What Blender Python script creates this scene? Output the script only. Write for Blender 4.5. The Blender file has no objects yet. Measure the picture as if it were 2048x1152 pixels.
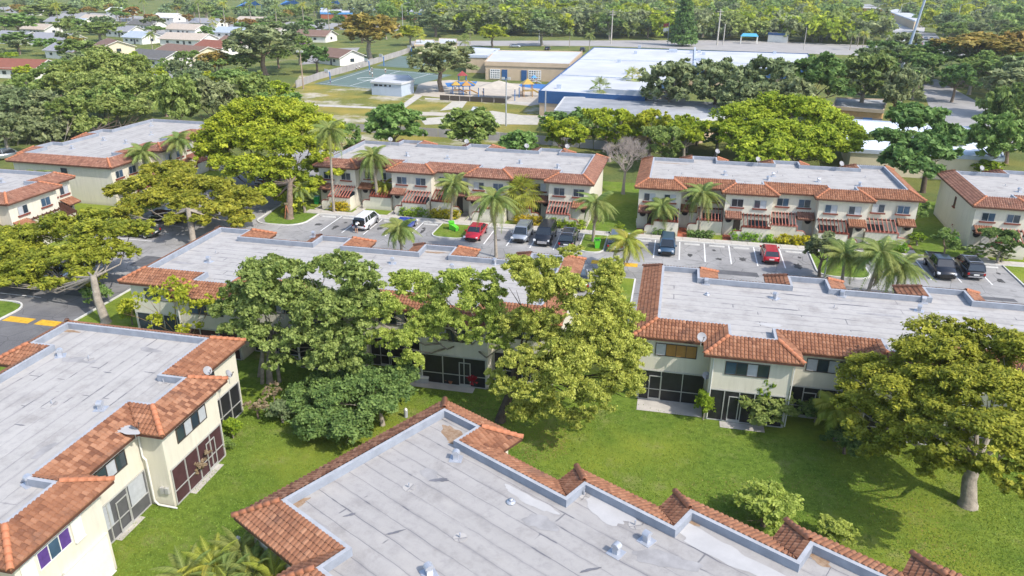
import bpy, math, random
import numpy as np
from mathutils import Vector, Matrix
SC = bpy.context.scene
COL = SC.collection
R = math.radians
# ---------------------------------------------------------------- camera
F, PIT, ROLL, YAW, CH = 1505.76, R(22.6988), R(.5003), R(12.0393), 29.0
def _v(a): return np.array(a, float)
_c, _s = math.cos(YAW), math.sin(YAW)
_M = np.array([[_c, -_s, 0], [_s, _c, 0], [0, 0, 1]])
FW = _M @ _v([0, math.cos(PIT), -math.sin(PIT)])
_rt = _M @ _v([1, 0, 0]); _up = _M @ _v([0, math.sin(PIT), math.cos(PIT)])
RT = math.cos(ROLL) * _rt + math.sin(ROLL) * _up
UP = -math.sin(ROLL) * _rt + math.cos(ROLL) * _up
def ray(x, y): return FW + (x - 1024) / F * RT - (y - 576) / F * UP
def at(x, y, z=0.0):
    """world point that a surveyed photo point (2048 wide) marks on the level z"""
    d = ray(x, y); t = (z - CH) / d[2]
    return Vector((d[0] * t, d[1] * t, z))
def aty(x, y, Y):
    """world point of a surveyed photo point in the upright plane at depth Y"""
    d = ray(x, y); t = Y / d[1]
    return Vector((d[0] * t, Y, CH + d[2] * t))
cam = bpy.data.cameras.new('camera'); camo = bpy.data.objects.new('camera', cam); COL.objects.link(camo)
cam.sensor_width = 36; cam.lens = 36 * F / 2048; cam.clip_start = .5; cam.clip_end = 6000
camo.matrix_world = Matrix(((RT[0], UP[0], -FW[0], 0), (RT[1], UP[1], -FW[1], 0), (RT[2], UP[2], -FW[2], CH), (0, 0, 0, 1)))
SC.camera = camo
# ---------------------------------------------------------------- light
SUN_AZ = math.atan2(-.42, .905); SUN_EL = R(46)
W = bpy.data.worlds.new('World'); SC.world = W; W.use_nodes = True
nt = W.node_tree; nt.nodes.clear()
sky = nt.nodes.new('ShaderNodeTexSky'); sky.sky_type = 'NISHITA'; sky.sun_disc = False
sky.sun_elevation = SUN_EL; sky.sun_rotation = math.pi / 2 - SUN_AZ; sky.dust_density = 1.5; sky.air_density = 1.0; sky.ozone_density = 1.0
bg = nt.nodes.new('ShaderNodeBackground'); bg.inputs['Strength'].default_value = .15
wo = nt.nodes.new('ShaderNodeOutputWorld')
nt.links.new(sky.outputs[0], bg.inputs[0]); nt.links.new(bg.outputs[0], wo.inputs[0])
sl = bpy.data.lights.new('sun', 'SUN'); sl.energy = 2.3; sl.angle = R(.55); sl.color = (1, .94, .86)
so = bpy.data.objects.new('sun', sl); COL.objects.link(so)
sd = Vector((math.cos(SUN_EL) * math.cos(SUN_AZ), math.cos(SUN_EL) * math.sin(SUN_AZ), math.sin(SUN_EL)))
so.rotation_euler = sd.to_track_quat('Z', 'Y').to_euler(); so.location = (60, -30, 80)
SC.view_settings.view_transform = 'Standard'; SC.view_settings.look = 'None'
SC.view_settings.exposure = .98; SC.view_settings.gamma = 1; SC.view_settings.use_curve_mapping = False
SC.render.engine = 'CYCLES'
SC.cycles.max_bounces = 5; SC.cycles.diffuse_bounces = 3; SC.cycles.glossy_bounces = 2
SC.cycles.transmission_bounces = 2; SC.cycles.transparent_max_bounces = 4
# ---------------------------------------------------------------- materials
MATS = {}
def nd(nt, t, **k):
    n = nt.nodes.new(t)
    for a, b in k.items():
        if a in n.inputs: n.inputs[a].default_value = b
        else: setattr(n, a, b)
    return n
def base(name, rough=.8, spec=.3):
    m = bpy.data.materials.new(name); m.use_nodes = True
    b = m.node_tree.nodes['Principled BSDF']; b.inputs['Roughness'].default_value = rough
    b.inputs['Specular IOR Level'].default_value = spec
    MATS[name] = m
    return m, m.node_tree, b
def c4(c): return (c[0], c[1], c[2], 1)
def mat(name, col, rough=.8, var=.12, scale=1.5, bump=0., bscale=30., spec=.3, metal=0., col2=None, detail=5.):
    """plain material with noise variation and optional fine relief"""
    m, t, b = base(name, rough, spec)
    tc = nd(t, 'ShaderNodeTexCoord')
    n = nd(t, 'ShaderNodeTexNoise', Scale=scale, Detail=detail, Roughness=.6)
    t.links.new(tc.outputs['Object'], n.inputs['Vector'])
    r = nd(t, 'ShaderNodeValToRGB'); r.color_ramp.elements[0].position = .3; r.color_ramp.elements[1].position = .7
    lo = col2 if col2 else tuple(x * (1 - var) for x in col)
    r.color_ramp.elements[0].color = c4(lo); r.color_ramp.elements[1].color = c4(tuple(min(1, x * (1 + (0 if col2 else var))) for x in col))
    t.links.new(n.outputs[0], r.inputs[0]); t.links.new(r.outputs[0], b.inputs['Base Color'])
    b.inputs['Metallic'].default_value = metal
    if bump:
        n2 = nd(t, 'ShaderNodeTexNoise', Scale=bscale, Detail=3.)
        t.links.new(tc.outputs['Object'], n2.inputs['Vector'])
        bp = nd(t, 'ShaderNodeBump', Strength=bump, Distance=.05)
        t.links.new(n2.outputs[0], bp.inputs['Height']); t.links.new(bp.outputs[0], b.inputs['Normal'])
    return m
def mixrgb(t, f, a, b, mode='MIX'):
    n = t.nodes.new('ShaderNodeMix'); n.data_type = 'RGBA'; n.blend_type = mode
    for i, x in ((0, f), (6, a), (7, b)):
        if isinstance(x, (int, float)): n.inputs[i].default_value = x
        elif isinstance(x, tuple): n.inputs[i].default_value = c4(x)
        else: t.links.new(x, n.inputs[i])
    return n.outputs[2]
def noise(t, vec, scale, detail=5., rough=.6, lo=.35, hi=.65):
    n = nd(t, 'ShaderNodeTexNoise', Scale=scale, Detail=detail, Roughness=rough); t.links.new(vec, n.inputs['Vector'])
    m = nd(t, 'ShaderNodeMapRange'); m.inputs[1].default_value = lo; m.inputs[2].default_value = hi
    t.links.new(n.outputs[0], m.inputs[0]); return m.outputs[0]
def wall_mat(name, col):
    m, t, b = base(name, .9, .15)
    tc = nd(t, 'ShaderNodeTexCoord'); mp = nd(t, 'ShaderNodeMapping'); mp.inputs['Scale'].default_value = (3, 3, .35)
    t.links.new(tc.outputs['Object'], mp.inputs[0])
    f1 = noise(t, mp.outputs[0], 1.2, 6., .7, .45, .8)
    c = mixrgb(t, f1, col, (col[0] * .76, col[1] * .75, col[2] * .74))
    f2 = noise(t, tc.outputs['Object'], .5, 4., .6, .3, .75)
    c = mixrgb(t, f2, c, (col[0] * .93, col[1] * .94, col[2] * .9))
    sx = nd(t, 'ShaderNodeSeparateXYZ'); t.links.new(tc.outputs['Object'], sx.inputs[0])
    mr = nd(t, 'ShaderNodeMapRange'); mr.inputs[1].default_value = 0; mr.inputs[2].default_value = .5; mr.inputs[3].default_value = .35; mr.inputs[4].default_value = 0
    t.links.new(sx.outputs[2], mr.inputs[0]); c = mixrgb(t, mr.outputs[0], c, (.22, .2, .15))
    t.links.new(c, b.inputs['Base Color'])
    n2 = nd(t, 'ShaderNodeTexNoise', Scale=40., Detail=2.); t.links.new(tc.outputs['Object'], n2.inputs['Vector'])
    bp = nd(t, 'ShaderNodeBump', Strength=.25, Distance=.03); t.links.new(n2.outputs[0], bp.inputs['Height']); t.links.new(bp.outputs[0], b.inputs['Normal'])
    return m
def tile_mat(name, c1, c2, c3, obj=False):
    """clay tiles: each tile its own tone"""
    m, t, b = base(name, .75, .25)
    if obj: src = nd(t, 'ShaderNodeObjectInfo').outputs['Random']
    else: src = nd(t, 'ShaderNodeAttribute', attribute_name='tint').outputs['Fac']
    r = nd(t, 'ShaderNodeValToRGB'); e = r.color_ramp.elements
    e[0].position = 0; e[0].color = c4(c1); e[1].position = 1; e[1].color = c4(c3); x = e.new(.45); x.color = c4(c2)
    t.links.new(src, r.inputs[0])
    g = nd(t, 'ShaderNodeNewGeometry')
    f = noise(t, g.outputs['Position'], .5, 6., .65, .56, .9); c = mixrgb(t, f, r.outputs[0], tuple(q * .6 for q in (c1[0], c1[0] * .75, c1[0] * .62)))
    f = noise(t, g.outputs['Position'], 3.5, 4., .7, .6, 1.0); c = mixrgb(t, f, c, (c3[0] * 1.05, c3[1] * 1.1, c3[2] * 1.1))
    t.links.new(c, b.inputs['Base Color']); return m
def roof_mat(name, rot=0., stain=.5, tone=(.44, .42, .395), seam=.5):
    """rolled roofing felt: long strips with tarred seams, short end laps, puddle stains"""
    m, t, b = base(name, .9, .2)
    tc = nd(t, 'ShaderNodeTexCoord'); mp = nd(t, 'ShaderNodeMapping'); mp.inputs['Rotation'].default_value = (0, 0, rot)
    t.links.new(tc.outputs['Object'], mp.inputs[0]); v = mp.outputs[0]
    nw = nd(t, 'ShaderNodeTexNoise', Scale=.8, Detail=3.); t.links.new(v, nw.inputs['Vector'])
    ad = nd(t, 'ShaderNodeVectorMath', operation='MULTIPLY_ADD'); t.links.new(nw.outputs['Color'], ad.inputs[0]); ad.inputs[1].default_value = (.16, .16, .16); t.links.new(v, ad.inputs[2])
    def brick(w, off, ms):
        br = nd(t, 'ShaderNodeTexBrick', Scale=1.0); br.offset = off; br.squash = 1
        br.inputs['Brick Width'].default_value = w; br.inputs['Row Height'].default_value = .93; br.inputs['Mortar Size'].default_value = ms
        br.inputs['Mortar Smooth'].default_value = .8; br.inputs['Color1'].default_value = c4((1, 1, 1)); br.inputs['Color2'].default_value = c4((.8, .8, .8)); br.inputs['Mortar'].default_value = c4((0, 0, 0))
        t.links.new(ad.outputs[0], br.inputs['Vector']); return br
    br = brick(500., .5, .03); lap = brick(3.1, .43, .06)
    mv = nd(t, 'ShaderNodeMapping'); mv.inputs['Scale'].default_value = (.12, 1, 1); t.links.new(v, mv.inputs[0])
    big = noise(t, mv.outputs[0], 1.1, 6., .65, .35, .7)
    c = mixrgb(t, big, tone, tuple(x * .88 for x in tone))
    f = noise(t, v, .55, 7., .7, .5, .85); c = mixrgb(t, f, c, tuple(x * y for x, y in zip(tone, (.52, .5, .5))))
    f = noise(t, v, .3, 5., .6, .58, .66); fm = nd(t, 'ShaderNodeMath', operation='MULTIPLY'); fm.inputs[1].default_value = stain; t.links.new(f, fm.inputs[0])
    c = mixrgb(t, fm.outputs[0], c, (tone[0] * 1.12, tone[1] * 1.11, tone[2] * 1.08))
    f = noise(t, v, 2.4, 6., .75, .48, .75); fm = nd(t, 'ShaderNodeMath', operation='MULTIPLY'); fm.inputs[1].default_value = .4; t.links.new(f, fm.inputs[0])
    c = mixrgb(t, fm.outputs[0], c, (tone[0] * .5, tone[1] * .5, tone[2] * .55))
    # dirt gathers in streaks beside the seams; seams fade in and out, end laps show only here and there
    def mul(a, b_):
        q = nd(t, 'ShaderNodeMath', operation='MULTIPLY')
        for i_, x in ((0, a), (1, b_)):
            if isinstance(x, float): q.inputs[i_].default_value = x
            else: t.links.new(x, q.inputs[i_])
        return q.outputs[0]
    wide = brick(500., .5, .16); c = mixrgb(t, mul(mul(wide.outputs['Fac'], noise(t, mv.outputs[0], 2.2, 5., .7, .42, .68)), .42), c, (tone[0] * .45, tone[1] * .45, tone[2] * .5))
    mb_ = noise(t, v, .42, 3., .5, .60, .63)
    c = mixrgb(t, mul(mul(lap.outputs['Fac'], mb_), .8), c, (.12, .12, .135))
    s2 = nd(t, 'ShaderNodeMath', operation='MULTIPLY'); t.links.new(mul(br.outputs['Fac'], noise(t, mv.outputs[0], .9, 4., .6, .3, .62)), s2.inputs[0]); s2.inputs[1].default_value = seam
    c = mixrgb(t, s2.outputs[0], c, (.13, .13, .15))
    c = mixrgb(t, .25, c, br.outputs['Color'], 'MULTIPLY') if False else c
    t.links.new(c, b.inputs['Base Color'])
    bp = nd(t, 'ShaderNodeBump', Strength=.35, Distance=.04); bp.invert = True; t.links.new(br.outputs['Fac'], bp.inputs['Height']); t.links.new(bp.outputs[0], b.inputs['Normal'])
    return m
def leaf_mat(name, dark, light, trans=.3, hue=.03):
    m = bpy.data.materials.new(name); m.use_nodes = True; t = m.node_tree; t.nodes.clear(); MATS[name] = m
    at_ = nd(t, 'ShaderNodeAttribute', attribute_name='tint'); r = nd(t, 'ShaderNodeValToRGB')
    e = r.color_ramp.elements; e[0].color = c4(dark); e[1].color = c4(light)
    t.links.new(at_.outputs['Fac'], r.inputs[0])
    oi = nd(t, 'ShaderNodeObjectInfo'); mr = nd(t, 'ShaderNodeMapRange'); mr.inputs[3].default_value = .5 - hue; mr.inputs[4].default_value = .5 + hue * .6
    t.links.new(oi.outputs['Random'], mr.inputs[0])
    hs = nd(t, 'ShaderNodeHueSaturation'); t.links.new(mr.outputs[0], hs.inputs['Hue']); t.links.new(r.outputs[0], hs.inputs['Color'])
    d = nd(t, 'ShaderNodeBsdfPrincipled', Roughness=.6); d.inputs['Specular IOR Level'].default_value = .25
    tr = nd(t, 'ShaderNodeBsdfTranslucent'); t.links.new(hs.outputs[0], d.inputs['Base Color']); t.links.new(hs.outputs[0], tr.inputs['Color'])
    mx = nd(t, 'ShaderNodeMixShader', Fac=trans); o = nd(t, 'ShaderNodeOutputMaterial')
    t.links.new(d.outputs[0], mx.inputs[1]); t.links.new(tr.outputs[0], mx.inputs[2]); t.links.new(mx.outputs[0], o.inputs[0])
    return m
def grass_mat(name, a, b_, bare, barelo=.6, barehi=.75, scale=.25, patch=None):
    m, t, b = base(name, .9, .1)
    g = nd(t, 'ShaderNodeNewGeometry'); p = g.outputs['Position']
    c = mixrgb(t, noise(t, p, scale, 8., .7, .35, .65), a, b_)
    c = mixrgb(t, noise(t, p, 2.2, 6., .75, .45, .7), c, tuple(x * .62 for x in a))
    c = mixrgb(t, noise(t, p, .09, 4., .6, .45, .7), c, (b_[0] * 1.35, b_[1] * 1.1, b_[2] * .9))
    c = mixrgb(t, noise(t, p, scale * 1.6, 7., .7, barelo, barehi), c, bare)
    t.links.new(c, b.inputs['Base Color'])
    n2 = nd(t, 'ShaderNodeTexNoise', Scale=7., Detail=6., Roughness=.8); t.links.new(p, n2.inputs['Vector'])
    bp = nd(t, 'ShaderNodeBump', Strength=.9, Distance=.18); t.links.new(n2.outputs[0], bp.inputs['Height']); t.links.new(bp.outputs[0], b.inputs['Normal'])
    return m
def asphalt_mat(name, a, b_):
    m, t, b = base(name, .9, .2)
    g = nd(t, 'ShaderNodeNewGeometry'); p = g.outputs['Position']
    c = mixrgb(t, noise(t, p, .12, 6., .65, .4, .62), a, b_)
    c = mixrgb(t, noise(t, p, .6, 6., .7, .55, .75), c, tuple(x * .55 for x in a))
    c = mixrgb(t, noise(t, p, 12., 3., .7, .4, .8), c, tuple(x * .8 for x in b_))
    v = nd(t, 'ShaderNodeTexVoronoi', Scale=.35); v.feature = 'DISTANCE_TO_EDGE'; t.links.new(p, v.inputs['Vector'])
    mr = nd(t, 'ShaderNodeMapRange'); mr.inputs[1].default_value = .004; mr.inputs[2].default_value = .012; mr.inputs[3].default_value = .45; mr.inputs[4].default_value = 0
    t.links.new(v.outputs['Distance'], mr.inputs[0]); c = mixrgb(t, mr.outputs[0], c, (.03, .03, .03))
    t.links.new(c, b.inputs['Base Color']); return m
WALL = wall_mat('stucco_cream', (.68, .64, .535)); WALL2 = wall_mat('stucco_pale', (.84, .80, .68))
TILE = tile_mat('clay_tile', (.155, .066, .038), (.27, .122, .066), (.37, .19, .112))
TILEO = tile_mat('clay_tile_single', (.155, .066, .038), (.27, .122, .066), (.38, .195, .114), True)
TILED = tile_mat('clay_tile_brown', (.16, .075, .053), (.25, .12, .08), (.36, .20, .135))
CAP = mat('clay_cap', (.42, .165, .085), .7, .25, 3.)
FASC = mat('fascia_brown', (.10, .045, .03), .7)
ROOFX = roof_mat('roof_felt_x', 0, .5, seam=.8); ROOFY = roof_mat('roof_felt_y', math.pi / 2, .5, seam=.5)
ROOFE = roof_mat('roof_felt_e', 0, .6, (.38, .362, .343), .8); ROOFG = roof_mat('roof_felt_g', 0, .7, (.44, .42, .395), .3)
PARA = mat('parapet_white', (.37, .38, .40), .7, .12, 2., spec=.3)
PARAB = mat('parapet_flashing_shade', (.26, .285, .33), .6, .15, 1.5)  # flashing; bluish shade and sky reflection of inner faces put into its colour
METW = mat('vent_metal', (.46, .48, .52), .35, .08, metal=.4)
DARK = mat('dark_gap', (.02, .02, .022), .9)
SCREEN = mat('insect_screen', (.018, .018, .022), .45, .3, 2., spec=.5)  # near-black mesh colour also stands in for the dim porch interior behind
SCREENM = mat('insect_screen_maroon', (.07, .03, .034), .6, .2, 2.)
ALU = mat('aluminium_frame', (.50, .50, .48), .45, .05, metal=.3)
BRZ = mat('bronze_frame', (.07, .055, .045), .5)
GLASS = mat('window_glass', (.03, .045, .06), .08, .3, .8, spec=.9)
GLASSB = mat('window_glass_blue', (.05, .09, .14), .08, .3, .8, spec=.9)
BLIND = mat('window_blind', (.42, .44, .46), .6, .1, 3.)
BLINDT = mat('window_blind_tan', (.34, .18, .05), .6, .1, 3.)
PURP = mat('curtain_purple', (.09, .045, .20), .7, .2, 4.)
TRIM = mat('trim_redbrown', (.20, .055, .035), .7, .15, 4.)
PINK = mat('trim_faded_rose', (.42, .17, .13), .8, .15, 4.)
SHUT = mat('shutter_white', (.70, .69, .64), .6, .06, 4.)
BARK = mat('bark_brown', (.20, .15, .11), .95, .35, 3., .6, 12.)
BARKW = mat('bark_pale', (.30, .26, .21), .95, .3, 3., .6, 12.)
BARKD = mat('bark_dark', (.10, .075, .055), .95, .35, 3., .6, 12.)
GRASS = grass_mat('lawn_grass', (.13, .215, .028), (.21, .295, .045), (.32, .31, .12), .54, .8)
GRASSF = grass_mat('field_grass', (.17, .19, .04), (.26, .25, .07), (.52, .47, .38), .52, .66, .06)
GROUND = grass_mat('ground_far', (.11, .15, .04), (.16, .19, .06), (.28, .25, .16), .6, .7, .02)
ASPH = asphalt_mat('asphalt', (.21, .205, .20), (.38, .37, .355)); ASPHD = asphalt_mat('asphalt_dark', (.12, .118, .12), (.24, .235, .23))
CONC = mat('concrete', (.47, .44, .39), .9, .18, .8, .2); CONCW = mat('concrete_white', (.58, .57, .53), .8, .1, 2.)
PAINT = mat('paint_white', (.78, .78, .76), .7, .15, 6.); YEL = mat('paint_yellow', (.62, .36, .03), .8, .25, 3.)
BRICKP = mat('red_pavers', (.36, .11, .06), .9, .2, 6.)
# ---------------------------------------------------------------- helpers
def tag(o, label=None, cat=None, group=None, kind=None):
    if label: o['label'] = label
    if cat: o['category'] = cat
    if group: o['group'] = group
    if kind: o['kind'] = kind
    return o
def empty(name, loc=(0, 0, 0), rz=0., label=None, cat=None, group=None):
    o = bpy.data.objects.new(name, None); COL.objects.link(o); o.location = loc; o.rotation_euler = (0, 0, rz)
    o.empty_display_size = .5
    return tag(o, label, cat, group)
class MB:
    def __init__(s): s.v = []; s.f = []; s.m = []; s.t = []; s.M = None
    def add(s, vs, fs, m=0, t=.5):
        b = len(s.v)
        if s.M is not None: vs = [tuple(s.M @ Vector(v)) for v in vs]
        s.v += [tuple(v) for v in vs]
        for f in fs: s.f.append(tuple(b + i for i in f)); s.m.append(m)
        s.t += [t] * len(vs)
        return s
    def box(s, x0, y0, z0, x1, y1, z1, m=0, t=.5):
        return s.add([(x0, y0, z0), (x1, y0, z0), (x1, y1, z0), (x0, y1, z0), (x0, y0, z1), (x1, y0, z1), (x1, y1, z1), (x0, y1, z1)],
                     [(0, 3, 2, 1), (4, 5, 6, 7), (0, 1, 5, 4), (1, 2, 6, 5), (2, 3, 7, 6), (3, 0, 4, 7)], m, t)
    def quad(s, a, b, c, d, m=0, t=.5): return s.add([a, b, c, d], [(0, 1, 2, 3)], m, t)
    def poly(s, pts, m=0): return s.add(pts, [tuple(range(len(pts)))], m)
    def prism(s, pts, z0, z1, m=0):
        n = len(pts); v = [(p[0], p[1], z0) for p in pts] + [(p[0], p[1], z1) for p in pts]
        return s.add(v, [tuple(range(n - 1, -1, -1)), tuple(range(n, 2 * n))] + [(i, (i + 1) % n, n + (i + 1) % n, n + i) for i in range(n)], m)
    def tube(s, pts, rs, n=6, m=0, cap=True):
        pts = [Vector(p) for p in pts]; vs = []; k = len(pts); prev = None
        for i, p in enumerate(pts):
            d = (pts[min(i + 1, k - 1)] - pts[max(i - 1, 0)]).normalized()
            if prev is None: a = d.orthogonal().normalized()
            else:
                a = prev - d * prev.dot(d); a = a.normalized() if a.length > 1e-5 else d.orthogonal().normalized()
            prev = a; b = d.cross(a); r = rs[i] if isinstance(rs, (list, tuple)) else rs
            vs += [p + (a * math.cos(2 * math.pi * j / n) + b * math.sin(2 * math.pi * j / n)) * r for j in range(n)]
        fs = [(i * n + j, i * n + (j + 1) % n, (i + 1) * n + (j + 1) % n, (i + 1) * n + j) for i in range(k - 1) for j in range(n)]
        if cap: fs += [tuple(range(n - 1, -1, -1)), tuple(range((k - 1) * n, k * n))]
        return s.add(vs, fs, m)
    def mesh(s, name, mats, smooth=False, tint=False):
        me = bpy.data.meshes.new(name); me.from_pydata(s.v, [], s.f)
        for m in (mats if isinstance(mats, (list, tuple)) else [mats]): me.materials.append(m)
        me.polygons.foreach_set('material_index', s.m)
        if smooth: me.polygons.foreach_set('use_smooth', [True] * len(s.f))
        if tint:
            a = me.attributes.new('tint', 'FLOAT', 'POINT'); a.data.foreach_set('value', s.t)
        me.update(); return me
    def build(s, name, mats, parent=None, smooth=False, kind=None, tint=False, loc=None, label=None, cat=None, group=None, rz=0.):
        return link(name, s.mesh(name, mats, smooth, tint), parent, kind, loc, label, cat, group, rz)
def link(name, me, parent=None, kind=None, loc=None, label=None, cat=None, group=None, rz=0., mtx=None):
    o = bpy.data.objects.new(name, me); COL.objects.link(o)
    if parent is not None: o.parent = parent
    if loc is not None: o.location = loc
    if rz: o.rotation_euler = (0, 0, rz)
    if mtx is not None: o.matrix_local = mtx
    return tag(o, label, cat, group, kind)
CHILDREN = {}
def kids(o):
    return [c for c in o.children]
def copy_tree(o, parent=None):
    c = o.copy(); COL.objects.link(c); c.parent = parent
    for ch in kids(o): copy_tree(ch, c)
    return c
def offs(poly, d):
    n = len(poly); out = []
    for i in range(n):
        a, b, c = poly[i - 1], poly[i], poly[(i + 1) % n]
        e1 = Vector((b[0] - a[0], b[1] - a[1])).normalized(); e2 = Vector((c[0] - b[0], c[1] - b[1])).normalized()
        n1 = Vector((e1.y, -e1.x)); n2 = Vector((e2.y, -e2.x))
        q = Vector(b) + (n1 + n2) * (d / (1 + n1.dot(n2))); out.append((q.x, q.y))
    return out
def sheet(name, pts, z, m, kind='structure', **k):
    mb = MB(); mb.poly([(p[0], p[1], z) for p in pts]); return mb.build(name, m, kind=kind, **k)
# ---------------------------------------------------------------- townhouse blocks
ZE, ZR, ZF, SW = 5.3, 6.13, 5.72, 1.6
def tile_profile(w, fine=True):
    return [(0, 0), (.07, .06), (.17, .06), (.23, 0), (w, 0)] if fine else [(0, 0), (.09, .055), (.19, .04), (w, 0)]
TW, NC = .25, 6
_tm = MB()
_pr = tile_profile(TW)
_dl = SW / NC * math.hypot(1, (ZR - ZE) / SW)
_tm.add([(u, 0, h + .005) for u, h in _pr] + [(u, -_dl - .03, h + .045) for u, h in _pr] + [(u, -_dl - .03, 0.01) for u, h in _pr],
        [(i, 5 + i, 6 + i, 1 + i) for i in range(4)] + [(5 + i, 10 + i, 11 + i, 6 + i) for i in range(4)])
TILE_ME = _tm.mesh('tile', TILEO)
_cp = MB()
_N = 6
_cp.add([(.13 * math.cos(math.pi * j / _N), 0, .13 * math.sin(math.pi * j / _N)) for j in range(_N + 1)] +
        [(.17 * math.cos(math.pi * j / _N), -.42, .17 * math.sin(math.pi * j / _N) + .02) for j in range(_N + 1)] +
        [(.12 * math.cos(math.pi * j / _N), -.42, .12 * math.sin(math.pi * j / _N)) for j in range(_N + 1)],
        [(j, _N + 1 + j, _N + 2 + j, j + 1) for j in range(_N)] + [(_N + 1 + j, 2 * _N + 2 + j, 2 * _N + 3 + j, _N + 2 + j) for j in range(_N)])
CAP_ME = _cp.mesh('hip_tile', CAP, True)
def block(name, label, ridge, rot, tile=TILE, felt=None, single=None, capparts=True, seed=1, wallm=None, low_z=0., origin=False):
    """flat-roofed block with a tiled mansard edge. ridge: CCW outline in block axes; rot: block axes turned clockwise by rot"""
    rg = random.Random(seed)
    cx = sum(p[0] for p in ridge) / len(ridge); cy = sum(p[1] for p in ridge) / len(ridge)
    poly = [(p[0] - cx, p[1] - cy) for p in ridge]
    c, s = math.cos(rot), math.sin(rot)
    root = empty(name, (cx * c + cy * s, -cx * s + cy * c, 0) if origin else (cx, cy, 0), -rot, label, 'building')
    root['ox'] = cx; root['oy'] = cy
    eave = offs(poly, SW); wl = offs(poly, SW - .55); inn = offs(poly, -.2); n = len(poly)
    w = MB()
    for i in range(n):
        a, b = wl[i], wl[(i + 1) % n]
        w.quad((a[0], a[1], low_z), (b[0], b[1], low_z), (b[0], b[1], ZE - .1), (a[0], a[1], ZE - .1))
    w.build('wall', wallm or WALL, root)
    fr = MB(); fr.poly([(p[0], p[1], ZF) for p in inn]); fr.build('flat_roof', felt or ROOFX, root)
    pp = MB()
    for i in range(n):
        j = (i + 1) % n; a, b, ai, bi = poly[i], poly[j], inn[i], inn[j]
        pp.quad((a[0], a[1], ZR + .03), (b[0], b[1], ZR + .03), (bi[0], bi[1], ZR + .03), (ai[0], ai[1], ZR + .03), 0)
        pp.quad((ai[0], ai[1], ZR + .03), (bi[0], bi[1], ZR + .03), (bi[0], bi[1], ZF - .05), (ai[0], ai[1], ZF - .05), 1)
        pp.quad((a[0], a[1], ZR - .12), (b[0], b[1], ZR - .12), (b[0], b[1], ZR + .03), (a[0], a[1], ZR + .03), 0)
    pp.build('parapet', [PARA, PARAB], root)
    fa = MB()
    for i in range(n):
        j = (i + 1) % n; a, b, A, B, wa, wb = poly[i], poly[j], eave[i], eave[j], wl[i], wl[j]
        fa.quad((A[0], A[1], ZE - .17), (B[0], B[1], ZE - .17), (B[0], B[1], ZE + .03), (A[0], A[1], ZE + .03))
        fa.quad((A[0], A[1], ZE - .17), (wa[0], wa[1], ZE - .17), (wb[0], wb[1], ZE - .17), (B[0], B[1], ZE - .17))
        fa.quad((A[0], A[1], ZE), (B[0], B[1], ZE), (b[0], b[1], ZR - .02), (a[0], a[1], ZR - .02))
    fa.build('fascia', FASC, root)
    tb = MB(); pr = tile_profile(TW, True); nsing = 0; cnt = 0
    for i in range(n):
        j = (i + 1) % n; a, b, A, B = Vector(poly[i]), Vector(poly[j]), Vector(eave[i]), Vector(eave[j])
        t = (b - a).normalized(); no = Vector((t.y, -t.x)); L = (b - a).length
        ka = (A - a).dot(t) / SW; kb = (B - b).dot(t) / SW
        for r in range(NC):
            s0, s1 = SW * r / NC, SW * (r + 1) / NC + .02
            z0 = ZR - (ZR - ZE) * r / NC + .01; z1 = ZR - (ZR - ZE) * (r + 1) / NC + .05
            lo0, hi0, lo1, hi1 = ka * s0, L + kb * s0, ka * s1, L + kb * s1
            u = math.floor(min(lo0, lo1) / TW) * TW; ue = max(hi0, hi1); patch = rg.random()
            while u < ue:
                tint = min(1, max(0, rg.gauss(.45, .17)))
                um = u + TW / 2
                if um > min(lo0, lo1) - .12 and um < max(hi0, hi1) + .12:
                    if single and single(ridge[i], ridge[j]) and nsing < 300 and u > max(lo0, lo1) and u + TW < min(hi0, hi1):
                        # a tile of its own
                        p0 = a + t * u + no * s0
                        sl = math.atan2(ZR - ZE, SW)
                        X = Vector((t.x, t.y, 0)); Y = -Vector((no.x * math.cos(sl), no.y * math.cos(sl), -math.sin(sl))); Z = X.cross(Y)
                        mm = Matrix(((X.x, Y.x, Z.x, p0.x), (X.y, Y.y, Z.y, p0.y), (X.z, Y.z, Z.z, z0), (0, 0, 0, 1)))
                        link('tile', TILE_ME, root, mtx=mm @ Matrix.Rotation(rg.uniform(-.02, .02), 4, 'Z')); nsing += 1
                    else:
                        vs = []
                        for (ss, zz, lo, hi, e) in ((s0, z0, lo0, hi0, 0), (s1, z1, lo1, hi1, .0), (s1, z1 - .05, lo1, hi1, -1)):
                            for q, h in pr:
                                uu = min(max(u + q, lo), hi); p = a + t * uu + no * ss
                                vs.append((p.x, p.y, zz + (h if e != -1 else 0)))
                        tb.add(vs, [(k, 5 + k, 6 + k, 1 + k) for k in range(4)] + [(5 + k, 10 + k, 11 + k, 6 + k) for k in range(4)], 0, tint)
                u += TW
    tb.build('roof_tiles', tile, root, tint=True, kind='stuff')
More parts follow.
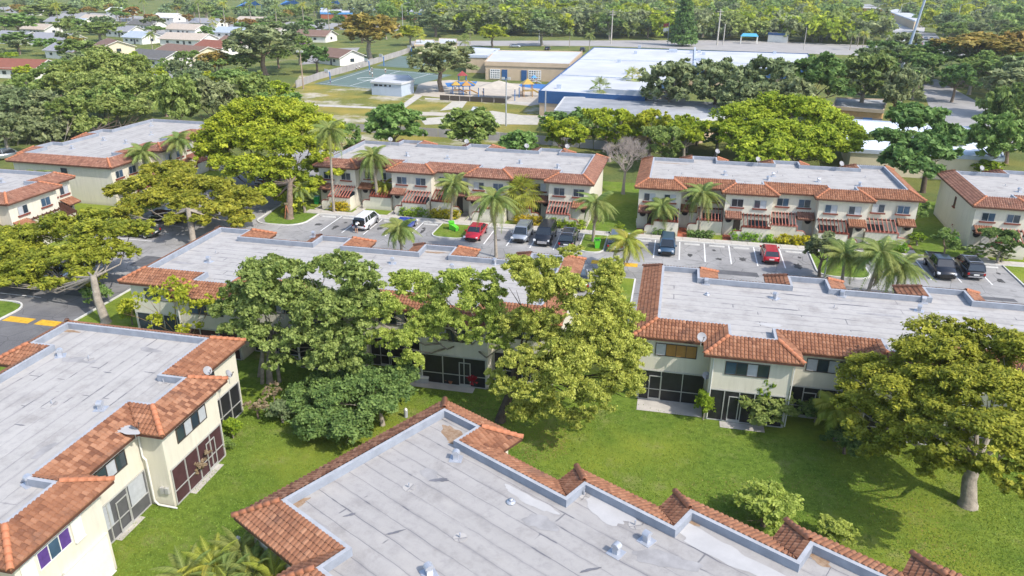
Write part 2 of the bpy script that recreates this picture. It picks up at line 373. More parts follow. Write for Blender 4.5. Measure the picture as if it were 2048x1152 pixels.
    # hip caps on outward corners
    for i in range(n):
        p, q, r_ = Vector(poly[i - 1]), Vector(poly[i]), Vector(poly[(i + 1) % n])
        if (q - p).cross(r_ - q) > 0:
            A = Vector((poly[i][0], poly[i][1], ZR + .05)); B = Vector((eave[i][0], eave[i][1], ZE + .07)); d = (B - A); L = d.length; d.normalize()
            X = d.cross(Vector((0, 0, 1))).normalized() * -1; Y = -d; Z = X.cross(Y)
            if Z.z < 0: X = -X; Z = X.cross(Y)
            nn = 6
            if capparts:
                for k in range(nn):
                    o = A + d * (L * k / nn)
                    link('hip_tile', CAP_ME, root, mtx=Matrix(((X.x, Y.x, Z.x, o.x), (X.y, Y.y, Z.y, o.y), (X.z, Y.z, Z.z, o.z), (0, 0, 0, 1))))
            else:
                h = MB(); h.tube([A, B], .13, 6); h.build('hip_cap', CAP, root, True)
    return root
def loc_of(root, p):
    """world point -> block coordinates"""
    c, s = math.cos(root.rotation_euler.z), math.sin(root.rotation_euler.z)
    dx, dy = p[0] - root.location.x, p[1] - root.location.y
    return Vector((dx * c + dy * s, -dx * s + dy * c, p[2]))
def face_mtx(root, side, a, w):
    """frame on a wall: local x runs rightwards seen from outside, y points outwards"""
    if side in 'SN': a -= root['ox']; w -= root['oy']
    else: a -= root['oy']; w -= root['ox']
    X, O = {'S': ((1, 0), (0, -1)), 'N': ((-1, 0), (0, 1)), 'E': ((0, 1), (1, 0)), 'W': ((0, -1), (-1, 0))}[side]
    p = {'S': (a, w), 'N': (a, w), 'E': (w, a), 'W': (w, a)}[side]
    return Matrix(((X[0], O[0], 0, p[0]), (X[1], O[1], 0, p[1]), (0, 0, 1, 0), (0, 0, 0, 1)))
def window(root, side, a, w, wid, z0, z1, panes=(GLASS, GLASS), frame=ALU, sill=None, name='window', label=None, fw=.05):
    mt = face_mtx(root, side, a, w); h = wid / 2
    f = MB(); n = len(panes)
    f.box(-h, -.02, z0, -h + fw, .06, z1).box(h - fw, -.02, z0, h, .06, z1).box(-h + fw, -.02, z0, h - fw, .06, z0 + fw).box(-h + fw, -.02, z1 - fw, h - fw, .06, z1)
    pw = (wid - 2 * fw) / n
    for k in range(1, n): f.box(-h + fw + k * pw - fw * .4, -.02, z0 + fw, -h + fw + k * pw + fw * .4, .055, z1 - fw)
    o = f.build(name, frame, root, label=label); o.matrix_local = mt
    for k, pm in enumerate(panes):
        x0 = -h + fw + k * pw
        g = MB(); g.quad((x0, .02 + .008 * (k % 2), z0 + fw), (x0 + pw, .02 + .008 * (k % 2), z0 + fw), (x0 + pw, .02 + .008 * (k % 2), z1 - fw), (x0, .02 + .008 * (k % 2), z1 - fw)); g.build('pane', pm, o)
    if sill:
        s = MB(); s.box(-h - .14, 0, z0 - .16, h + .14, .16, z0 - .002); s.build('sill', sill, o)
    return o
def porch(root, side, a, w, wid, z1=2.55, screen=SCREEN, doorx=None, frame=ALU, blinds=(), posts=3, rail=True):
    """screened porch front: flat mesh panel, interior dimness put into its colour, in an aluminium frame with a door"""
    mt = face_mtx(root, side, a, w); h = wid / 2
    p = MB(); p.quad((-h, .03, .08), (h, .03, .08), (h, .03, z1), (-h, .03, z1)); o = p.build('porch_screen', screen, root); o.matrix_local = mt
    xs = [-h + wid * k / posts for k in range(posts + 1)]
    for x in xs:
        f = MB(); f.box(x - .03, .03, .02, x + .03, .09, z1); f.build('mullion', frame, o)
    f = MB(); f.box(-h, .031, z1 - .07, h, .085, z1 - .001).box(-h, .031, .02, h, .085, .08)
    if rail: f.box(-h, .032, .92, h, .075, .97)
    f.build('rail', frame, o)
    if doorx is not None:
        d = MB(); d.box(doorx - .45, .09, .03, doorx - .39, .13, 2.08).box(doorx + .39, .09, .03, doorx + .45, .13, 2.08).box(doorx - .39, .09, 2.02, doorx + .39, .13, 2.08).box(doorx - .39, .09, .03, doorx + .39, .13, .25)
        d.build('door_frame', frame, o)
    for (x0, x1, z0, zt) in blinds:
        b = MB(); b.quad((x0, .045, z0), (x1, .045, z0), (x1, .045, zt), (x0, .045, zt)); b.build('blind', BLIND, o)
    return o
def vent(root, p, kind=0, rz=0.):
    l = loc_of(root, p); o = empty('roof_vent', (l.x, l.y, ZF), rz); o.parent = root; o.scale = (.78, .78, .85)
    if kind == 0:
        m = MB(); m.box(-.42, -.42, .0, .42, .42, .03); m.box(-.17, -.17, .03, .17, .17, .42); m.build('duct', METW, o)
        h = MB(); N = 8; pr = [(.26 * math.cos(math.pi * j / N), .42 + .22 * math.sin(math.pi * j / N)) for j in range(N + 1)]
        vs = [(x, -.2, z) for x, z in pr] + [(x, .2, z) for x, z in pr]
        h.add(vs, [(j, j + 1, N + 2 + j, N + 1 + j) for j in range(N)] + [tuple(range(N, -1, -1)), tuple(range(N + 1, 2 * N + 2))]); h.build('hood', METW, o)
    elif kind == 1:
        m = MB(); m.tube([(0, 0, 0), (0, 0, .3)], .05, 8); m.build('pipe', METW, o)
        m = MB(); m.tube([(0, 0, .0), (0, 0, .02)], .4, 16); m.build('patch', ROOFX, o)
    else:
        m = MB(); m.tube([(0, 0, 0), (0, 0, .12)], [.32, .26], 16); m.tube([(0, 0, .12), (0, 0, .25)], .12, 10); m.build('dome', METW, o, True)
    return o
def W_(side, root, v): return v
# ridge outlines, measured in block axes
def steps(pairs): return pairs
def outline(xl, xr, ylo, yhi):
    """ylo / yhi: lists of (x_start, y) from left to right giving near and far edges"""
    pts = []
    for k, (x, y) in enumerate(ylo):
        xe = ylo[k + 1][0] if k + 1 < len(ylo) else xr
        pts += [(x, y), (xe, y)]
    for k in range(len(yhi) - 1, -1, -1):
        x, y = yhi[k]; xe = yhi[k + 1][0] if k + 1 < len(yhi) else xr
        pts += [(xe, y), (x, y)]
    out = []
    for p in pts:
        if not out or (abs(out[-1][0] - p[0]) + abs(out[-1][1] - p[1])) > 1e-6: out.append(p)
    return out
def turn90(pts):  # outline made for X-long blocks, turned to run along Y: (x,y)->(-y... ) keeps CCW
    return [(-y, x) for x, y in pts]
# --- D: near right block
D = block('townhouse_block', 'long grey-roofed block behind the big lawn, right of the tall loose yellow-green tree',
          outline(0, 35.6, [(0, 50.35), (4.9, 48.6), (8.15, 50.35), (15.0, 48.6), (18.2, 50.35), (25.1, 48.6), (28.3, 50.35)],
                  [(0, 61.25), (3.1, 59.15), (10.15, 61.25), (13.25, 59.15), (20.4, 61.25), (23.6, 59.15), (30.6, 61.25), (33.8, 59.15)]), 0, felt=ROOFX, seed=3)
M_ = block('townhouse_block', 'pale-roofed block partly covered by crowns, between parking lot and central trees',
           outline(-42, -8.4, [(-42, 50.8), (-36.6, 49.1), (-33.4, 50.8), (-26.4, 49.1), (-23.2, 50.8), (-16.3, 49.1), (-13.1, 50.6)],
                   [(-42, 61.8), (-38.7, 59.75), (-31.5, 61.8), (-28.4, 59.6), (-21.3, 61.7), (-18.2, 59.5), (-11.4, 61.7)]), 0, felt=ROOFX, seed=4)
G2 = block('townhouse_block', 'cream palm-fronted terrace with brownish tiles behind the left half of the parking lot',
           outline(-44.5, -10.4, [(-44.5, 91.3), (-41.4, 92.75), (-34.2, 91.3), (-30.9, 92.75), (-23.8, 91.3), (-20.6, 92.75), (-13.4, 91.3)],
                   [(-44.5, 102.9), (-39.2, 104.9), (-36.1, 102.9), (-28.9, 104.9), (-25.7, 102.9), (-18.5, 104.9), (-15.3, 102.9)]), R(1.3), tile=TILED, felt=ROOFG, seed=5)
G3 = block('townhouse_block', 'cream terrace with orange tiles behind the right half of the parking lot',
           outline(-2.5, 27.2, [(-2.5, 91.15), (.45, 92.75), (7.7, 91.15), (11.0, 92.75), (18.2, 91.15), (21.5, 92.9)],
                   [(-2.5, 102.8), (2.7, 104.85), (5.95, 102.8), (13.2, 104.85), (16.5, 102.8), (23.7, 104.85)]), 0, felt=ROOFG, seed=6)
H_ = block('townhouse_block', 'cream terrace at the right edge with dark brown end slope and narrow side window',
           outline(35.3, 63, [(35.3, 91.7), (38.5, 93.2), (45.5, 91.7), (48.7, 93.2)], [(35.3, 104.2), (41.3, 106.2), (44.5, 104.2)]), R(1.9), tile=TILED, felt=ROOFG, seed=7)
# blocks running along Y (left side): near edge list becomes the +X side
def yblock(x0, x1, y0, y1, east, west):
    """east / west: list of (y_start, x)"""
    pts = []
    for k, (y, x) in enumerate(east):
        ye = east[k + 1][0] if k + 1 < len(east) else y1
        pts += [(x, y), (x, ye)]
    for k in range(len(west) - 1, -1, -1):
        y, x = west[k]; ye = west[k + 1][0] if k + 1 < len(west) else y1
        pts += [(x, ye), (x, y)]
    out = []
    for p in pts:
        if not out or abs(out[-1][0] - p[0]) + abs(out[-1][1] - p[1]) > 1e-6: out.append(p)
    return out
I1 = block('townhouse_block', 'upper left block with a blank cream end wall and one small dark window',
           yblock(0, 0, 84.4, 110.8, [(84.4, -72.2), (87.6, -73.9), (94.6, -72.2), (97.8, -74), (104.8, -72.4), (108, -74)], [(84.4, -85.3), (88, -87), (91.2, -85.3), (98, -87), (101.2, -85.3)]), R(1.0), felt=ROOFY, seed=8, tile=TILED)
I2 = block('townhouse_block', 'block cut by the left edge, with brown pergolas and a palm before its roof',
           yblock(0, 0, 48, 76.1, [(48, -73.5), (57, -71.8), (60.2, -73.5), (67.2, -71.8), (72.0, -73.5)], [(48, -86)]), 0, felt=ROOFY, seed=9, tile=TILED)
D0 = block('townhouse_block', 'lower-left block with grey flat roof and bright cream wall facing the lawn',
           yblock(0, 0, 6, 40.2, [(6, -29.2), (11.2, -27.6), (14.4, -29.2), (21.5, -27.6), (24.7, -29.2), (31.8, -27.65), (35.1, -29.4)], [(6, -40.5), (9.3, -38.9), (16.4, -40.5), (19.6, -38.9), (26.6, -40.5), (29.8, -38.9), (36.8, -40.5)]), 0, felt=ROOFY, seed=10, single=lambda a, b: a[0] == b[0] and a[0] > -30 and 24 < a[1] < 32)
# E: foreground block, turned
EA = R(28.35)
E_ = block('townhouse_block', 'bottom-centre block turned at an angle, stained grey roof with stepped tile edge',
           outline(-26.75, 22, [(-26.75, 14.85), (-21.9, 13.3)],
                   [(-26.75, 25.6), (-23.9, 23.85), (-16.85, 25.4), (-11.95, 26.95), (-6.95, 28.5), (-1.85, 30.05), (3.3, 31.6), (8.4, 33.2), (13.5, 34.8)]), EA, felt=ROOFE, seed=11, origin=True,
           single=lambda a, b: a[0] == b[0] == -26.75)
# ---------------------------------------------------------------- facades
def roof_strip(root, name, mt, x0, x1, y0, z0, y1, z1, rows, tile, seed=0):
    """small tiled lean-to: x along the wall, y outwards"""
    rg = random.Random(seed); tb = MB(); pr = tile_profile(TW)
    for r in range(rows):
        ya, yb = y0 + (y1 - y0) * r / rows, y0 + (y1 - y0) * (r + 1) / rows + .02
        za, zb = z0 + (z1 - z0) * r / rows, z0 + (z1 - z0) * (r + 1) / rows + .04
        u = x0
        while u < x1 - .01:
            vs = []
            for yy, zz, e in ((ya, za, 1), (yb, zb, 1), (yb, zb - .05, 0)):
                for q, h in pr: vs.append((min(u + q, x1), yy, zz + h * e))
            tb.add(vs, [(k, 5 + k, 6 + k, 1 + k) for k in range(4)] + [(5 + k, 10 + k, 11 + k, 6 + k) for k in range(4)], 0, min(1, max(0, rg.gauss(.55, .2))))
            u += TW
    o = tb.build(name, tile, root, tint=True, kind='stuff'); o.matrix_local = mt
    f = MB(); f.box(x0, y0, z1 - .16, x1, y1, z1 - .05).build('awning_board', FASC, root).matrix_local = mt
    return o
def front_unit(root, xa, xb, yw, left_entry=True, winp=((GLASS, BLIND), (GLASS, GLASS)), sill=TRIM, aw=TILE, side='S', seed=0, wallc=WALL, perg=PINK, lower=True):
    """one terrace house front: two upper windows, entry canopy, pergola over a walled patio. xa..xb along the wall"""
    W0 = xb - xa; cxm = (xa + xb) / 2; mt = face_mtx(root, side, cxm, yw)
    sg = 1 if left_entry else -1
    for k, fx in enumerate((-.24, .24)):
        x = cxm + (fx * W0 if side in 'S' else fx * W0)
        window(root, side, x, yw, 1.38, 3.55, 4.55, winp[k], sill=sill)
    def bx(m, x0, x1, y0, y1, z0, z1, i=0):
        a, b = sorted((x0 * sg, x1 * sg)); m.box(a, y0, z0, b, y1, z1, i)
    h = W0 / 2 - .08
    # entry canopy
    e0, e1 = sorted((-h * sg, (-h + 1.95) * sg)); roof_strip(root, 'entry_canopy', mt, e0, e1, 0, 3.0, 1.25, 2.5, 4, aw, seed)
    rw = MB(); cx_ = (-h + .55) * sg
    rw.add([(cx_ + .33 * math.cos(a * math.pi / 8), .02, 1.95 + .33 * math.sin(a * math.pi / 8)) for a in range(16)], [tuple(range(16))]); rw.build('round_window', DARK, root).matrix_local = mt
    rr = MB(); rr.tube([(cx_ + .36 * math.cos(a * math.pi / 8), .03, 1.95 + .36 * math.sin(a * math.pi / 8)) for a in range(17)], .035, 4, cap=False); rr.build('round_window_frame', BRZ, root).matrix_local = mt
    d = MB(); bx(d, -h + 1.15, -h + 1.95, .0, .04, 0, 2.1); d.build('front_door', SHUT if seed % 2 else BRZ, root).matrix_local = mt
    # patio wall with a low curved end, red trim on top
    yo = 2.0
    w = MB(); bx(w, -h + 2.0, h, yo - .15, yo, 0, 1.7); bx(w, h - .15, h, 0.0, yo - .15, 0, 1.7)
    pts = [(-h + .95, 0)] + [(-h + .95 + .45 * (1 - math.cos(a * math.pi / 10)), .75 + .45 * math.sin(a * math.pi / 10)) for a in range(6)] + [(-h + 2.0, 1.2), (-h + 2.0, 0)]
    v = [(x * sg, yo - .15, z) for x, z in pts] + [(x * sg, yo, z) for x, z in pts]; n = len(pts)
    w.add(v, [tuple(range(n)), tuple(range(2 * n - 1, n - 1, -1))] + [(i, n + i, n + (i + 1) % n, (i + 1) % n) for i in range(n)])
    w.build('patio_wall', wallc, root).matrix_local = mt
    t = MB(); bx(t, -h + 2.0, h, yo - .2, yo + .05, 1.702, 1.83); bx(t, -h + 1.9, -h + 1.997, yo - .2, yo + .05, 1.2, 1.83)
    q = [(x * sg, yo - .075, z + .03) for x, z in pts[1:-1]]; t.tube(q, .1, 4)
    t.build('wall_trim', TRIM if sg > 0 else perg, root).matrix_local = mt
    # pergola
    p0, p1 = -h + 2.05, h
    b = MB(); bx(b, p0, p1, .0, .1, 2.62, 2.78); b.build('ledger_beam', FASC, root).matrix_local = mt
    b = MB(); bx(b, p0, p1, yo - .16, yo - .04, 1.83, 1.95); b.build('front_beam', TRIM, root).matrix_local = mt
    N = 8; me = None
    for k in range(N):
        x = (p0 + .12 + (p1 - p0 - .24) * k / (N - 1)) * sg
        if me is None:
            s_ = MB(); s_.add([(-.035, .05, 2.78), (.035, .05, 2.78), (.035, yo + .35, 1.83), (-.035, yo + .35, 1.83), (-.035, .05, 2.92), (.035, .05, 2.92), (.035, yo + .35, 1.97), (-.035, yo + .35, 1.97)],
                              [(0, 3, 2, 1), (4, 5, 6, 7), (0, 1, 5, 4), (1, 2, 6, 5), (2, 3, 7, 6), (3, 0, 4, 7)]); me = s_.mesh('pergola_slat', perg)
        link('pergola_slat', me, root, mtx=mt @ Matrix.Translation((x, 0, 0)))
    if lower: window(root, side, cxm + (.25 * W0 * (sg if side == 'S' else sg)), yw, 2.1, .9, 2.1, (GLASS, GLASS, GLASS), frame=BRZ)
    pv = MB(); bx(pv, -h + .02, -h + .93, .02, yo + .4, .01, .03); pv.build('entry_paving', BRICKP if root is G3 else CONC, root).matrix_local = mt
WP = [((GLASS, BLIND), (GLASS, BLIND)), ((GLASS, GLASS), (GLASS, GLASS)), ((SCREEN, SCREEN), (GLASS, BLIND)), ((GLASS, GLASSB), (GLASSB, GLASS)), ((GLASSB, BLIND), (GLASS, BLIND)), ((BLIND, GLASS), (GLASSB, GLASSB))]
def front_row(root, secs, yf, yb, seed, canopies):
    for k, (xa, xb, fwd, le) in enumerate(secs):
        front_unit(root, xa, xb, yf if fwd else yb, le, WP[(k + seed) % 6], aw=canopies[k % len(canopies)], seed=k + seed, perg=PINK if (k + seed) % 2 else TRIM)
front_row(G3, [(-3.55, 1.5, 1, 1), (1.5, 6.65, 0, 1), (6.65, 12.05, 1, 1), (12.05, 17.15, 0, 0), (17.15, 22.55, 1, 0), (22.55, 28.2, 0, 0)], 90.1, 91.7, 0, [TILED, TILE, TILED, TILED, TILE, TILE])
front_row(G2, [(-45.55, -40.35, 1, 1), (-40.35, -35.25, 0, 1), (-35.25, -29.85, 1, 1), (-29.85, -24.85, 0, 0), (-24.85, -19.55, 1, 1), (-19.55, -14.45, 0, 0), (-14.45, -9.35, 1, 0)], 90.25, 91.7, 1, [TILED, TILE, TILED, TILED, TILED, TILED, TILE])
front_row(H_, [(34.3, 39.55, 1, 1), (39.55, 44.45, 0, 1), (44.45, 49.75, 1, 1), (49.75, 55, 0, 0)], 90.65, 92.15, 3, [TILE])
window(H_, 'W', 98, 34.25, .55, 3.1, 4.3, (GLASS,), frame=TRIM, sill=TRIM)
# left blocks, fronts look to +X
for k, (ya, yb_, x, le) in enumerate([(83.35, 88.65, -71.15, 1), (88.65, 93.55, -72.85, 1), (93.55, 98.85, -71.15, 0), (98.85, 103.75, -72.95, 1), (103.75, 109.0, -71.35, 0)]):
    front_unit(I1, ya, yb_, x, le, WP[(k + 3) % 6], side='E', seed=k, lower=False)
window(I1, 'S', -78.4, 83.35, .95, 3.7, 4.7, (GLASS,), frame=BRZ)
for k, (ya, yb_, x, le) in enumerate([(47.0, 51.5, -72.45, 1), (51.5, 56, -72.45, 1), (56, 61.2, -70.75, 0), (61.2, 66.15, -72.45, 1), (66.15, 73.05, -70.75, 1), (73.05, 77.1, -72.45, 0)]):
    front_unit(I2, ya, yb_, x, le, WP[(k + 1) % 6], side='E', seed=k, perg=FASC, lower=False)
# garden sides of D and M (towards the lawn)
S3, S4 = (BLIND, GLASS, BLIND), (GLASSB, GLASS, BLIND, GLASS)
def garden(root, xa, xb, yw, panes, doorx, scr=SCREEN, posts=3, wc=0., ww=2.9, **k):
    m = (xa + xb) / 2
    window(root, 'S', m + wc, yw, ww, 3.72, 4.72, panes, frame=BRZ)
    porch(root, 'S', m, yw, xb - xa - .3, 2.5, scr, doorx, posts=posts, **k)
garden(D, -1.05, 3.85, 49.3, (BLIND, BLINDT, BLINDT, BLINDT), -1.15, wc=.1, posts=3)
garden(D, 3.85, 9.2, 47.55, S4, -.75, posts=5, rail=False, wc=-.25)
garden(D, 9.2, 13.95, 49.3, (BLIND, GLASS, BLIND, GLASS), -.7, posts=4, wc=.2)
garden(D, 13.95, 19.25, 47.55, S4, .8, posts=4); garden(D, 19.25, 24.05, 49.3, S4, -.8); garden(D, 24.05, 29.35, 47.55, S4, .6); garden(D, 29.35, 36.6, 49.3, S4, .6, posts=5)
porch(M_, 'S', -40.35, 49.75, 5.0, 2.5, mat('screen_slate', (.035, .045, .06), .5, .2, 2.), None, posts=4, rail=False); window(M_, 'S', -40.3, 49.75, 2.9, 3.72, 4.72, S4, frame=BRZ)
garden(M_, -37.65, -32.35, 48.05, S4, .6, SCREENM); garden(M_, -32.35, -27.45, 49.75, S4, -.6); garden(M_, -27.45, -22.15, 48.05, S4, .7)
garden(M_, -22.15, -17.35, 49.75, S4, -1.); garden(M_, -17.35, -12.05, 48.05, (BLIND, GLASS, GLASS), .9, posts=3, rail=True); garden(M_, -12.05, -7.5, 49.55, S4, .5)
# D0, garden side looks to +X
ST = mat('screen_grey', (.10, .10, .105), .5, .15, 2.)
window(D0, 'E', 37.6, -28.35, 2.0, 3.6, 4.6, (GLASSB, GLASS), frame=BRZ); porch(D0, 'E', 38.7, -28.35, 4.6, 2.5, SCREEN, -.9, posts=4)
window(D0, 'E', 33.4, -26.6, 2.9, 3.6, 4.6, (GLASS, BLIND, GLASS, BLIND), frame=BRZ); porch(D0, 'E', 33.45, -26.6, 5.0, 2.5, SCREENM, 1.2, posts=4)
window(D0, 'E', 28.1, -28.15, 3.0, 3.6, 4.6, (GLASS, GLASS, BLIND, GLASS), frame=BRZ); porch(D0, 'E', 28.3, -28.15, 4.7, 2.5, ST, .25, posts=3, blinds=((-2.2, -.5, .95, 2.4), (.95, 2.2, .95, 2.4)))
window(D0, 'E', 22.6, -26.55, 2.0, 3.6, 4.6, (PURP, GLASSB, PURP), frame=SHUT, label='strip window with purple curtains')
def shutter(root, side, a, w, wid, z0, z1):
    m = MB(); mt = face_mtx(root, side, a, w); n = max(3, int(wid / .12))
    for k in range(n):
        x = -wid / 2 + wid * k / n; m.add([(x, .03, z0), (x + wid / n / 2, .12, z0), (x + wid / n, .03, z0), (x, .03, z1), (x + wid / n / 2, .12, z1), (x + wid / n, .03, z1)], [(0, 1, 4, 3), (1, 2, 5, 4)])
    m.box(-wid / 2, .02, z0 - .06, wid / 2, .14, z0).box(-wid / 2, .02, z1, wid / 2, .14, z1 + .06)
    o = m.build('storm_shutter', SHUT, root); o.matrix_local = mt
shutter(D0, 'E', 24.05, -26.55, .65, 3.45, 4.65); shutter(D0, 'E', 21.1, -26.55, .75, 3.45, 4.65)
shutter(D0, 'E', 24.1, -26.55, 2.9, .1, 2.5); porch(D0, 'E', 21.5, -26.55, 2.1, 2.5, mat('screen_blue', (.12, .16, .21), .5, .15, 2.), None, posts=1, rail=False)
for ya, yb_, x in ((15.45, 20.45, -28.15), (10.15, 15.45, -26.55)):
    window(D0, 'E', (ya + yb_) / 2, x, 2.9, 3.6, 4.6, S4, frame=BRZ); porch(D0, 'E', (ya + yb_) / 2, x, 4.6, 2.5)
# rainwater pipe in the corner of D0
mt = face_mtx(D0, 'S', -27.7, 30.75); p = MB(); p.tube([(-.3, .08, 5.0), (-.3, .08, 3.4), (-.1, .1, 3.2), (-.1, .1, .35), (.15, .12, .12), (1.35, .14, .1)], .06, 6); p.build('downpipe', SHUT, D0).matrix_local = mt
window(E_, 'W', 23.4, -27.8, 1.4, 3.6, 4.6, (GLASS, GLASS), frame=BRZ); window(E_, 'W', 19.6, -27.8, 2.4, 3.6, 4.6, (GLASS, BLINDT, GLASS), frame=BRZ)
# roof vents, placed where the photograph shows them
for root, L in ((D, [(1412, 568, 0), (1414, 590, 2), (1550, 597, 0), (1684, 592, 0), (1668, 616, 1), (1846, 605, 0), (1838, 622, 0), (1888, 646, 1), (1950, 640, 1)]),
                (M_, [(418, 524, 0), (432, 507, 1), (628, 473, 0), (785, 527, 0), (904, 540, 0), (990, 528, 0)]),
                (D0, [(121, 712, 0), (178, 718, 1), (202, 818, 0), (104, 808, 1), (327, 765, 1), (60, 968, 0)]),
                (E_, [(912, 918, 0), (1022, 1005, 2), (818, 975, 1), (920, 1075, 1), (1232, 1106, 0), (1293, 1082, 0), (858, 1148, 0), (1240, 998, 1), (1270, 1050, 1), (1168, 990, 1)]),
                (G2, [(815, 312, 0), (895, 318, 0), (1040, 327, 0), (897, 303, 1), (1140, 328, 1), (1116, 336, 0)]),
                (G3, [(1450, 350, 0), (1536, 360, 0), (1546, 353, 0), (1637, 364, 0), (1363, 349, 1), (1555, 346, 1), (1719, 372, 0), (1730, 355, 1)]),
                (H_, [(2038, 384, 0), (2010, 372, 1)]),
                (I1, [(145, 298, 0), (208, 281, 0), (252, 287, 0), (303, 252, 0), (303, 270, 0), (202, 289, 1)]), (I2, [(5, 365, 0)])):
    for x, y, k in L: vent(root, at(x, y, ZF), k, R(17 * (x % 7)))
DISHM = mat('dish_grey', (.30, .30, .31), .6)
# satellite dishes stand on the roofs
def dish(p, r, az, label, group=None):
    o = empty('satellite_dish', p, az, label, 'satellite dish', group); r *= .68
    m = MB(); m.tube([(0, 0, -.35), (0, .0, .0), (0, .12, .25)], .03, 6); m.build('mast', ALU, o)
    m = MB(); n = 14; vs = [(0, .05, 0)]
    for k, (q, d) in enumerate(((.5, .04), (1, -.02))):
        vs += [(r * q * math.cos(2 * math.pi * j / n), d - .04 * 0, r * q * math.sin(2 * math.pi * j / n)) for j in range(n)]
    fs = [(0, 1 + j, 1 + (j + 1) % n) for j in range(n)] + [(1 + j, 1 + n + j, 1 + n + (j + 1) % n, 1 + (j + 1) % n) for j in range(n)]
    vs += [(x, y + .03, z) for x, y, z in vs]; k = 1 + 2 * n; fs += [tuple(reversed([k + i for i in f])) for f in fs]
    M = Matrix.Translation((0, -.05, .4)) @ Matrix.Rotation(R(-35), 4, 'X')
    m.M = M; m.add(vs, fs); m.build('reflector', DISHM, o, True)
    m = MB(); m.M = M; m.tube([(0, -.02, -r * .9), (0, -r * 1.1, -r * .3)], .02, 5); m.tube([(0, -r * 1.1, -r * .35), (0, -r * 1.1, -r * .15)], .05, 6); m.build('feed_arm', BRZ, o)
    return o
dish(at(416, 752, 5.7), .42, R(70), 'grey satellite dish on the tile edge above the two-pane window of the lower-left block')
dish(at(458, 758, 4.4), .4, R(100), 'satellite dish fixed on the wall below the other dish at the lower-left block')
dish(at(270, 868, 5.4), .4, R(160), 'small satellite dish seen edge-on at the inner roof corner of the lower-left block')
dish(at(1402, 684, 5.6), .5, R(20), 'large satellite dish at the eave above the orange-tinted strip window')
dish(at(1411, 760, 2.9), .4, R(10), 'satellite dish on the drainpipe corner between two porches')
dish(at(1545, 765, 2.9), .4, R(-20), 'satellite dish on the wall behind the slim papaya-like tree')
for (x, y, l) in ((781, 284, 'dish standing at the left end of the far roof edge of the palm-fronted terrace'), (933, 288, 'dish beside the middle of the far roof edge of the palm-fronted terrace'), (1053, 297, 'round white dish near the right part of the far roof edge'), (1134, 298, 'rightmost dish on the far roof edge of the palm-fronted terrace'),
                  (1434, 308, 'dish above the left step of the orange-tiled terrace\'s far roof edge'), (1515, 324, 'dish low at the far roof edge near the middle of the orange-tiled terrace'), (1962, 342, 'thin tilted dish at the far roof edge of the right-edge terrace'), (1682, 333, 'dish near the last step of the orange-tiled terrace\'s far edge')):
    dish(at(x, y, 6.4), .5, R(30), l)

# leaf litter, ponding stains and patches lying on the near roofs
LIT = mat('roof_litter', (.22, .13, .07), .95, .35, 5., col2=(.36, .27, .19)); PON = mat('ponding_stain', (.31, .30, .295), .9, .2, 1.2); PCH = mat('roof_patch_light', (.44, .43, .42), .85, .08, 1.); TARP = mat('tar_patch', (.15, .15, .165), .7, .2, 3.)
def rblot(name, root, px, py, rx, ry, m, rz, seed, dz=.006):
    p = loc_of(root, at(px, py, ZF)); r = random.Random(seed); n = 36; c, s = math.cos(R(rz)), math.sin(R(rz)); mb = MB(); v = []; ph = [r.uniform(0, 6.3) for _ in range(4)]
    for k in range(n):
        a = 2 * math.pi * k / n; q = .85 + .16 * math.sin(2 * a + ph[0]) + .12 * math.sin(3 * a + ph[1]) + .08 * math.sin(7 * a + ph[2]) + r.uniform(-.05, .05); x, y = rx * q * math.cos(a), ry * q * math.sin(a); v.append((p.x + x * c - y * s, p.y + x * s + y * c, ZF + dz))
    mb.poly(v); mb.build(name, m, root)
for i, (x, y, rx, ry, m, rz) in enumerate([(905, 868, 1.2, .5, LIT, -20), (935, 885, .9, .6, LIT, 40), (592, 1010, .8, .25, LIT, 80), (1190, 980, .5, .3, LIT, 0), (1385, 1045, .35, .25, LIT, 0), (1640, 1120, .6, .3, LIT, 0),
        (1215, 1020, 1.8, .7, PCH, -10), (1450, 1105, 3.0, .8, PCH, 0), (1060, 1000, 1.6, .4, PCH, 0), (1330, 1120, 1.6, .6, PON, 30), (860, 950, .8, .4, PON, 0), (1080, 1045, .9, .6, PON, 30), (640, 1060, 1.2, .4, PON, 0), (880, 960, .45, .2, TARP, 45), (700, 1030, .3, .1, TARP, 60), (790, 1065, .5, .08, TARP, 60), (1180, 1140, .5, .1, TARP, 60)]):
    rblot('roof_litter' if m is LIT else 'roof_stain', E_, x, y, rx, ry, m, rz, i, .004 + i * .0006)
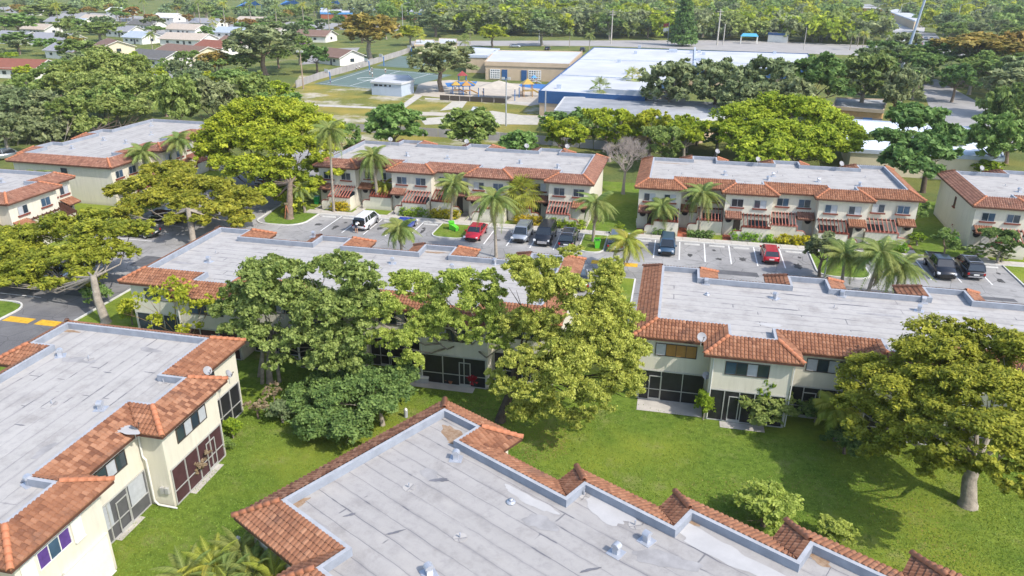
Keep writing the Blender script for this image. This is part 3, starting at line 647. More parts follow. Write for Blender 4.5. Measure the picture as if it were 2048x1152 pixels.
for root, L in ((D0, [(160, 720, 1.2, .5, PON, 0), (300, 700, 1.0, .3, PON, 0), (340, 760, .8, .5, PON, 0), (90, 900, .9, .3, PON, 80), (60, 968, .6, .25, TARP, 0), (135, 662, 1.3, .18, LIT, 0), (215, 745, .4, .05, TARP, 0), (300, 745, .4, .05, TARP, 0), (40, 850, .35, .06, TARP, 0), (250, 860, .9, .5, PCH, 0)]),
                (D, [(1500, 575, 1.6, .2, TARP, 0), (1590, 590, 1.4, .1, TARP, 0), (1560, 618, 1.6, .08, TARP, 0), (1700, 610, 1.6, .08, TARP, 0), (1380, 622, .5, .2, PON, 0), (1420, 560, .8, .3, PON, 0), (1540, 650, 1.2, .3, PCH, 0), (1760, 630, 1.6, .3, PON, 0), (1345, 540, .8, .15, LIT, 0), (1690, 600, .7, .4, PON, 0), (1900, 625, 1.6, .4, PCH, 0)]),
                (M_, [(470, 462, 1.4, .3, LIT, 0), (360, 525, 1.6, .3, PON, 0), (560, 490, 1.8, .25, PON, 0), (680, 480, 1.0, .2, LIT, 0), (870, 505, 1.2, .25, LIT, 0)]),
                (G2, [(800, 290, 2, .4, PON, 0), (890, 300, 1.6, .3, PON, 0), (1150, 315, 2.2, .25, PON, 0), (830, 288, 1, .2, LIT, 0)]), (G3, [(1345, 327, 2.2, .2, LIT, 0), (1450, 322, 1, .3, PCH, 0), (1580, 330, 1.2, .4, PCH, 0), (1700, 342, 2, .3, PON, 0)])):
    for i, (x, y, rx, ry, m, rz) in enumerate(L): rblot('roof_litter' if m is LIT else 'roof_stain', root, x, y, rx, ry, m, rz, 100 + i, .004 + i * .0006)

mt = face_mtx(D0, 'S', -27.2, 30.75)
for x in (-.05, .25):
    p = MB(); p.box(x, .01, 1.0, x + .22, .16, 1.4); p.build('meter_box', ALU, D0).matrix_local = mt
for root, xs, w in ((D, (3.9, 9.15, 14.0, 19.2), 47.55), (M_, (-37.6, -27.4, -17.3), 48.05)):
    for x in xs: q = MB(); q.tube([(0, .07, 5.05), (0, .07, .15)], .045, 6); q.build('downpipe', SHUT, root).matrix_local = face_mtx(root, 'S', x + .12, w)
# ---------------------------------------------------------------- ground, roads, lots
sheet('ground', [(-3000, -200), (3000, -200), (3000, 5000), (-3000, 5000)], 0, GROUND)
sheet('lawn', [(-68, -20), (80, -20), (80, 112), (-100, 112), (-100, 40), (-68, 40)], .004, GRASS)
sheet('parking_lot', [(-66, 62), (75, 62), (75, 86.2), (-44, 86.2), (-44.5, 82.5), (-45.5, 81), (-50.5, 81.2), (-57, 96), (-57, 140), (-66, 140)][:3] + [(75, 86.2), (-44, 86.2), (-44, 82.5), (-45, 81.2), (-46.5, 80.8), (-49, 81.5), (-50, 83), (-51, 90), (-51, 130), (-66, 130)], .008, ASPH)
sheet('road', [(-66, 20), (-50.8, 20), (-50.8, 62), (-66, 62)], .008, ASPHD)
sheet('grass_verge', [(-68.5, 20), (-57.6, 20), (-57.6, 52), (-58.3, 53.2), (-60, 53.6), (-68.5, 53.6)], .05, GRASS)
def kerb(pts, name='kerb', closed=False, w=.16, h=.13, m=CONCW):
    """kerb stones along a line"""
    P = [Vector((p[0], p[1])) for p in pts]; n = len(P); vs = []
    for i, p in enumerate(P):
        a = P[i - 1] if (i or closed) else p; b = P[(i + 1) % n] if (i < n - 1 or closed) else p
        d = (b - a).normalized(); q = Vector((-d.y, d.x)) * w / 2
        vs += [(p.x - q.x, p.y - q.y, 0), (p.x - q.x, p.y - q.y, h), (p.x + q.x, p.y + q.y, h), (p.x + q.x, p.y + q.y, 0)]
    k = n if closed else n - 1; fs = []
    for i in range(k):
        a, b = 4 * i, 4 * ((i + 1) % n)
        fs += [(a, b, b + 1, a + 1), (a + 1, b + 1, b + 2, a + 2), (a + 2, b + 2, b + 3, a + 3)]
    mb = MB(); mb.add(vs, fs); return mb.build(name, m, kind='structure')
def arc(cx, cy, r, a0, a1, n=6): return [(cx + r * math.cos(R(a0 + (a1 - a0) * k / n)), cy + r * math.sin(R(a0 + (a1 - a0) * k / n))) for k in range(n + 1)]
def island(x0, x1, y0, y1, r=1.2):
    pts = arc(x0 + r, y0 + r, r, 180, 270) + arc(x1 - r, y0 + r, r, 270, 360) + [(x1, y1), (x0, y1)]
    sheet('island_grass', pts, .1, GRASS); kerb(pts, closed=True)
kerb([(-44, 86.2), (75, 86.2)])
kerb([(-44, 86.2)] + arc(-46.3, 83.2, 2.3, 0, -90) + arc(-48.5, 82.8, 2, 270, 190) + [(-50.8, 90), (-50.8, 128)])
kerb([(-50.8, 20), (-50.8, 62.5), (-46, 66)]); kerb(arc(-59.3, 51.8, 1.8, 0, 90) + [(-68, 53.6)]); kerb([(-57.5, 20), (-57.5, 51.8)])
island(-27.3, -23.1, 80.9, 86.1); island(-9.5, -6.7, 79.9, 86.1); island(16.1, 21.4, 78.4, 86.1, 1.6); island(36.2, 42, 78.6, 86.1)
island(-6.4, -2.6, 60, 72.9)
# sidewalk of separate slabs
sw = MB(); x = -46.
SLAB = None
k = 0
rg = random.Random(2)
side = empty('sidewalk', (0, 0, 0)); side['kind'] = 'structure'
while x < 60:
    if SLAB is None: b = MB(); b.box(0, 0, 0, 1.82, 1.35, .11); SLAB = b.mesh('slab', CONC)
    o = link('slab', SLAB, side, loc=(x, 86.32, rg.uniform(0, .012))); x += 1.85
for px, le in ((-44.8, 1), (-39.6, 1), (-34.5, 1), (-25.6, 0), (-24.1, 1), (-15.2, 0), (-10.1, 0), (-2.9, 1), (2.0, 1), (7.3, 1), (16.5, 0), (21.9, 0), (27.5, 0), (35, 1), (40.2, 1)):
    sheet('footpath', [(px - .55, 87.7), (px + .55, 87.7), (px + .55, 90.5), (px - .55, 90.5)], .03, BRICKP if px in (2.0,) else CONC)
# parking markings, one painted line each
LINE = None
for x in [-40.8, -38.05, -35.3, -32.55, -29.8, -20.45, -17.75, -15.0, -12.3, -3.85, -1.05, 1.76, 4.56, 7.33, 10.1, 12.95, 24.6, 27.4, 30.25, 33.15]:
    sheet('parking_line', [(x - .06, 79.9), (x + .06, 79.9), (x + .06, 86.05), (x - .06, 86.05)], .016, PAINT)
for y in (55.1, 57.9, 60.7, 63.5, 66.3, 69.1, 71.9, 74.7, 77.5, 80.3):
    sheet('parking_line', [(-63.6, y - .06), (-57.8, y - .06), (-57.8, y + .06), (-63.6, y + .06)], .016, PAINT)
_w = MB(); _w.add([(-.9, -.09, 0), (.9, -.09, 0), (.9, .09, 0), (-.9, .09, 0), (-.86, -.05, .13), (.86, -.05, .13), (.86, .05, .13), (-.86, .05, .13)], [(4, 5, 6, 7), (0, 1, 5, 4), (1, 2, 6, 5), (2, 3, 7, 6), (3, 0, 4, 7)])
WS = _w.mesh('wheel_stop', CONCW)
for x in [-42.2, -39.4, -36.7, -33.9, -31.2, -28.6, -19.1, -16.4, -13.6, -11, -5.2, -2.4, .35, 3.15, 5.95, 8.7, 11.5, 14.4, 26, 28.8, 31.7, 34.6]:
    CX = [(-36.2, 'white SUV'), (-31.15, 'blue coupe'), (-22.0, 'red car under the palm'), (-16.5, 'silver SUV'), (-13.7, 'chrome-grilled black SUV'), (-10.9, 'black SUV seen from behind'), (-5.4, 'dark grey car'), (.35, 'blue-grey van'), (11.5, 'red hatchback'), (28.85, 'black pickup'), (31.75, 'black crossover')]
    cx_, cn = min(CX, key=lambda c: abs(c[0] - x)); k_ = int(round(abs(x - cx_) / 2.78)); rel = 'in front of' if k_ == 0 else ('one space' if k_ == 1 else ('two', 'three', 'four')[k_ - 2] + ' spaces') + (' right of' if x > cx_ else ' left of')
    link('wheel_stop', WS, loc=(x, 85.35, .01), label='white concrete wheel stop ' + rel + ' the ' + cn, cat='wheel stop', group='wheel stops along the sidewalk')
sheet('yellow_marking', [(-57.2, 49.9), (-54.5, 49.9), (-54.5, 50.9), (-57.2, 50.9)], .016, YEL); sheet('yellow_marking', [(-53.9, 49.9), (-51.0, 49.9), (-51.0, 50.9), (-53.9, 50.9)], .016, YEL)
sheet('yellow_marking', [(-7.6, 76.5), (-2.6, 76.5), (-2.6, 77.6), (-7.6, 77.6)], .016, YEL); sheet('asphalt_patch', [(-53.8, 44.6), (-51.4, 44.6), (-51.2, 46.4), (-53.6, 46.2)], .014, ASPHD)
for cx, cy, w, h in ((1.4, 48.4, 4.6, 1.6), (6.4, 47, 3, .8), (-15.5, 47.6, 5, .9), (-27.9, 28.6, .4, 2), (-26.3, 33.6, .4, 3)):
    sheet('patio_slab', [(cx - w / 2, cy - h / 2), (cx + w / 2, cy - h / 2), (cx + w / 2, cy + h / 2), (cx - w / 2, cy + h / 2)], .03, CONC)
BARE = mat('bare_earth', (.24, .20, .11), .95, .3, 1.5)
# ---------------------------------------------------------------- school grounds
def A(L, z=0): return [at(x, y, z) for x, y in L]
sheet('school_field', A([(590, 300), (1100, 300), (1090, 215), (1060, 190), (820, 165), (600, 150), (560, 210)]), .01, GRASSF)
COURT = mat('court_green', (.12, .17, .15), .8, .12, .3); SAND = mat('sand_pale', (.46, .41, .34), .95, .12, .6); PBLUE = mat('rubber_blue', (.05, .17, .42), .8, .1)
sheet('basketball_court', A([(628, 168), (790, 182), (905, 150), (740, 136)]), .03, COURT); sheet('basketball_court', A([(752, 132), (870, 140), (900, 118), (800, 112)]), .03, COURT)
for a, b in (((655, 166), (745, 138)), ((760, 178), (860, 148)), ((640, 167), (790, 181)), ((700, 172), (800, 142)), ((745, 138), (890, 152))):
    p, q = at(*a), at(*b); d = (q - p).normalized(); n_ = Vector((-d.y, d.x, 0)) * .09
    sheet('court_line', [p - n_, q - n_, q + n_, p + n_], .05, PAINT)
cc = at(735, 158); mbc = MB(); mbc.tube([(cc.x + 3 * math.cos(a * math.pi / 12), cc.y + 3 * math.sin(a * math.pi / 12), .05) for a in range(25)], .06, 4, cap=False); mbc.build('court_line', PAINT, kind='structure')
sheet('playground_surface', A([(838, 165), (900, 160), (1120, 172), (1100, 205), (1060, 212), (828, 190)]), .02, SAND)
sheet('rubber_surface', A([(890, 166), (955, 163), (948, 173), (895, 174)]), .04, PBLUE); sheet('rubber_surface', A([(1034, 173), (1048, 165), (1098, 170), (1082, 178)]), .04, PBLUE)
sheet('footpath', A([(615, 208), (795, 216), (830, 190), (845, 192), (805, 220), (615, 212)]), .04, CONC); sheet('footpath', A([(850, 196), (1075, 206), (1075, 209), (850, 199)]), .04, CONC)
sheet('footpath', A([(780, 222), (1100, 232), (1100, 238), (780, 229)]), .035, SAND)
BARE2 = mat('bare_limestone', (.46, .43, .36), .95, .15, 1.)
for L in ([(930, 228), (985, 222), (1080, 236), (1075, 250), (960, 248)], [(840, 238), (905, 232), (930, 246), (850, 250)], [(905, 203), (935, 202), (925, 216), (880, 222)]): sheet('bare_patch', A(L), .045, BARE2)
sheet('road', A([(820, 92), (1200, 92), (1900, 118), (2100, 126), (2100, 108), (1900, 98), (1500, 80), (820, 82)]), .02, mat('road_pale', (.34, .32, .30), .9, .12, .2))
sheet('road', A([(1840, 165), (1872, 158), (2060, 262), (2100, 300), (1925, 300), (1868, 240)]), .02, mat('lane_pale', (.30, .29, .28), .9, .2, .15))
sheet('road', A([(1690, 10), (1740, 8), (1850, 55), (1845, 85), (1800, 90), (1760, 60)]), .02, mat('road_light_grey', (.42, .41, .40), .9, .1, .2))  # even light grey surface of the top right road
sheet('parking_lot', A([(1775, 62), (1870, 66), (1900, 100), (1770, 92)]), .025, ASPH)
sheet('street', A([(400, 60), (650, 55), (640, 62), (480, 75), (330, 165), (270, 160), (420, 100), (280, 60)]), .02, mat('street_grey', (.30, .29, .28), .9, .1, .2))
sheet('street', A([(0, 24), (330, 50), (700, 60), (800, 62), (800, 50), (330, 36), (0, 12)]), .02, MATS['street_grey'])
sheet('paved_yard', A([(640, 98), (720, 95), (700, 120), (600, 130)]), .022, MATS['street_grey'])

# stains and repairs on the paving: irregular flat patches
OIL = mat('oil_stain', (.07, .068, .066), .7, .4, 2.); REP = mat('asphalt_repair', (.11, .11, .115), .9, .2, 1.); TYR = mat('tyre_mark', (.12, .118, .12), .9, .3, 1.5)
def blot(name, cx, cy, rx, ry, m, z, seed, root=None):
    r = random.Random(seed); n = 15; pts = []
    for k in range(n):
        a = 2 * math.pi * k / n; q = r.uniform(.55, 1.15); pts.append((cx + rx * q * math.cos(a), cy + ry * q * math.sin(a)))
    mb = MB(); mb.poly([(p[0], p[1], z) for p in pts]); return mb.build(name, m, root, kind='structure' if root is None else None)
rg = random.Random(12)
for i, x in enumerate([-42.2, -39.4, -36.7, -28.6, -19.1, -2.4, 3.15, 5.95, 8.7, 14.4, 26, 34.6, -33.9, -16.4]):
    blot('oil_stain', x + rg.uniform(-.3, .3), 81.8 + rg.uniform(-1, 1.2), rg.uniform(.25, .6), rg.uniform(.4, 1.1), OIL, .0125 + i * .0001, i)
    if i % 2: blot('oil_stain', x + rg.uniform(-.5, .5), 83.6 + rg.uniform(-.6, .6), .25, .35, OIL, .0145 + i * .0001, 50 + i)
for i, (x, y, w, h) in enumerate(((-36, 75, 3, 1.2), (-12, 76.5, 2, 2.2), (6, 77.2, 4, 1.2), (22, 75, 2.4, 1.6), (-54, 66, 1.5, 3), (-55, 57, 1.2, 1.6), (31, 76, 3, .8))):
    sheet('asphalt_repair', [(x - w, y - h * .5), (x + w, y - h * .55), (x + w * .96, y + h * .5), (x - w * 1.02, y + h * .5)], .0115 + i * .0002, REP)
# ---------------------------------------------------------------- keep-clear zones for scattered trees
CLEAR = []
def clear_px(L): CLEAR.append([tuple(at(x, y)[:2]) for x, y in L])
def clear_xy(L): CLEAR.append(L)
def blocked(p):
    for poly in CLEAR:
        c = False; n = len(poly)
        for i in range(n):
            a, b = poly[i], poly[i - 1]
            if (a[1] > p[1]) != (b[1] > p[1]) and p[0] < (b[0] - a[0]) * (p[1] - a[1]) / (b[1] - a[1]) + a[0]: c = not c
        if c: return True
    return False
clear_px([(850, 85), (1200, 85), (1900, 112), (2100, 122), (2100, 112), (1900, 102), (1500, 84), (850, 84)][:0] or [(820, 90), (1200, 90), (1900, 118), (2100, 126), (2100, 108), (1900, 98), (1500, 82), (820, 84)])
clear_px([(1840, 165), (1872, 158), (2060, 262), (2100, 300), (1935, 300), (1880, 215)])
clear_px([(1775, 62), (1870, 66), (1900, 100), (1770, 92)]); clear_px([(1690, 10), (1740, 8), (1850, 55), (1845, 85), (1800, 90), (1760, 60)])
clear_px([(590, 300), (1100, 300), (1090, 190), (950, 130), (820, 100), (600, 150), (560, 210)])
clear_xy([(-90, 80), (-60, 80), (-60, 116), (-90, 116)]); clear_xy([(-47, 88), (30, 88), (30, 109), (-47, 109)]); clear_xy([(-32, 150), (45, 150), (60, 380), (-60, 380)]); clear_xy([(28, 145), (75, 145), (75, 190), (28, 190)])
# pitched-roof cottages: (px, py of the near long-side foot, length, depth, turn, roof, wall, gable side, label)
RG = {k: mat('shingle_' + k, c, .9, .14, 1.5, .3, 8.) for k, c in dict(grey=(.27, .27, .29), dark=(.13, .125, .12), tan=(.45, .38, .31), brown=(.20, .125, .095), blue=(.36, .41, .47), red=(.24, .09, .06), white=(.62, .62, .62)).items()}
HOUSES = [
 (118, 54, 15, 9, 8, 'grey', 'cottage with light grey roof and white gable end, at the top left'),
 (152, 56, 10, 8, 12, 'blue', 'cottage with blue-grey roof and bright gable, beside the light grey one'),
 (22, 88, 15, 9, 10, 'grey', 'long grey-roofed cottage at the left edge'),
 (100, 92, 17, 9, 5, 'grey', 'grey-roofed cottage right of the one at the left edge'),
 (212, 108, 13, 10, 40, 'brown', 'brown-roofed cottage with its cream gable towards the camera'),
 (172, 130, 13, 9, 30, 'brown', 'small brown-grey roof below the brown gabled cottage'),
 (284, 60, 15, 9, 10, 'dark', 'dark grey roof with white gable, upper row of cottages'),
 (365, 70, 16, 10, 8, 'tan', 'pale tan-roofed cottage, upper row of cottages'),
 (272, 88, 10, 9, 12, 'blue', 'cottage with pale blue roof and white gable, middle of the cottages'),
 (365, 92, 18, 10, 6, 'tan', 'wide tan roof with white gable, in front of the upper pale tan one'),
 (460, 77, 14, 9, 5, 'blue', 'white cottage with pale roof and dark windows by the royal palms'),
 (360, 122, 19, 11, 20, 'brown', 'large brown-roofed cottage with cream wall and white windows'),
 (425, 110, 13, 10, 15, 'red', 'brick-red roof behind the grey-green tree'),
 (300, 134, 15, 10, 15, 'dark', 'dark-roofed cottage with small white gable left of the large brown one'),
 (20, 156, 16, 10, 0, 'red', 'maroon-roofed white cottage with dark shuttered windows at the left edge'),
 (540, 73, 13, 9, 12, 'tan', 'tan roof with white gable left of the mauve car'),
 (612, 84, 18, 10, 2, 'brown', 'brown-roofed white cottage behind the mauve car'),
 (672, 130, 11, 9, 30, 'brown', 'rounded brown roof beside the grey court fence'),
 (330, 44, 14, 9, 8, 'white', 'pale-roofed cottage right of the dark grey one in the upper row'), (185, 48, 14, 9, 10, 'tan', 'tan-roofed cottage right of the blue-grey gabled one'),
 (70, 70, 14, 9, 8, 'tan', 'tan roof between the grey-roofed cottages at the upper left'), (240, 74, 13, 9, 12, 'grey', 'grey roof left of the pale blue gabled cottage'),
 (410, 56, 15, 9, 6, 'grey', 'grey roof behind the first royal palms'), (500, 52, 15, 9, 6, 'tan', 'tan roof behind the fourth royal palm'), (20, 50, 15, 9, 8, 'brown', 'brown roof at the left edge of the upper rows'),
 (130, 118, 14, 9, 12, 'grey', 'grey roof above the loose green tree at the left'), (470, 100, 13, 9, 12, 'brown', 'brown roof beside the large grey-green tree'),
 (60, 30, 16, 9, 5, 'tan', 'tan roof in the very top left row'),
 (235, 30, 15, 9, 8, 'white', 'pale roof in the top row behind the dark grey one'),
 (1890, 22, 18, 10, 10, 'red', 'red-brown roof at the top right'), (1965, 30, 20, 10, 5, 'red', 'long reddish roof at the top right corner'), (1560, 62, 14, 9, 0, 'white', 'low pale shelter beyond the far road'),
]
for h in HOUSES:
    p = at(h[0], h[1]); r = max(h[2], h[3]) * .62; c_ = (p.x, p.y + h[3] * .5); clear_xy([(c_[0] - r, c_[1] - r - 9), (c_[0] + r, c_[1] - r - 9), (c_[0] + r, c_[1] + r), (c_[0] - r, c_[1] + r)])
# ---------------------------------------------------------------- foliage
LM = {
 'poinciana': leaf_mat('leaf_poinciana', (.19, .22, .02), (.56, .52, .065), .42),
 'lime': leaf_mat('leaf_lime', (.20, .29, .02), (.58, .64, .06), .42),
 'paper': leaf_mat('leaf_paperbark', (.26, .36, .06), (.60, .70, .16), .45),
 'green': leaf_mat('leaf_green', (.14, .235, .05), (.39, .51, .15), .4),
 'dark': leaf_mat('leaf_dark', (0.084, 0.161, 0.042), (0.276, 0.396, 0.108), .35),
 'oak': leaf_mat('leaf_oak', (0.126, 0.182, 0.077), (0.372, 0.444, 0.204), .35),
 'rust': leaf_mat('leaf_rust', (0.210, 0.182, 0.042), (0.552, 0.372, 0.096), .38),
 'hedge': leaf_mat('leaf_hedge', (0.140, 0.266, 0.021), (0.408, 0.564, 0.048), .35),
 'gold': leaf_mat('leaf_gold', (0.280, 0.308, 0.017), (0.744, 0.648, 0.036), .35),
 'red': leaf_mat('leaf_red', (0.280, 0.014, 0.042), (0.600, 0.036, 0.120), .3),
 'palm': leaf_mat('leaf_palm', (0.140, 0.210, 0.056), (0.432, 0.504, 0.144), .4),
 'palmy': leaf_mat('leaf_palm_yellow', (0.252, 0.308, 0.042), (0.624, 0.624, 0.120), .4),
 'dry': leaf_mat('leaf_dry', (0.238, 0.196, 0.098), (0.456, 0.384, 0.240), .25),
}
def foliage(name, lobes, n, size=(.34, .16), mt='green', seed=0, flat=.5, sub=.24, down=-.45, fill=.22, persub=34, spread=None, split=None):
    """many leaf sprays, clumped in tufts over rounded limbs. lobes: (x,y,z,rx,ry,rz)"""
    rg = np.random.default_rng(seed); L = np.array(lobes, float)
    if split:
        # each limb carries several smaller leafy pads with air between them
        K, fr, fl = split; m0 = len(L); d0 = rg.normal(size=(m0 * K, 3)); d0 /= np.linalg.norm(d0, axis=1)[:, None]; d0[:, 2] = np.where(d0[:, 2] < -.35, -d0[:, 2], d0[:, 2])
        B = np.repeat(L, K, 0); B[:, :3] += d0 * B[:, 3:] * rg.uniform(.55, 1.0, (m0 * K, 1)); q = rg.uniform(.65, 1.25, (m0 * K, 1)) * fr
        B[:, 3:5] *= q; B[:, 5:6] = B[:, 3:4] * fl * rg.uniform(.8, 1.2, (m0 * K, 1)); L = B
    area = (L[:, 3] * L[:, 4] + L[:, 3] * L[:, 5] + L[:, 4] * L[:, 5]); pr = area / area.sum()
    ns = max(4, n // persub); k = rg.choice(len(L), ns, p=pr)
    padtone = rg.normal(0, .1, len(L)); d = rg.normal(size=(ns, 3)); d /= np.linalg.norm(d, axis=1)[:, None]
    lowm = d[:, 2] < down; d[lowm, 2] *= -1
    rad = np.where(rg.random(ns) < fill, rg.random(ns) ** .5 * .8, 1 + rg.normal(0, .09, ns))
    cen = L[k, :3] + d * L[k, 3:] * rad[:, None]
    tone = rg.normal(0, .2, ns)
    idx = np.repeat(np.arange(ns), persub); m = len(idx)
    sr = (L[k, 3:].mean(1) * sub)[idx] if spread is None else np.full(m, spread)
    off = rg.normal(size=(m, 3)) * np.array([.6, .6, .36]); P = cen[idx] + off * sr[:, None]
    # leaf planes face outwards / upwards with scatter
    nrm = d[idx] * .6 + rg.normal(size=(m, 3)) * .75 + np.array([0, 0, flat * 1.6]); nrm /= np.linalg.norm(nrm, axis=1)[:, None]
    a = np.cross(nrm, rg.normal(size=(m, 3))); a /= np.linalg.norm(a, axis=1)[:, None]; b = np.cross(nrm, a)
    s = (.7 + .6 * rg.random(m))[:, None]
    A, B = a * size[0] * s, b * size[1] * s
    V = np.stack([P - A, P - B + A * .15, P + A, P + B + A * .15], 1).reshape(-1, 3)
    me = bpy.data.meshes.new(name); me.vertices.add(4 * m); me.vertices.foreach_set('co', V.astype('f').ravel())
    me.loops.add(4 * m); me.loops.foreach_set('vertex_index', np.arange(4 * m, dtype='i'))
    me.polygons.add(m); me.polygons.foreach_set('loop_start', np.arange(0, 4 * m, 4, dtype='i')); me.polygons.foreach_set('loop_total', np.full(m, 4, dtype='i'))
    me.materials.append(LM[mt]); t = np.clip(.42 + padtone[k][idx] + tone[idx] + rg.normal(0, .14, m) + .10 * off[:, 2], 0, 1)
    at_ = me.attributes.new('tint', 'FLOAT', 'POINT'); at_.data.foreach_set('value', np.repeat(t, 4).astype('f'))
    me.update(calc_edges=True); me.validate(); return me
def limbs(lobes, fork, r0, base=(0, 0, 0), seed=0, lean=0., maxn=12, bm=None, forks=None):
    rg = random.Random(seed); m = MB(); b = Vector(base); f = Vector(fork); mid = b.lerp(f, .5) + Vector((rg.uniform(-.2, .2), rg.uniform(-.2, .2), 0)) * (1 + lean)
    m.tube([b - Vector((0, 0, .2)), b + Vector((0, 0, .25)), mid, f], [r0 * 1.7, r0 * 1.15, r0, r0 * .8], 8, cap=False)
    for l in sorted(lobes, key=lambda l: -l[3])[:maxn]:
        c = Vector(l[:3]) - Vector((0, 0, l[5] * .25)); q = f.lerp(c, .5) + Vector((rg.uniform(-.4, .4), rg.uniform(-.4, .4), -.12 * (c - f).length + rg.uniform(-.2, .2)))
        m.tube([f - Vector((0, 0, .2)), q, c], [r0 * .42, r0 * .2, r0 * .05], 5, cap=False)
        for _ in range(3):
            e = c + Vector((rg.uniform(-.8, .8) * l[3], rg.uniform(-.8, .8) * l[4], rg.uniform(-.1, .7) * l[5])); m.tube([q.lerp(c, rg.uniform(.2, .9)), e], [r0 * .16, r0 * .04], 4, cap=False)
    return m
def crown(kind, Rr, Hh, seed, nl=None):
    """lobes of a generic crown of radius Rr and total height Hh, standing at the origin"""
    rg = random.Random(seed); out = []
    if kind == 'umbrella':
        n = nl or 11
        for k in range(n):
            a = 2.4 * k + rg.uniform(-.3, .3); q = math.sqrt((k + .4) / n) * Rr * .78
            out.append((q * math.cos(a), q * math.sin(a), Hh * (.84 - .2 * (q / Rr) ** 2) + rg.uniform(-.5, .3) - Rr * .10, Rr * rg.uniform(.3, .4), Rr * rg.uniform(.3, .4), Rr * rg.uniform(.15, .22)))
    elif kind == 'round':
        n = nl or 13
        for k in range(n):
            z = 1 - 1.5 * (k + .5) / n; a = 2.4 * k; q = math.sqrt(max(0, 1 - z * z)); h = Hh * .36
            out.append((q * math.cos(a) * Rr * .62, q * math.sin(a) * Rr * .62, Hh * .57 + z * h * .7, Rr * rg.uniform(.34, .46), Rr * rg.uniform(.34, .46), h * rg.uniform(.42, .58)))
    elif kind == 'bush':
        for k in range(9):
            a = 2.4 * k; q = math.sqrt((k + .3) / 9) * Rr * .7; out.append((q * math.cos(a), q * math.sin(a), Hh * (.52 - .22 * (q / Rr)) + rg.uniform(-.4, .4), Rr * rg.uniform(.38, .5), Rr * rg.uniform(.38, .5), Hh * rg.uniform(.3, .42)))
    elif kind == 'loose':
        n = nl or 14
        for k in range(n):
            a = 2.4 * k; q = rg.uniform(.3, .8) * Rr; out.append((q * math.cos(a), q * math.sin(a), Hh * rg.uniform(.45, .88), Rr * rg.uniform(.2, .32), Rr * rg.uniform(.2, .32), Rr * rg.uniform(.2, .3)))
    return out
TEMPL = {}
def templ(kind, mt, seed, n, fine=1.):
    """unit tree: crown radius 4, height 8"""
    key = (kind, mt, seed, n)
    if key not in TEMPL:
        lob = crown(kind, 4, 8, seed)
        me = foliage('crown', lob, n, (.36 * fine, .19 * fine), mt, seed, .5 if kind != 'umbrella' else .9, .34, persub=22, split=(8, .48, .62 if kind != 'umbrella' else .42))
        tr = limbs(lob, (0, 0, 3.2 if kind != 'umbrella' else 4.0), .26, seed=seed, maxn=8).mesh('trunk', BARK if seed % 2 else BARKW, True)
        TEMPL[key] = (me, tr)
    return TEMPL[key]
def tree(name, x, ytop, Hh, wpx, kind='round', mt='green', seed=0, n=5200, label=None, group=None, base=None, fine=1., cat='tree'):
    """tree whose top stands at a surveyed photo point; Hh metres tall, crown wpx photo pixels wide"""
    p = at(x, ytop, Hh); dist = (p - Vector((0, 0, CH))).dot(Vector(FW)); rad = wpx / 2 * dist / F
    me, tr = templ(kind, mt, seed % 4, n, fine)
    o = empty(name, (p.x, p.y, 0), R(47 * seed + 13), label, cat, group); o.scale = (rad / 4, rad / 4, Hh / 8 * (.9 if kind == 'loose' and cat == 'tree' else 1.06))
    link('trunk', tr, o); link('crown', me, o); return o
def hero(name, label, basept, lob, n, size, mt, r0=.3, fork=None, seed=0, bark=BARK, sub=.28, flat=.5, persub=34, fill=.22, spread=None, maxn=14, extra=None, split=None):
    """tree modelled from its own limbs. lob: (px,py,depthY,rpx[,ry_factor]) measured on the photo; depth in metres"""
    b = Vector(basept); L = []
    for l in lob:
        c = aty(l[0], l[1], l[2]); d = (c - Vector((0, 0, CH))).dot(Vector(FW)); r = l[3] * d / F; k = l[4] if len(l) > 4 else .62
        L.append((c.x - b.x, c.y - b.y, max(c.z, r * k * .6), r, r, r * k))
    o = empty(name, (b.x, b.y, 0), 0, label, 'tree')
    fk = fork or (0, 0, max(1.5, sum(l[2] for l in L) / len(L) * .55))
    t = limbs(L, fk, r0, seed=seed, maxn=maxn)
    if extra: extra(t)
    t.build('trunk', bark, o, True)
    link('crown', foliage('crown', L, n, size, mt, seed, flat, .34, persub=persub, fill=fill, spread=spread, split=split or {'poinciana': (14, .46, .42), 'lime': (17, .46, .5), 'paper': (14, .36, .95), 'green': (13, .40, .65), 'oak': (10, .46, .6), 'dark': (11, .45, .6)}[mt]), o); return o
# ---- trees one can tell apart, near first
b = at(1935, 1010)
hero('poinciana_tree', 'huge yellow-green spreading tree with grey trunk on the lawn at the lower right corner', b,
     [(1900, 690, 46, 62), (1975, 700, 46, 60), (2040, 720, 44, 62), (1850, 720, 46, 55), (1770, 760, 46, 60), (1735, 735, 47, 40), (1830, 790, 43, 62), (1910, 770, 43, 66), (1990, 790, 41, 66), (2060, 800, 41, 60),
      (1740, 830, 43.5, 58), (1700, 790, 45, 32), (1810, 860, 41.5, 60), (1880, 850, 39.5, 62), (1950, 870, 37.5, 60), (2030, 880, 37.5, 60), (1760, 900, 41, 40), (1840, 925, 38.8, 42), (1900, 915, 37, 40), (1990, 940, 35.5, 36), (2040, 980, 34.5, 34), (2080, 930, 36, 50), (1950, 655, 47, 26), (1940, 740, 44, 50)],
     170000, (.118, .056), 'poinciana', .42, (0.1, .6, 3.0), 1, BARKW, sub=.27, flat=1.0, persub=46, fill=.15)
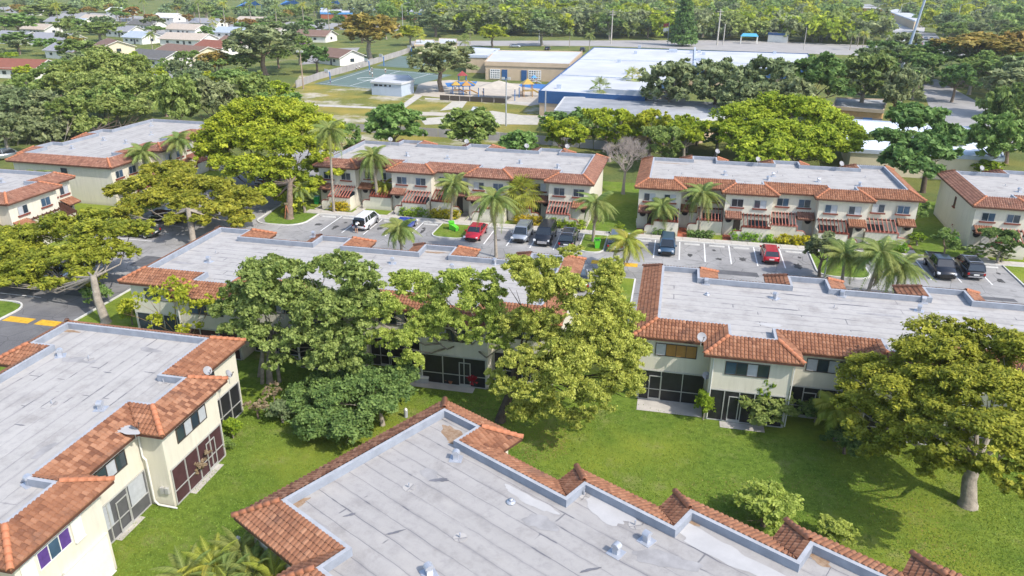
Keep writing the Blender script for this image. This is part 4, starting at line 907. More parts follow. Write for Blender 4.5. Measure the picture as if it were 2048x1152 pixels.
hero('paperbark_tree', 'tall loose yellow-green tree with dark flaring trunk beside the tip of the foreground roof', at(1001, 842),
     [(1060, 565, 45.5, 48, .9), (1100, 600, 45.0, 50, .9), (1040, 535, 46.0, 30), (1150, 580, 45.0, 35, .9), (1210, 570, 46.0, 38, 1), (1220, 540, 46.0, 26), (1250, 640, 45.5, 42, 1), (1200, 660, 44.5, 48, 1), (1160, 640, 44.0, 42, 1), (1230, 710, 44.0, 46, 1), (1180, 730, 43.0, 48, 1), (1250, 775, 43.0, 40, 1),
      (1110, 700, 43.5, 42, 1), (1060, 730, 42.5, 38, 1), (1125, 770, 41.5, 46, 1), (1190, 800, 41.2, 42, 1), (1065, 790, 40.8, 36, 1), (1010, 790, 41.0, 28, 1), (1020, 730, 42.0, 26, 1), (1140, 510, 46.0, 22), (1100, 530, 46.0, 26), (1280, 700, 44.5, 22, 1), (1085, 650, 44, 36, .9), (1215, 620, 45, 40, 1), (1150, 690, 44, 38, 1), (1100, 820, 41.3, 34, .9), (1160, 840, 41.2, 30, .8), (1230, 740, 43.5, 40, 1), (1045, 640, 45, 30), (1130, 560, 46, 34), (1195, 600, 45.5, 34, 1), (1020, 660, 45, 30, 1), (1040, 830, 41.5, 30, .9), (1000, 760, 43, 26, 1), (1120, 730, 43.5, 38, 1), (1260, 720, 43.5, 34, 1), (1060, 670, 44.5, 36, 1)],
     185000, (0.094, 0.046), 'paper', .3, (.8, 1.8, 4.2), 2, BARKD, sub=.25, flat=.1, persub=46, fill=.2)
hero('paperbark_tree', 'yellow-green tree with a leaning forked grey trunk in front of the open screened porch', at(952, 768),
     [(830, 575, 46.4, 38), (800, 560, 46.4, 22), (870, 600, 46.0, 38), (920, 585, 46.0, 46, .9), (960, 620, 45.7, 42, 1), (890, 640, 45.3, 36), (850, 640, 45.7, 32), (985, 600, 46.0, 30, 1), (970, 660, 45.0, 34, 1), (800, 690, 43.9, 34, 1), (775, 680, 43.9, 24), (820, 730, 43.4, 26, 1), (900, 560, 46.4, 22), (1000, 650, 45.3, 22, 1), (860, 670, 45.0, 26), (940, 680, 44.6, 20), (755, 640, 44.6, 30, 1), (790, 625, 45, 32, 1), (735, 690, 43.8, 24, 1), (1000, 690, 44.8, 28, 1), (835, 665, 44.5, 26, 1), (915, 655, 45, 30, .9), (975, 560, 46.3, 26)],
     97000, (0.097, 0.048), 'paper', .3, (-1.0, 1.3, 3.1), 3, BARKW, sub=.25, flat=.1, persub=46)
hero('leafy_tree', 'broad mid-green tree with several pale trunks, left of the yellow-green trees', at(540, 765),
     [(520, 560, 45.6, 46), (470, 590, 45.6, 34), (580, 550, 45.6, 44), (650, 550, 45.6, 46), (720, 555, 45.6, 42), (500, 630, 44.9, 48), (570, 620, 44.5, 56), (640, 620, 44.5, 52), (700, 610, 44.9, 42), (750, 600, 45.2, 30), (470, 660, 44.5, 34), (530, 680, 43.8, 42), (600, 680, 43.8, 48), (670, 680, 43.8, 44), (720, 660, 44.2, 36), (560, 725, 43.1, 30), (640, 730, 43.0, 36), (690, 730, 43.1, 30), (545, 525, 46.3, 22), (690, 520, 46.3, 24), (735, 600, 45.3, 34), (600, 580, 45.5, 40), (445, 620, 45.5, 26), (690, 690, 43.6, 36), (530, 600, 45.5, 44)],
     116000, (0.121, 0.074), 'green', .22, (.3, .5, 3.4), 4, BARKW, sub=.25, flat=.35, persub=46,
     extra=lambda t: [t.tube([(x, y, -.2), (x * .7, y + .3, 2), (x * .5, y + .5, 4.2)], [.16, .12, .08], 6, cap=False) for x, y in ((-1.3, .6), (.7, .2), (-.5, -.3))])
hero('spreading_tree', 'low dark-green tree with sweeping boughs and white trunk touching the foreground roof edge', at(765, 850),
     [(620, 790, 42, 44, .5), (680, 800, 41, 48, .5), (740, 770, 43, 48, .6), (800, 750, 44, 34, .7), (640, 840, 39.5, 46, .45), (700, 860, 38.8, 46, .4), (610, 850, 39.5, 30, .4), (760, 820, 40.5, 40, .5), (800, 790, 42, 34, .5), (660, 760, 44, 36, .5), (720, 730, 45.5, 30, .6), (590, 810, 41.5, 24, .5)],
     56000, (0.121, 0.067), 'dark', .15, (-.5, .2, 1.6), 5, BARKW, sub=.26, flat=.6, persub=26)
hero('sparse_tree', 'sparse tree with bare curving branches and few yellow leaves in front of the slate-coloured porch', at(352, 690),
     [(300, 600, 46.6, 34, .6), (350, 590, 46.6, 36, .6), (400, 620, 46.4, 34, .6), (250, 620, 46.6, 24, .6), (430, 600, 46.6, 24, .6), (380, 660, 46.0, 26), (320, 640, 46.2, 26), (345, 565, 47.0, 18)],
     1900, (.15, .08), 'lime', .13, (0, .2, 1.2), 6, mat('bark_tan', (.36, .25, .14), .9), sub=.5, flat=.1, persub=6, fill=.4)
hero('poinciana_tree', 'yellow-green umbrella tree over the road at the left edge with a crooked pale trunk', at(212, 645),
     [(60, 480, 61, 52, .5), (130, 460, 62, 52, .5), (200, 470, 61, 48, .5), (260, 460, 62, 40, .5), (20, 510, 59, 46, .5), (90, 530, 57, 50, .5), (160, 520, 58, 48, .55), (230, 505, 59, 34, .6), (40, 560, 55, 36, .5), (110, 575, 54.5, 30, .6), (180, 560, 55.5, 30, .6), (290, 455, 62, 26, .5), (0, 545, 56, 36, .5), (10, 470, 62, 30), (195, 440, 63, 30)],
     79000, (0.181, 0.087), 'poinciana', .34, (-1.2, 1.0, 4.0), 7, BARKW, sub=.27, flat=1.0, persub=46, fill=.15)
hero('poinciana_tree', 'yellow-green umbrella tree over the road between upper left block and pale roof', at(388, 492),
     [(250, 380, 79, 34, .5), (300, 370, 80, 40, .5), (360, 365, 81, 42, .5), (420, 380, 80, 40, .5), (470, 400, 79, 38, .5), (510, 410, 78, 24, .5), (330, 400, 77, 38, .5), (390, 410, 76, 38, .5), (440, 425, 75, 32, .6), (280, 405, 76, 32, .5), (250, 430, 73, 26, .7), (480, 440, 75, 26, .6), (350, 340, 84, 30), (310, 345, 83, 26), (400, 440, 73, 22), (345, 440, 72, 24)],
     75000, (0.217, 0.107), 'poinciana', .32, (-.6, .8, 4.2), 8, BARKW, sub=.27, flat=1.0, persub=28, fill=.15)
hero('big_shade_tree', 'largest bright lime tree left of the palm-fronted terrace', at(580, 437),
     [(470, 250, 98, 44), (520, 235, 99, 48), (580, 240, 99, 48), (630, 260, 98, 42), (655, 290, 96, 30), (430, 280, 97, 38), (480, 290, 95, 46), (540, 280, 94, 52), (600, 300, 93, 46), (640, 330, 92, 30), (420, 310, 94, 32), (500, 340, 90, 44), (560, 350, 89, 44), (610, 370, 88, 32), (540, 390, 86, 32), (590, 400, 86, 24), (490, 215, 101, 26), (560, 215, 101, 30), (670, 350, 90, 18), (450, 330, 91, 30), (575, 425, 85, 16, 1)],
     142000, (0.229, 0.121), 'lime', .4, (0, 1, 4.5), 9, BARK, sub=.26, flat=.8, persub=46, fill=.15)
hero('leafy_tree', 'dark rounded tree at the left edge above the roofs, with pale forked trunk', at(25, 410),
     [(30, 220, 122, 44), (90, 225, 122, 42), (0, 250, 120, 40), (60, 260, 118, 48), (120, 260, 119, 36), (140, 230, 121, 24), (40, 300, 114, 36), (100, 300, 115, 34), (0, 200, 124, 34)],
     19000, (.42, .22), 'oak', .35, None, 10, BARKW, persub=26)
hero('leafy_tree', 'big dense green tree directly behind the upper left block, catching sun on its right side', at(200, 300),
     [(150, 140, 140, 36), (200, 130, 142, 42), (260, 140, 142, 40), (130, 170, 136, 36), (190, 175, 135, 46), (250, 180, 134, 44), (290, 170, 137, 30), (160, 215, 128, 38), (220, 220, 126, 42), (270, 225, 127, 32), (180, 255, 120, 32), (300, 205, 131, 24)],
     44000, (0.302, 0.174), 'green', .4, None, 11, BARKD, persub=26)
ylab = 'brightest yellow-lime tree mass behind the orange-tiled terrace, right of its middle'
hero('big_shade_tree', ylab, at(1560, 330),
     [(1480, 240, 128, 40), (1530, 225, 130, 44), (1590, 225, 130, 46), (1640, 240, 129, 42), (1690, 265, 126, 34), (1460, 270, 124, 34), (1510, 275, 123, 44), (1570, 275, 122, 48), (1630, 285, 121, 44), (1690, 295, 121, 28), (1500, 305, 117, 34), (1560, 310, 116, 38), (1620, 312, 116, 36), (1570, 212, 132, 24)],
     78000, (0.261, 0.146), 'lime', .4, None, 12, BARK, persub=26, flat=.7)
hero('leafy_tree', 'big dark-green rounded tree between the orange-tiled terrace and the right-edge block', at(1845, 385),
     [(1800, 245, 118, 34), (1850, 245, 118, 38), (1890, 270, 116, 32), (1780, 280, 115, 30), (1830, 290, 113, 42), (1880, 310, 111, 34), (1800, 325, 109, 32), (1850, 340, 107, 32), (1830, 225, 120, 24), (1800, 220, 120, 18)],
     21000, (.42, .24), 'dark', .35, None, 13, BARKD, persub=26, flat=.5)
# ---- repeated kinds: (x, ytop, height, width px, shape, leaf, seed, label)
TL = [
 (785, 212, 9, 120, 'round', 'green', 1, 'round green tree left of the two behind the palm-fronted terrace roof'),
 (935, 222, 8.5, 125, 'round', 'green', 2, 'round green tree behind the middle of the palm-fronted terrace roof'),
 (1040, 262, 6.5, 90, 'round', 'green', 3, 'low green tree behind the roof right of the round one'),
 (1130, 222, 9, 110, 'loose', 'lime', 1, 'sunlit tree behind the right end of the palm-fronted terrace'),
 (1225, 208, 9.5, 110, 'loose', 'lime', 2, 'lime tree standing right behind the bare grey tree'),
 (1305, 212, 9, 100, 'loose', 'lime', 3, 'airy yellow-green tree in front of the curved white school roof'),
 (1375, 222, 9, 100, 'loose', 'lime', 0, 'airy tree left of the brightest yellow-lime mass'),
 (1335, 245, 8, 90, 'loose', 'green', 2, 'green tree close behind the left half of the orange-tiled terrace roof'),
 (2005, 232, 10, 120, 'round', 'green', 1, 'light green tree at the right edge by the blue-white roof'),
 (1975, 318, 3.5, 70, 'round', 'hedge', 2, 'low bright bush behind the right-edge terrace'),
 (345, 155, 12, 100, 'round', 'green', 2, 'green tree right of the big dense one above the upper left block'),
 (420, 160, 11, 110, 'round', 'oak', 3, 'grey-green tree above the lime tree, left part'),
 (495, 150, 11, 110, 'round', 'green', 0, 'green tree behind the lime tree, near the school field corner'),
 (560, 175, 9, 110, 'loose', 'green', 1, 'light tree beside the school field behind the lime tree'),
 (690, 240, 8, 70, 'loose', 'green', 3, 'slim green tree at the right shoulder of the lime tree'),
 (60, 128, 11, 110, 'loose', 'green', 0, 'loose green tree below the white cottage at the left edge'),
 (520, 52, 14, 150, 'round', 'oak', 1, 'large grey-green tree in front of the row of houses'),
 (735, 30, 15, 135, 'round', 'rust', 2, 'tall olive tree with rusty patches left of the basketball courts'),
 (630, 92, 8, 62, 'round', 'dark', 3, 'small dark round tree by the grey fence of the courts'),
 (880, 88, 12, 140, 'round', 'oak', 1, 'spreading dark oak beside the playground'),
 (425, 104, 7, 62, 'round', 'rust', 0, 'olive round tree in front of the brown-roofed houses'),
 (1345, 124, 12.5, 130, 'round', 'oak', 0, 'first dark oak left in the row beyond the curved roof'),
 (1440, 122, 13, 130, 'round', 'oak', 1, 'second dark oak in the row beyond the curved roof'),
 (1540, 118, 13.5, 140, 'round', 'oak', 2, 'third oak of the row, above the yellow-lime mass'),
 (1640, 112, 14, 140, 'round', 'dark', 3, 'fourth oak of the row near the blue doors'),
 (1740, 108, 14, 150, 'round', 'dark', 0, 'fifth dark oak, behind the tan school wall'),
 (1805, 135, 12, 95, 'round', 'oak', 1, 'rightmost oak of the row next to the sunlit lane'),
 (1590, 160, 11, 115, 'round', 'oak', 3, 'lower oak in front of the row near its middle'),
 (1480, 165, 10, 100, 'round', 'oak', 2, 'small grey oak in front of the row'),
 (1965, 62, 15, 190, 'umbrella', 'rust', 1, 'large orange-tinged umbrella tree at the upper right'),
 (2040, 60, 15, 120, 'umbrella', 'rust', 2, 'orange-tinged umbrella tree cut by the upper right edge'),
 (1880, 82, 11, 90, 'round', 'dark', 2, 'dark tree between the lane and the orange-tinged umbrella tree'),
 (1850, 110, 9, 60, 'round', 'dark', 1, 'small dark tree at the lane corner'),
 (1920, 130, 9, 80, 'round', 'dark', 3, 'dark tree on the verge along the lane'),
 (2020, 175, 11, 90, 'round', 'dark', 0, 'dark tree at the right edge near the end of the lane'),
 (1815, 65, 11, 80, 'round', 'oak', 0, 'grey tree behind the thick light pole'),
 (1680, 40, 9, 80, 'round', 'oak', 3, 'dark tree left of the white car on the far road'),
 (1632, 48, 8, 70, 'round', 'oak', 2, 'dark tree by the pale kiosk on the far road'),
 (1745, 15, 11, 80, 'umbrella', 'rust', 3, 'flat brownish tree above the white car'),
 (1465, 30, 10, 70, 'umbrella', 'rust', 0, 'reddish flat tree beside the blue canopy'),
 (985, 50, 9, 60, 'round', 'lime', 1, 'bright lime tree left of the school roof'),
 (820, 52, 8, 60, 'round', 'lime', 2, 'small bright tree above the spreading oak'),
 (870, 30, 10, 80, 'round', 'oak', 3, 'dark tree above the spreading oak, at its right'),
 (1000, 12, 12, 110, 'umbrella', 'rust', 1, 'brownish tree near the left end of the far wood'),
 (1085, 38, 11, 80, 'round', 'oak', 2, 'grey-green tree in the school car park'),
 (1150, 5, 13, 90, 'round', 'lime', 3, 'yellow-topped tree at the edge of the far wood'),
 (30, 65, 7, 70, 'round', 'dark', 1, 'dark conical-looking tree beside the grey-roofed house at the left edge'),
 (195, 45, 8, 90, 'round', 'green', 2, 'green tree between the grey-roofed houses'),
 (150, 80, 8, 80, 'round', 'green', 3, 'green tree below the grey roofs at the upper left'),
 (95, 8, 10, 110, 'round', 'green', 0, 'green tree at the top left corner'),
 (30, 28, 10, 80, 'round', 'green', 1, 'green tree at the left edge above the grey roofs'),
 (1655, 458, 5.2, 100, 'loose', 'oak', 1, 'small grey-green tree on the parking island by the lamp'),
 (1900, 455, 3.6, 60, 'loose', 'green', 3, 'wispy shrub tree at the corner of the right-edge terrace'),
 (2015, 455, 4.2, 80, 'loose', 'dark', 2, 'dark shrub tree in front of the right-edge terrace'),
 (1835, 390, 5, 60, 'loose', 'green', 0, 'slender light tree in the gap left of the right-edge terrace'),
]
for i, (x, y, h, w, k, mt_, s, lb) in enumerate(TL):
    near = y > 150
    tree('oak_tree' if mt_ == 'oak' else 'flame_tree' if mt_ == 'rust' else 'shade_tree', x, y, h, w, k, mt_, s, 7800 if near else 5200, lb)
# bushes and small trees near the camera
BL = [
 (1540, 968, 2.9, 140, 'bush', 'paper', 1, 7800, 'pale feathery bush on the lawn behind the stepped foreground roof'),
 (1682, 1040, 1.7, 80, 'bush', 'paper', 2, 7800, 'small feathery bush peeking over the foreground tile edge'),
 (1540, 782, 2.6, 125, 'bush', 'green', 3, 7800, 'dense broad-leaved bush in front of the middle screened porch'),
 (1414, 775, 2.6, 44, 'bush', 'hedge', 0, 7800, 'narrow bright plant between two screened porches'),
 (1536, 742, 4.0, 46, 'round', 'hedge', 1, 5200, 'slim papaya-like tree rising above the broad-leaved bush'),
 (1640, 795, 2.0, 80, 'bush', 'dark', 2, 5200, 'dark bush beside the white lattice'),
 (385, 905, 1.9, 75, 'loose', 'dry', 3, 1600, 'half-bare shrub against the maroon porch screen'),
 (460, 835, 1.6, 46, 'bush', 'hedge', 2, 5200, 'round bright green shrub at the corner of the lower-left block'),
 (512, 800, 1.5, 60, 'loose', 'dry', 1, 1600, 'line of dry grey shrubs behind the bright round shrub'),
 (544, 770, 1.6, 46, 'loose', 'dry', 0, 1600, 'dry twiggy shrub under the broad mid-green tree'),
 (1700, 850, 2.2, 90, 'bush', 'dark', 1, 7800, 'dark rounded bush left under the huge yellow-green tree'),
 (440, 868, 1.4, 40, 'bush', 'green', 0, 7800, 'low green bush by the corner screen of the lower-left block'),
 (560, 800, 1.8, 60, 'bush', 'oak', 2, 7800, 'grey-green undergrowth left of the low dark-green tree'),
 (255, 600, 2.4, 40, 'bush', 'hedge', 3, 5200, 'leafy shrub by the left end wall of the pale-roofed block'),
 (944, 740, 1.4, 34, 'bush', 'red', 1, 5200, 'magenta-red bush at the porch corner'),
 (1840, 463, 1.7, 50, 'bush', 'hedge', 2, 1600, 'spiky light green clump at the end of the orange-tiled terrace'),
 (1240, 440, 2.0, 26, 'bush', 'hedge', 1, 1600, 'clipped column shrub left of the rose-canopied entry'),
 (180, 560, 2.6, 60, 'bush', 'green', 1, 5200, 'green shrubs round the foot of the crooked pale trunk'),
 (1960, 490, 1.9, 60, 'bush', 'green', 3, 1600, 'rounded shrub in front of the right-edge terrace, left one'),
 (2010, 500, 1.5, 50, 'bush', 'oak', 2, 1600, 'rounded shrub in front of the right-edge terrace, right one'),
 (1920, 440, 1.8, 26, 'bush', 'red', 2, 1600, 'thin dark red shrub against the cream side wall'),
]
for (x, y, h, w, k, mt_, s, n, lb) in BL:
    tree('shrub', x, y, h, w, k, mt_, s, n if n < 2000 else 12000, lb, fine=.7 if n > 2000 else 1., cat='shrub')
# hedges: clipped boxes of leaves
def hedge(x0, x1, y, h, mt_, label, d=.55, seed=0):
    o = empty('hedge', ((x0 + x1) / 2, y, 0), 0, label, 'hedge'); n = max(2, int((x1 - x0) / .6)); hw = (x1 - x0) / 2
    lob = [(-hw + (k + .5) * 2 * hw / n, 0, h * .5, hw / n * 1.25, d, h * .5) for k in range(n)]
    m = MB(); [m.tube([(l[0], 0, 0), (l[0], .05, h * .7)], [.04, .02], 4) for l in lob]; m.build('stems', BARK, o)
    link('foliage', foliage('foliage', lob, int(420 * (x1 - x0)), (.12, .08), mt_, seed, .5, .45, down=-.9, persub=12), o)
for i, (x0, x1, mt_, lb) in enumerate([(-43.2, -40.9, 'gold', 'yellow hedge in front of the first pergola of the palm-fronted terrace'), (-33.6, -30.2, 'hedge', 'clipped green hedge behind the blue car'), (-29.4, -25.8, 'gold', 'yellow hedge beside the wall next to the lime-bin island palm'),
        (-18.6, -15.2, 'gold', 'yellow-green hedge under the fan palm'), (-14.6, -9.8, 'hedge', 'green hedge behind the black cars'), (7.7, 12.3, 'hedge', 'long green hedge in front of the rose-canopied unit'), (12.9, 16.5, 'gold', 'bright yellow hedge right of the long green one'),
        (23.2, 27.0, 'hedge', 'green-gold hedge below the last pergola of the orange-tiled terrace'), (-1.5, .9, 'dark', 'dark low hedge behind the parked blue-grey SUV'), (2.6, 5.5, 'dark', 'dark shrub row under the orange-tiled terrace palm')]):
    hedge(x0, x1, 88.35 if i != 4 else 88.0, 1.15 if mt_ != 'dark' else .8, mt_, lb, seed=i)
# ---- palms
def frond_mesh(L, droop, mt_, seed, pairs=24, wl=.95, lw=.055):
    rg = random.Random(seed); m = MB(); pts = []
    for k in range(9):
        t = k / 8; pts.append(Vector((L * t * (1 - .18 * t * droop), 0, L * (.45 * t - droop * .85 * t * t))))
    m.tube(pts, [.035 * (1 - .8 * k / 8) + .008 for k in range(9)], 4, cap=False, m=0)
    for k in range(pairs):
        t = .14 + .86 * k / pairs; i = min(7, int(t * 8)); p = pts[i].lerp(pts[i + 1], t * 8 - i); d = (pts[i + 1] - pts[i]).normalized()
        l = wl * math.sin(math.pi * min(1, .22 + t * .78)) ** .6 * (1.05 - .3 * t)
        for sg in (-1, 1):
            side_ = Vector((0, sg, 0)); tip = p + side_ * l * .75 + d * l * .45 + Vector((0, 0, -l * (.35 + .25 * rg.random())))
            w = d * lw; tt = min(1, max(0, rg.gauss(.45, .15)))
            m.add([p - w, p + w, p.lerp(tip, .6) + w * .9 + Vector((0, 0, .04)), tip], [(0, 1, 2, 3)], 0, tt)
    return m.mesh('frond', LM[mt_], tint=True)
def fan_mesh(L, mt_, seed):
    rg = random.Random(seed); m = MB(); e = Vector((L * .55, 0, L * .25)); m.tube([(0, 0, 0), e], .025, 4, cap=False); n = 16
    for k in range(n):
        a = (k / (n - 1) - .5) * R(230); d = Vector((math.cos(a), math.sin(a), -.15 - .25 * abs(math.sin(a)))); tip = e + d * L * .5 + Vector((0, 0, -.12)); s = Vector((-math.sin(a), math.cos(a), 0)) * .07
        m.add([e, e + d * L * .3 - s, tip, e + d * L * .3 + s], [(0, 1, 2, 3)], 0, min(1, max(0, rg.gauss(.5, .15))))
    return m.mesh('frond', LM[mt_], tint=True)
FR = {}
def palm(base_, ctr_h, L, nf, label, mt_='palm', kind='feather', r=.16, droop=1., seed=0, lean=(0, 0), dead=0, name='queen_palm'):
    if name == 'queen_palm': nf += 8; L *= 1.08
    base_ = Vector((base_.x, base_.y, 0)); rg = random.Random(seed * 7 + 1); o = empty(name, (base_.x, base_.y, 0), 0, label, 'palm')
    t = MB(); top = Vector((lean[0], lean[1], ctr_h)); t.tube([(0, 0, -.1), (0, 0, .3), (lean[0] * .35, lean[1] * .35, ctr_h * .5), top], [r * 1.5, r * 1.15, r * .9, r * .75], 8, cap=False)
    if kind == 'feather': t.tube([top, top + Vector((0, 0, .7))], [r * .7, r * .35], 6)
    t.build('trunk', BARKW, o, True)
    key = (kind, mt_, round(L, 1), round(droop, 1))
    if key not in FR: FR[key] = [frond_mesh(L, droop * q, mt_, i, *((30, .42, .022) if name == 'areca_palm' else ())) if kind == 'feather' else fan_mesh(L, mt_, i) for i, q in enumerate((.75, 1., 1.25))]
    for k in range(nf):
        a = 2.4 * k + rg.uniform(-.25, .25); f = k / nf
        el = R(62) * (1 - f * 1.45) if kind == 'feather' else R(75) * (1 - f * 1.9)
        mm = Matrix.Translation(top + Vector((0, 0, .35 if kind == 'feather' else 0))) @ Matrix.Rotation(a, 4, 'Z') @ Matrix.Rotation(-el, 4, 'Y') @ Matrix.Rotation(rg.uniform(-.3, .3), 4, 'X')
        link('frond', FR[key][k % 3], o, mtx=mm)
    if dead:
        kd = ('dead', round(L, 1))
        if kd not in FR: FR[kd] = frond_mesh(L * .9, 1.2, 'dry', 5, 14, .5)
        for k in range(dead):
            link('frond', FR[kd], o, mtx=Matrix.Translation(top) @ Matrix.Rotation(rg.uniform(0, 6.3), 4, 'Z') @ Matrix.Rotation(R(rg.uniform(50, 75)), 4, 'Y'), label='dry hanging frond')
    return o
PB = [(at(668, 425), 10.0, 2.9, 20, 'tall palm left at the palm-fronted terrace, beside the lime tree', 'palm', 'feather', 1.2, 2),
      (at(757, 417), 6.3, 2.8, 22, 'thick-trunked palm on the lawn patch left of the white car', 'palm', 'feather', 1.2, 4),
      (at(902, 447), 4.5, 2.5, 18, 'palm rising behind the lime bin on the grassed parking island', 'palm', 'feather', 1.1, 3),
      (at(992, 514), 6.0, 2.9, 20, 'palm with long hanging fronds right of the red car', 'palm', 'feather', 1.3, 5),
      (at(1048, 437), 3.0, 2.6, 34, 'fan palm with a dense golden-green crown by the middle of the terrace', 'palmy', 'fan', 1, 0),
      (at(1186, 484), 4.2, 2.7, 11, 'scruffy thin-crowned palm on the island beside the upright lime bin', 'palm', 'feather', 1.2, 5),
      (at(1244, 543), 2.9, 2.5, 12, 'yellowing palm at the drive between the two nearer blocks', 'palmy', 'feather', 1.3, 2),
      (at(808, 560), 5.0, 2.0, 14, 'palm whose crown shows just behind the pale roof edge', 'palm', 'feather', 1.2, 1),
      (at(1324, 467), 2.8, 2.2, 16, 'short palm behind the blue-grey SUV', 'palm', 'feather', 1.2, 1),
      (at(1397, 467), 4.4, 2.7, 18, 'palm in front of the second unit of the orange-tiled terrace', 'palm', 'feather', 1.3, 1),
      (at(80, 435), 4.2, 2.9, 16, 'palm leaning over the tile edge of the left-edge block', 'palm', 'feather', 1.3, 2),
      (at(300, 395), 5.7, 2.6, 12, 'palm in front of the right slope of the upper left block', 'palm', 'feather', 1.1, 0),
      (at(372, 375), 6.3, 2.6, 12, 'palm at the far corner of the upper left block', 'palm', 'feather', 1.2, 1),
      (at(775, 412), 2.4, 1.8, 16, 'small yellow palm between two patio walls', 'palmy', 'feather', 1.2, 0),
      (at(610, 425), 2.6, 2.1, 16, 'short bushy palm at the left end of the palm-fronted terrace', 'palm', 'feather', 1.2, 0),
      (at(1748, 520, 4.2) * 1, 4.2, 3.0, 24, 'large palm with dry hanging fronds behind the right-hand near roof', 'palm', 'feather', 1.3, 7),
      (at(1692, 522, 3.0) * 1, 3.0, 2.6, 18, 'smaller coconut-like palm left of the large one behind the near roof', 'palm', 'feather', 1.0, 0),
      (at(1800, 545, 3.2) * 1, 3.2, 2.6, 18, 'arching palm at the right side of the large palm', 'palm', 'feather', 1.3, 0),
      (at(1672, 880), 1.9, 1.7, 14, 'palm with orange stems under the huge yellow-green tree', 'palmy', 'feather', 1.1, 1)]
for i, (b_, h_, L_, n_, lb, mt_, kd, dr, dd) in enumerate(PB):
    palm(b_, h_, L_, n_, lb, mt_, kd, .17 if i != 1 else .24, dr, i, (random.Random(i).uniform(-.5, .5), 0), dd)
for i, (x, y) in enumerate(((370, 1140), (425, 1118), (480, 1092), (520, 1098), (505, 1135), (548, 1140), (450, 1150))):
    q_ = at(x, y, 3.6 + .2 * (i % 3)); palm(Vector((q_.x, q_.y, 0)), 2.7 + .2 * (i % 3), 1.9, 24, ['feathery palm clump at the bottom edge, leftmost', 'feathery palm clump second from the left at the bottom edge', 'highest feathery palm clump below the projecting tile corner', 'feathery palm clump touching the projecting tile slope',
        'low feathery palm clump at the bottom edge under the highest one', 'feathery palm clump nearest the lower orange hip tiles', 'feathery palm clump between the leftmost ones and the wall'][i], 'palmy' if i % 2 else 'palm', 'feather', .08, .9, 20 + i, name='areca_palm')
# ---- bare tree, conical pine
def bare(m, p, d, l, r, n, rg):
    q = p + d * l; m.tube([p, q], [r, r * .7], 5 if r > .05 else 3, cap=False)
    if n == 0: return
    for _ in range(3 if n > 2 else 4):
        a = Vector((rg.gauss(0, 1), rg.gauss(0, 1), rg.gauss(.3, .6))).normalized(); bare(m, q, (d * .75 + a * .62).normalized(), l * rg.uniform(.66, .86), r * .6, n - 1, rg)
o = empty('bare_tree', at(1246, 388), 0, 'leafless pale grey tree in the gap between the two parking-lot terraces', 'tree'); m = MB(); rg = random.Random(5)
m.tube([(0, 0, -.1), (0, 0, 1.2), (.1, 0, 3.2)], [.32, .2, .17], 7, cap=False)
for a in range(6): bare(m, Vector((.1, 0, 3.1)), Vector((math.cos(a * 1.05), math.sin(a * 1.05), 1.35)).normalized(), 1.5, .11, 5, rg)
m.build('branches', mat('bark_dead', (.40, .34, .30), .95, .15, 2.), o)
o = empty('pine_tree', at(1365, 92), 0, 'dark conical pine rising above the school road at the top', 'tree')
lob = [(0, 0, 2 + k * 1.9, 4.6 * (1 - k / 16) + .3, 4.6 * (1 - k / 16) + .3, .9) for k in range(15)]
m = MB(); m.tube([(0, 0, 0), (0, 0, 30)], [.4, .08], 6); m.build('trunk', BARKD, o); link('crown', foliage('crown', lob, 9000, (.8, .3), 'dark', 3, .2, .3, persub=20), o)
# ---- royal palms along the far street, house palms
for i, (x, yt) in enumerate([(110, 12), (285, 2), (395, 5), (445, 8), (498, 8), (550, 14), (604, 10), (655, 14), (480, 60), (425, 42), (300, 68), (1180, 70), (1265, 150), (1200, 172), (1690, 40), (1615, 40), (1705, 68), (1720, 62), (1730, 66), (940, 58), (930, 78), (840, 68), (1140, 62)]):
    hgt = 13 if yt < 30 else 6.5; p = at(x, yt, hgt)
    palm(Vector((p.x, p.y, 0)), hgt - .6, 3.8 if yt < 30 else 2.8, 14, ['thin palm at the upper left behind the first grey roof', 'palm left of the royal palm row', 'first royal palm of the street row', 'second royal palm of the street row', 'third royal palm of the street row', 'fourth royal palm of the street row', 'fifth royal palm, next to the brown-roofed house',
        'sixth royal palm, right end of the street row', 'palm in front of the white house with dark windows', 'palm by the pale tan roof', 'garden palm beside the small white gable', 'bright palm at the left rear corner of the school roof', 'fan palm in front of the large white roof', 'low fan palm above the curved roof', 'thin tall palm right of the far dark trees',
        'thin tall palm left of the far dark trees', 'first thin palm left of the white car', 'second thin palm left of the white car', 'third thin palm in front of the white car', 'palm left of the lime tree by the school', 'low palm before the lime tree', 'palm beside the small bright tree', 'palm in the school car park'][i],
        'palm' if i % 3 else 'palmy', 'fan' if i in (9, 12, 13, 19, 20, 21) else 'feather', .22 if yt < 30 else .15, 1.2, 40 + i, name='royal_palm' if 2 <= i <= 7 else 'garden_palm')
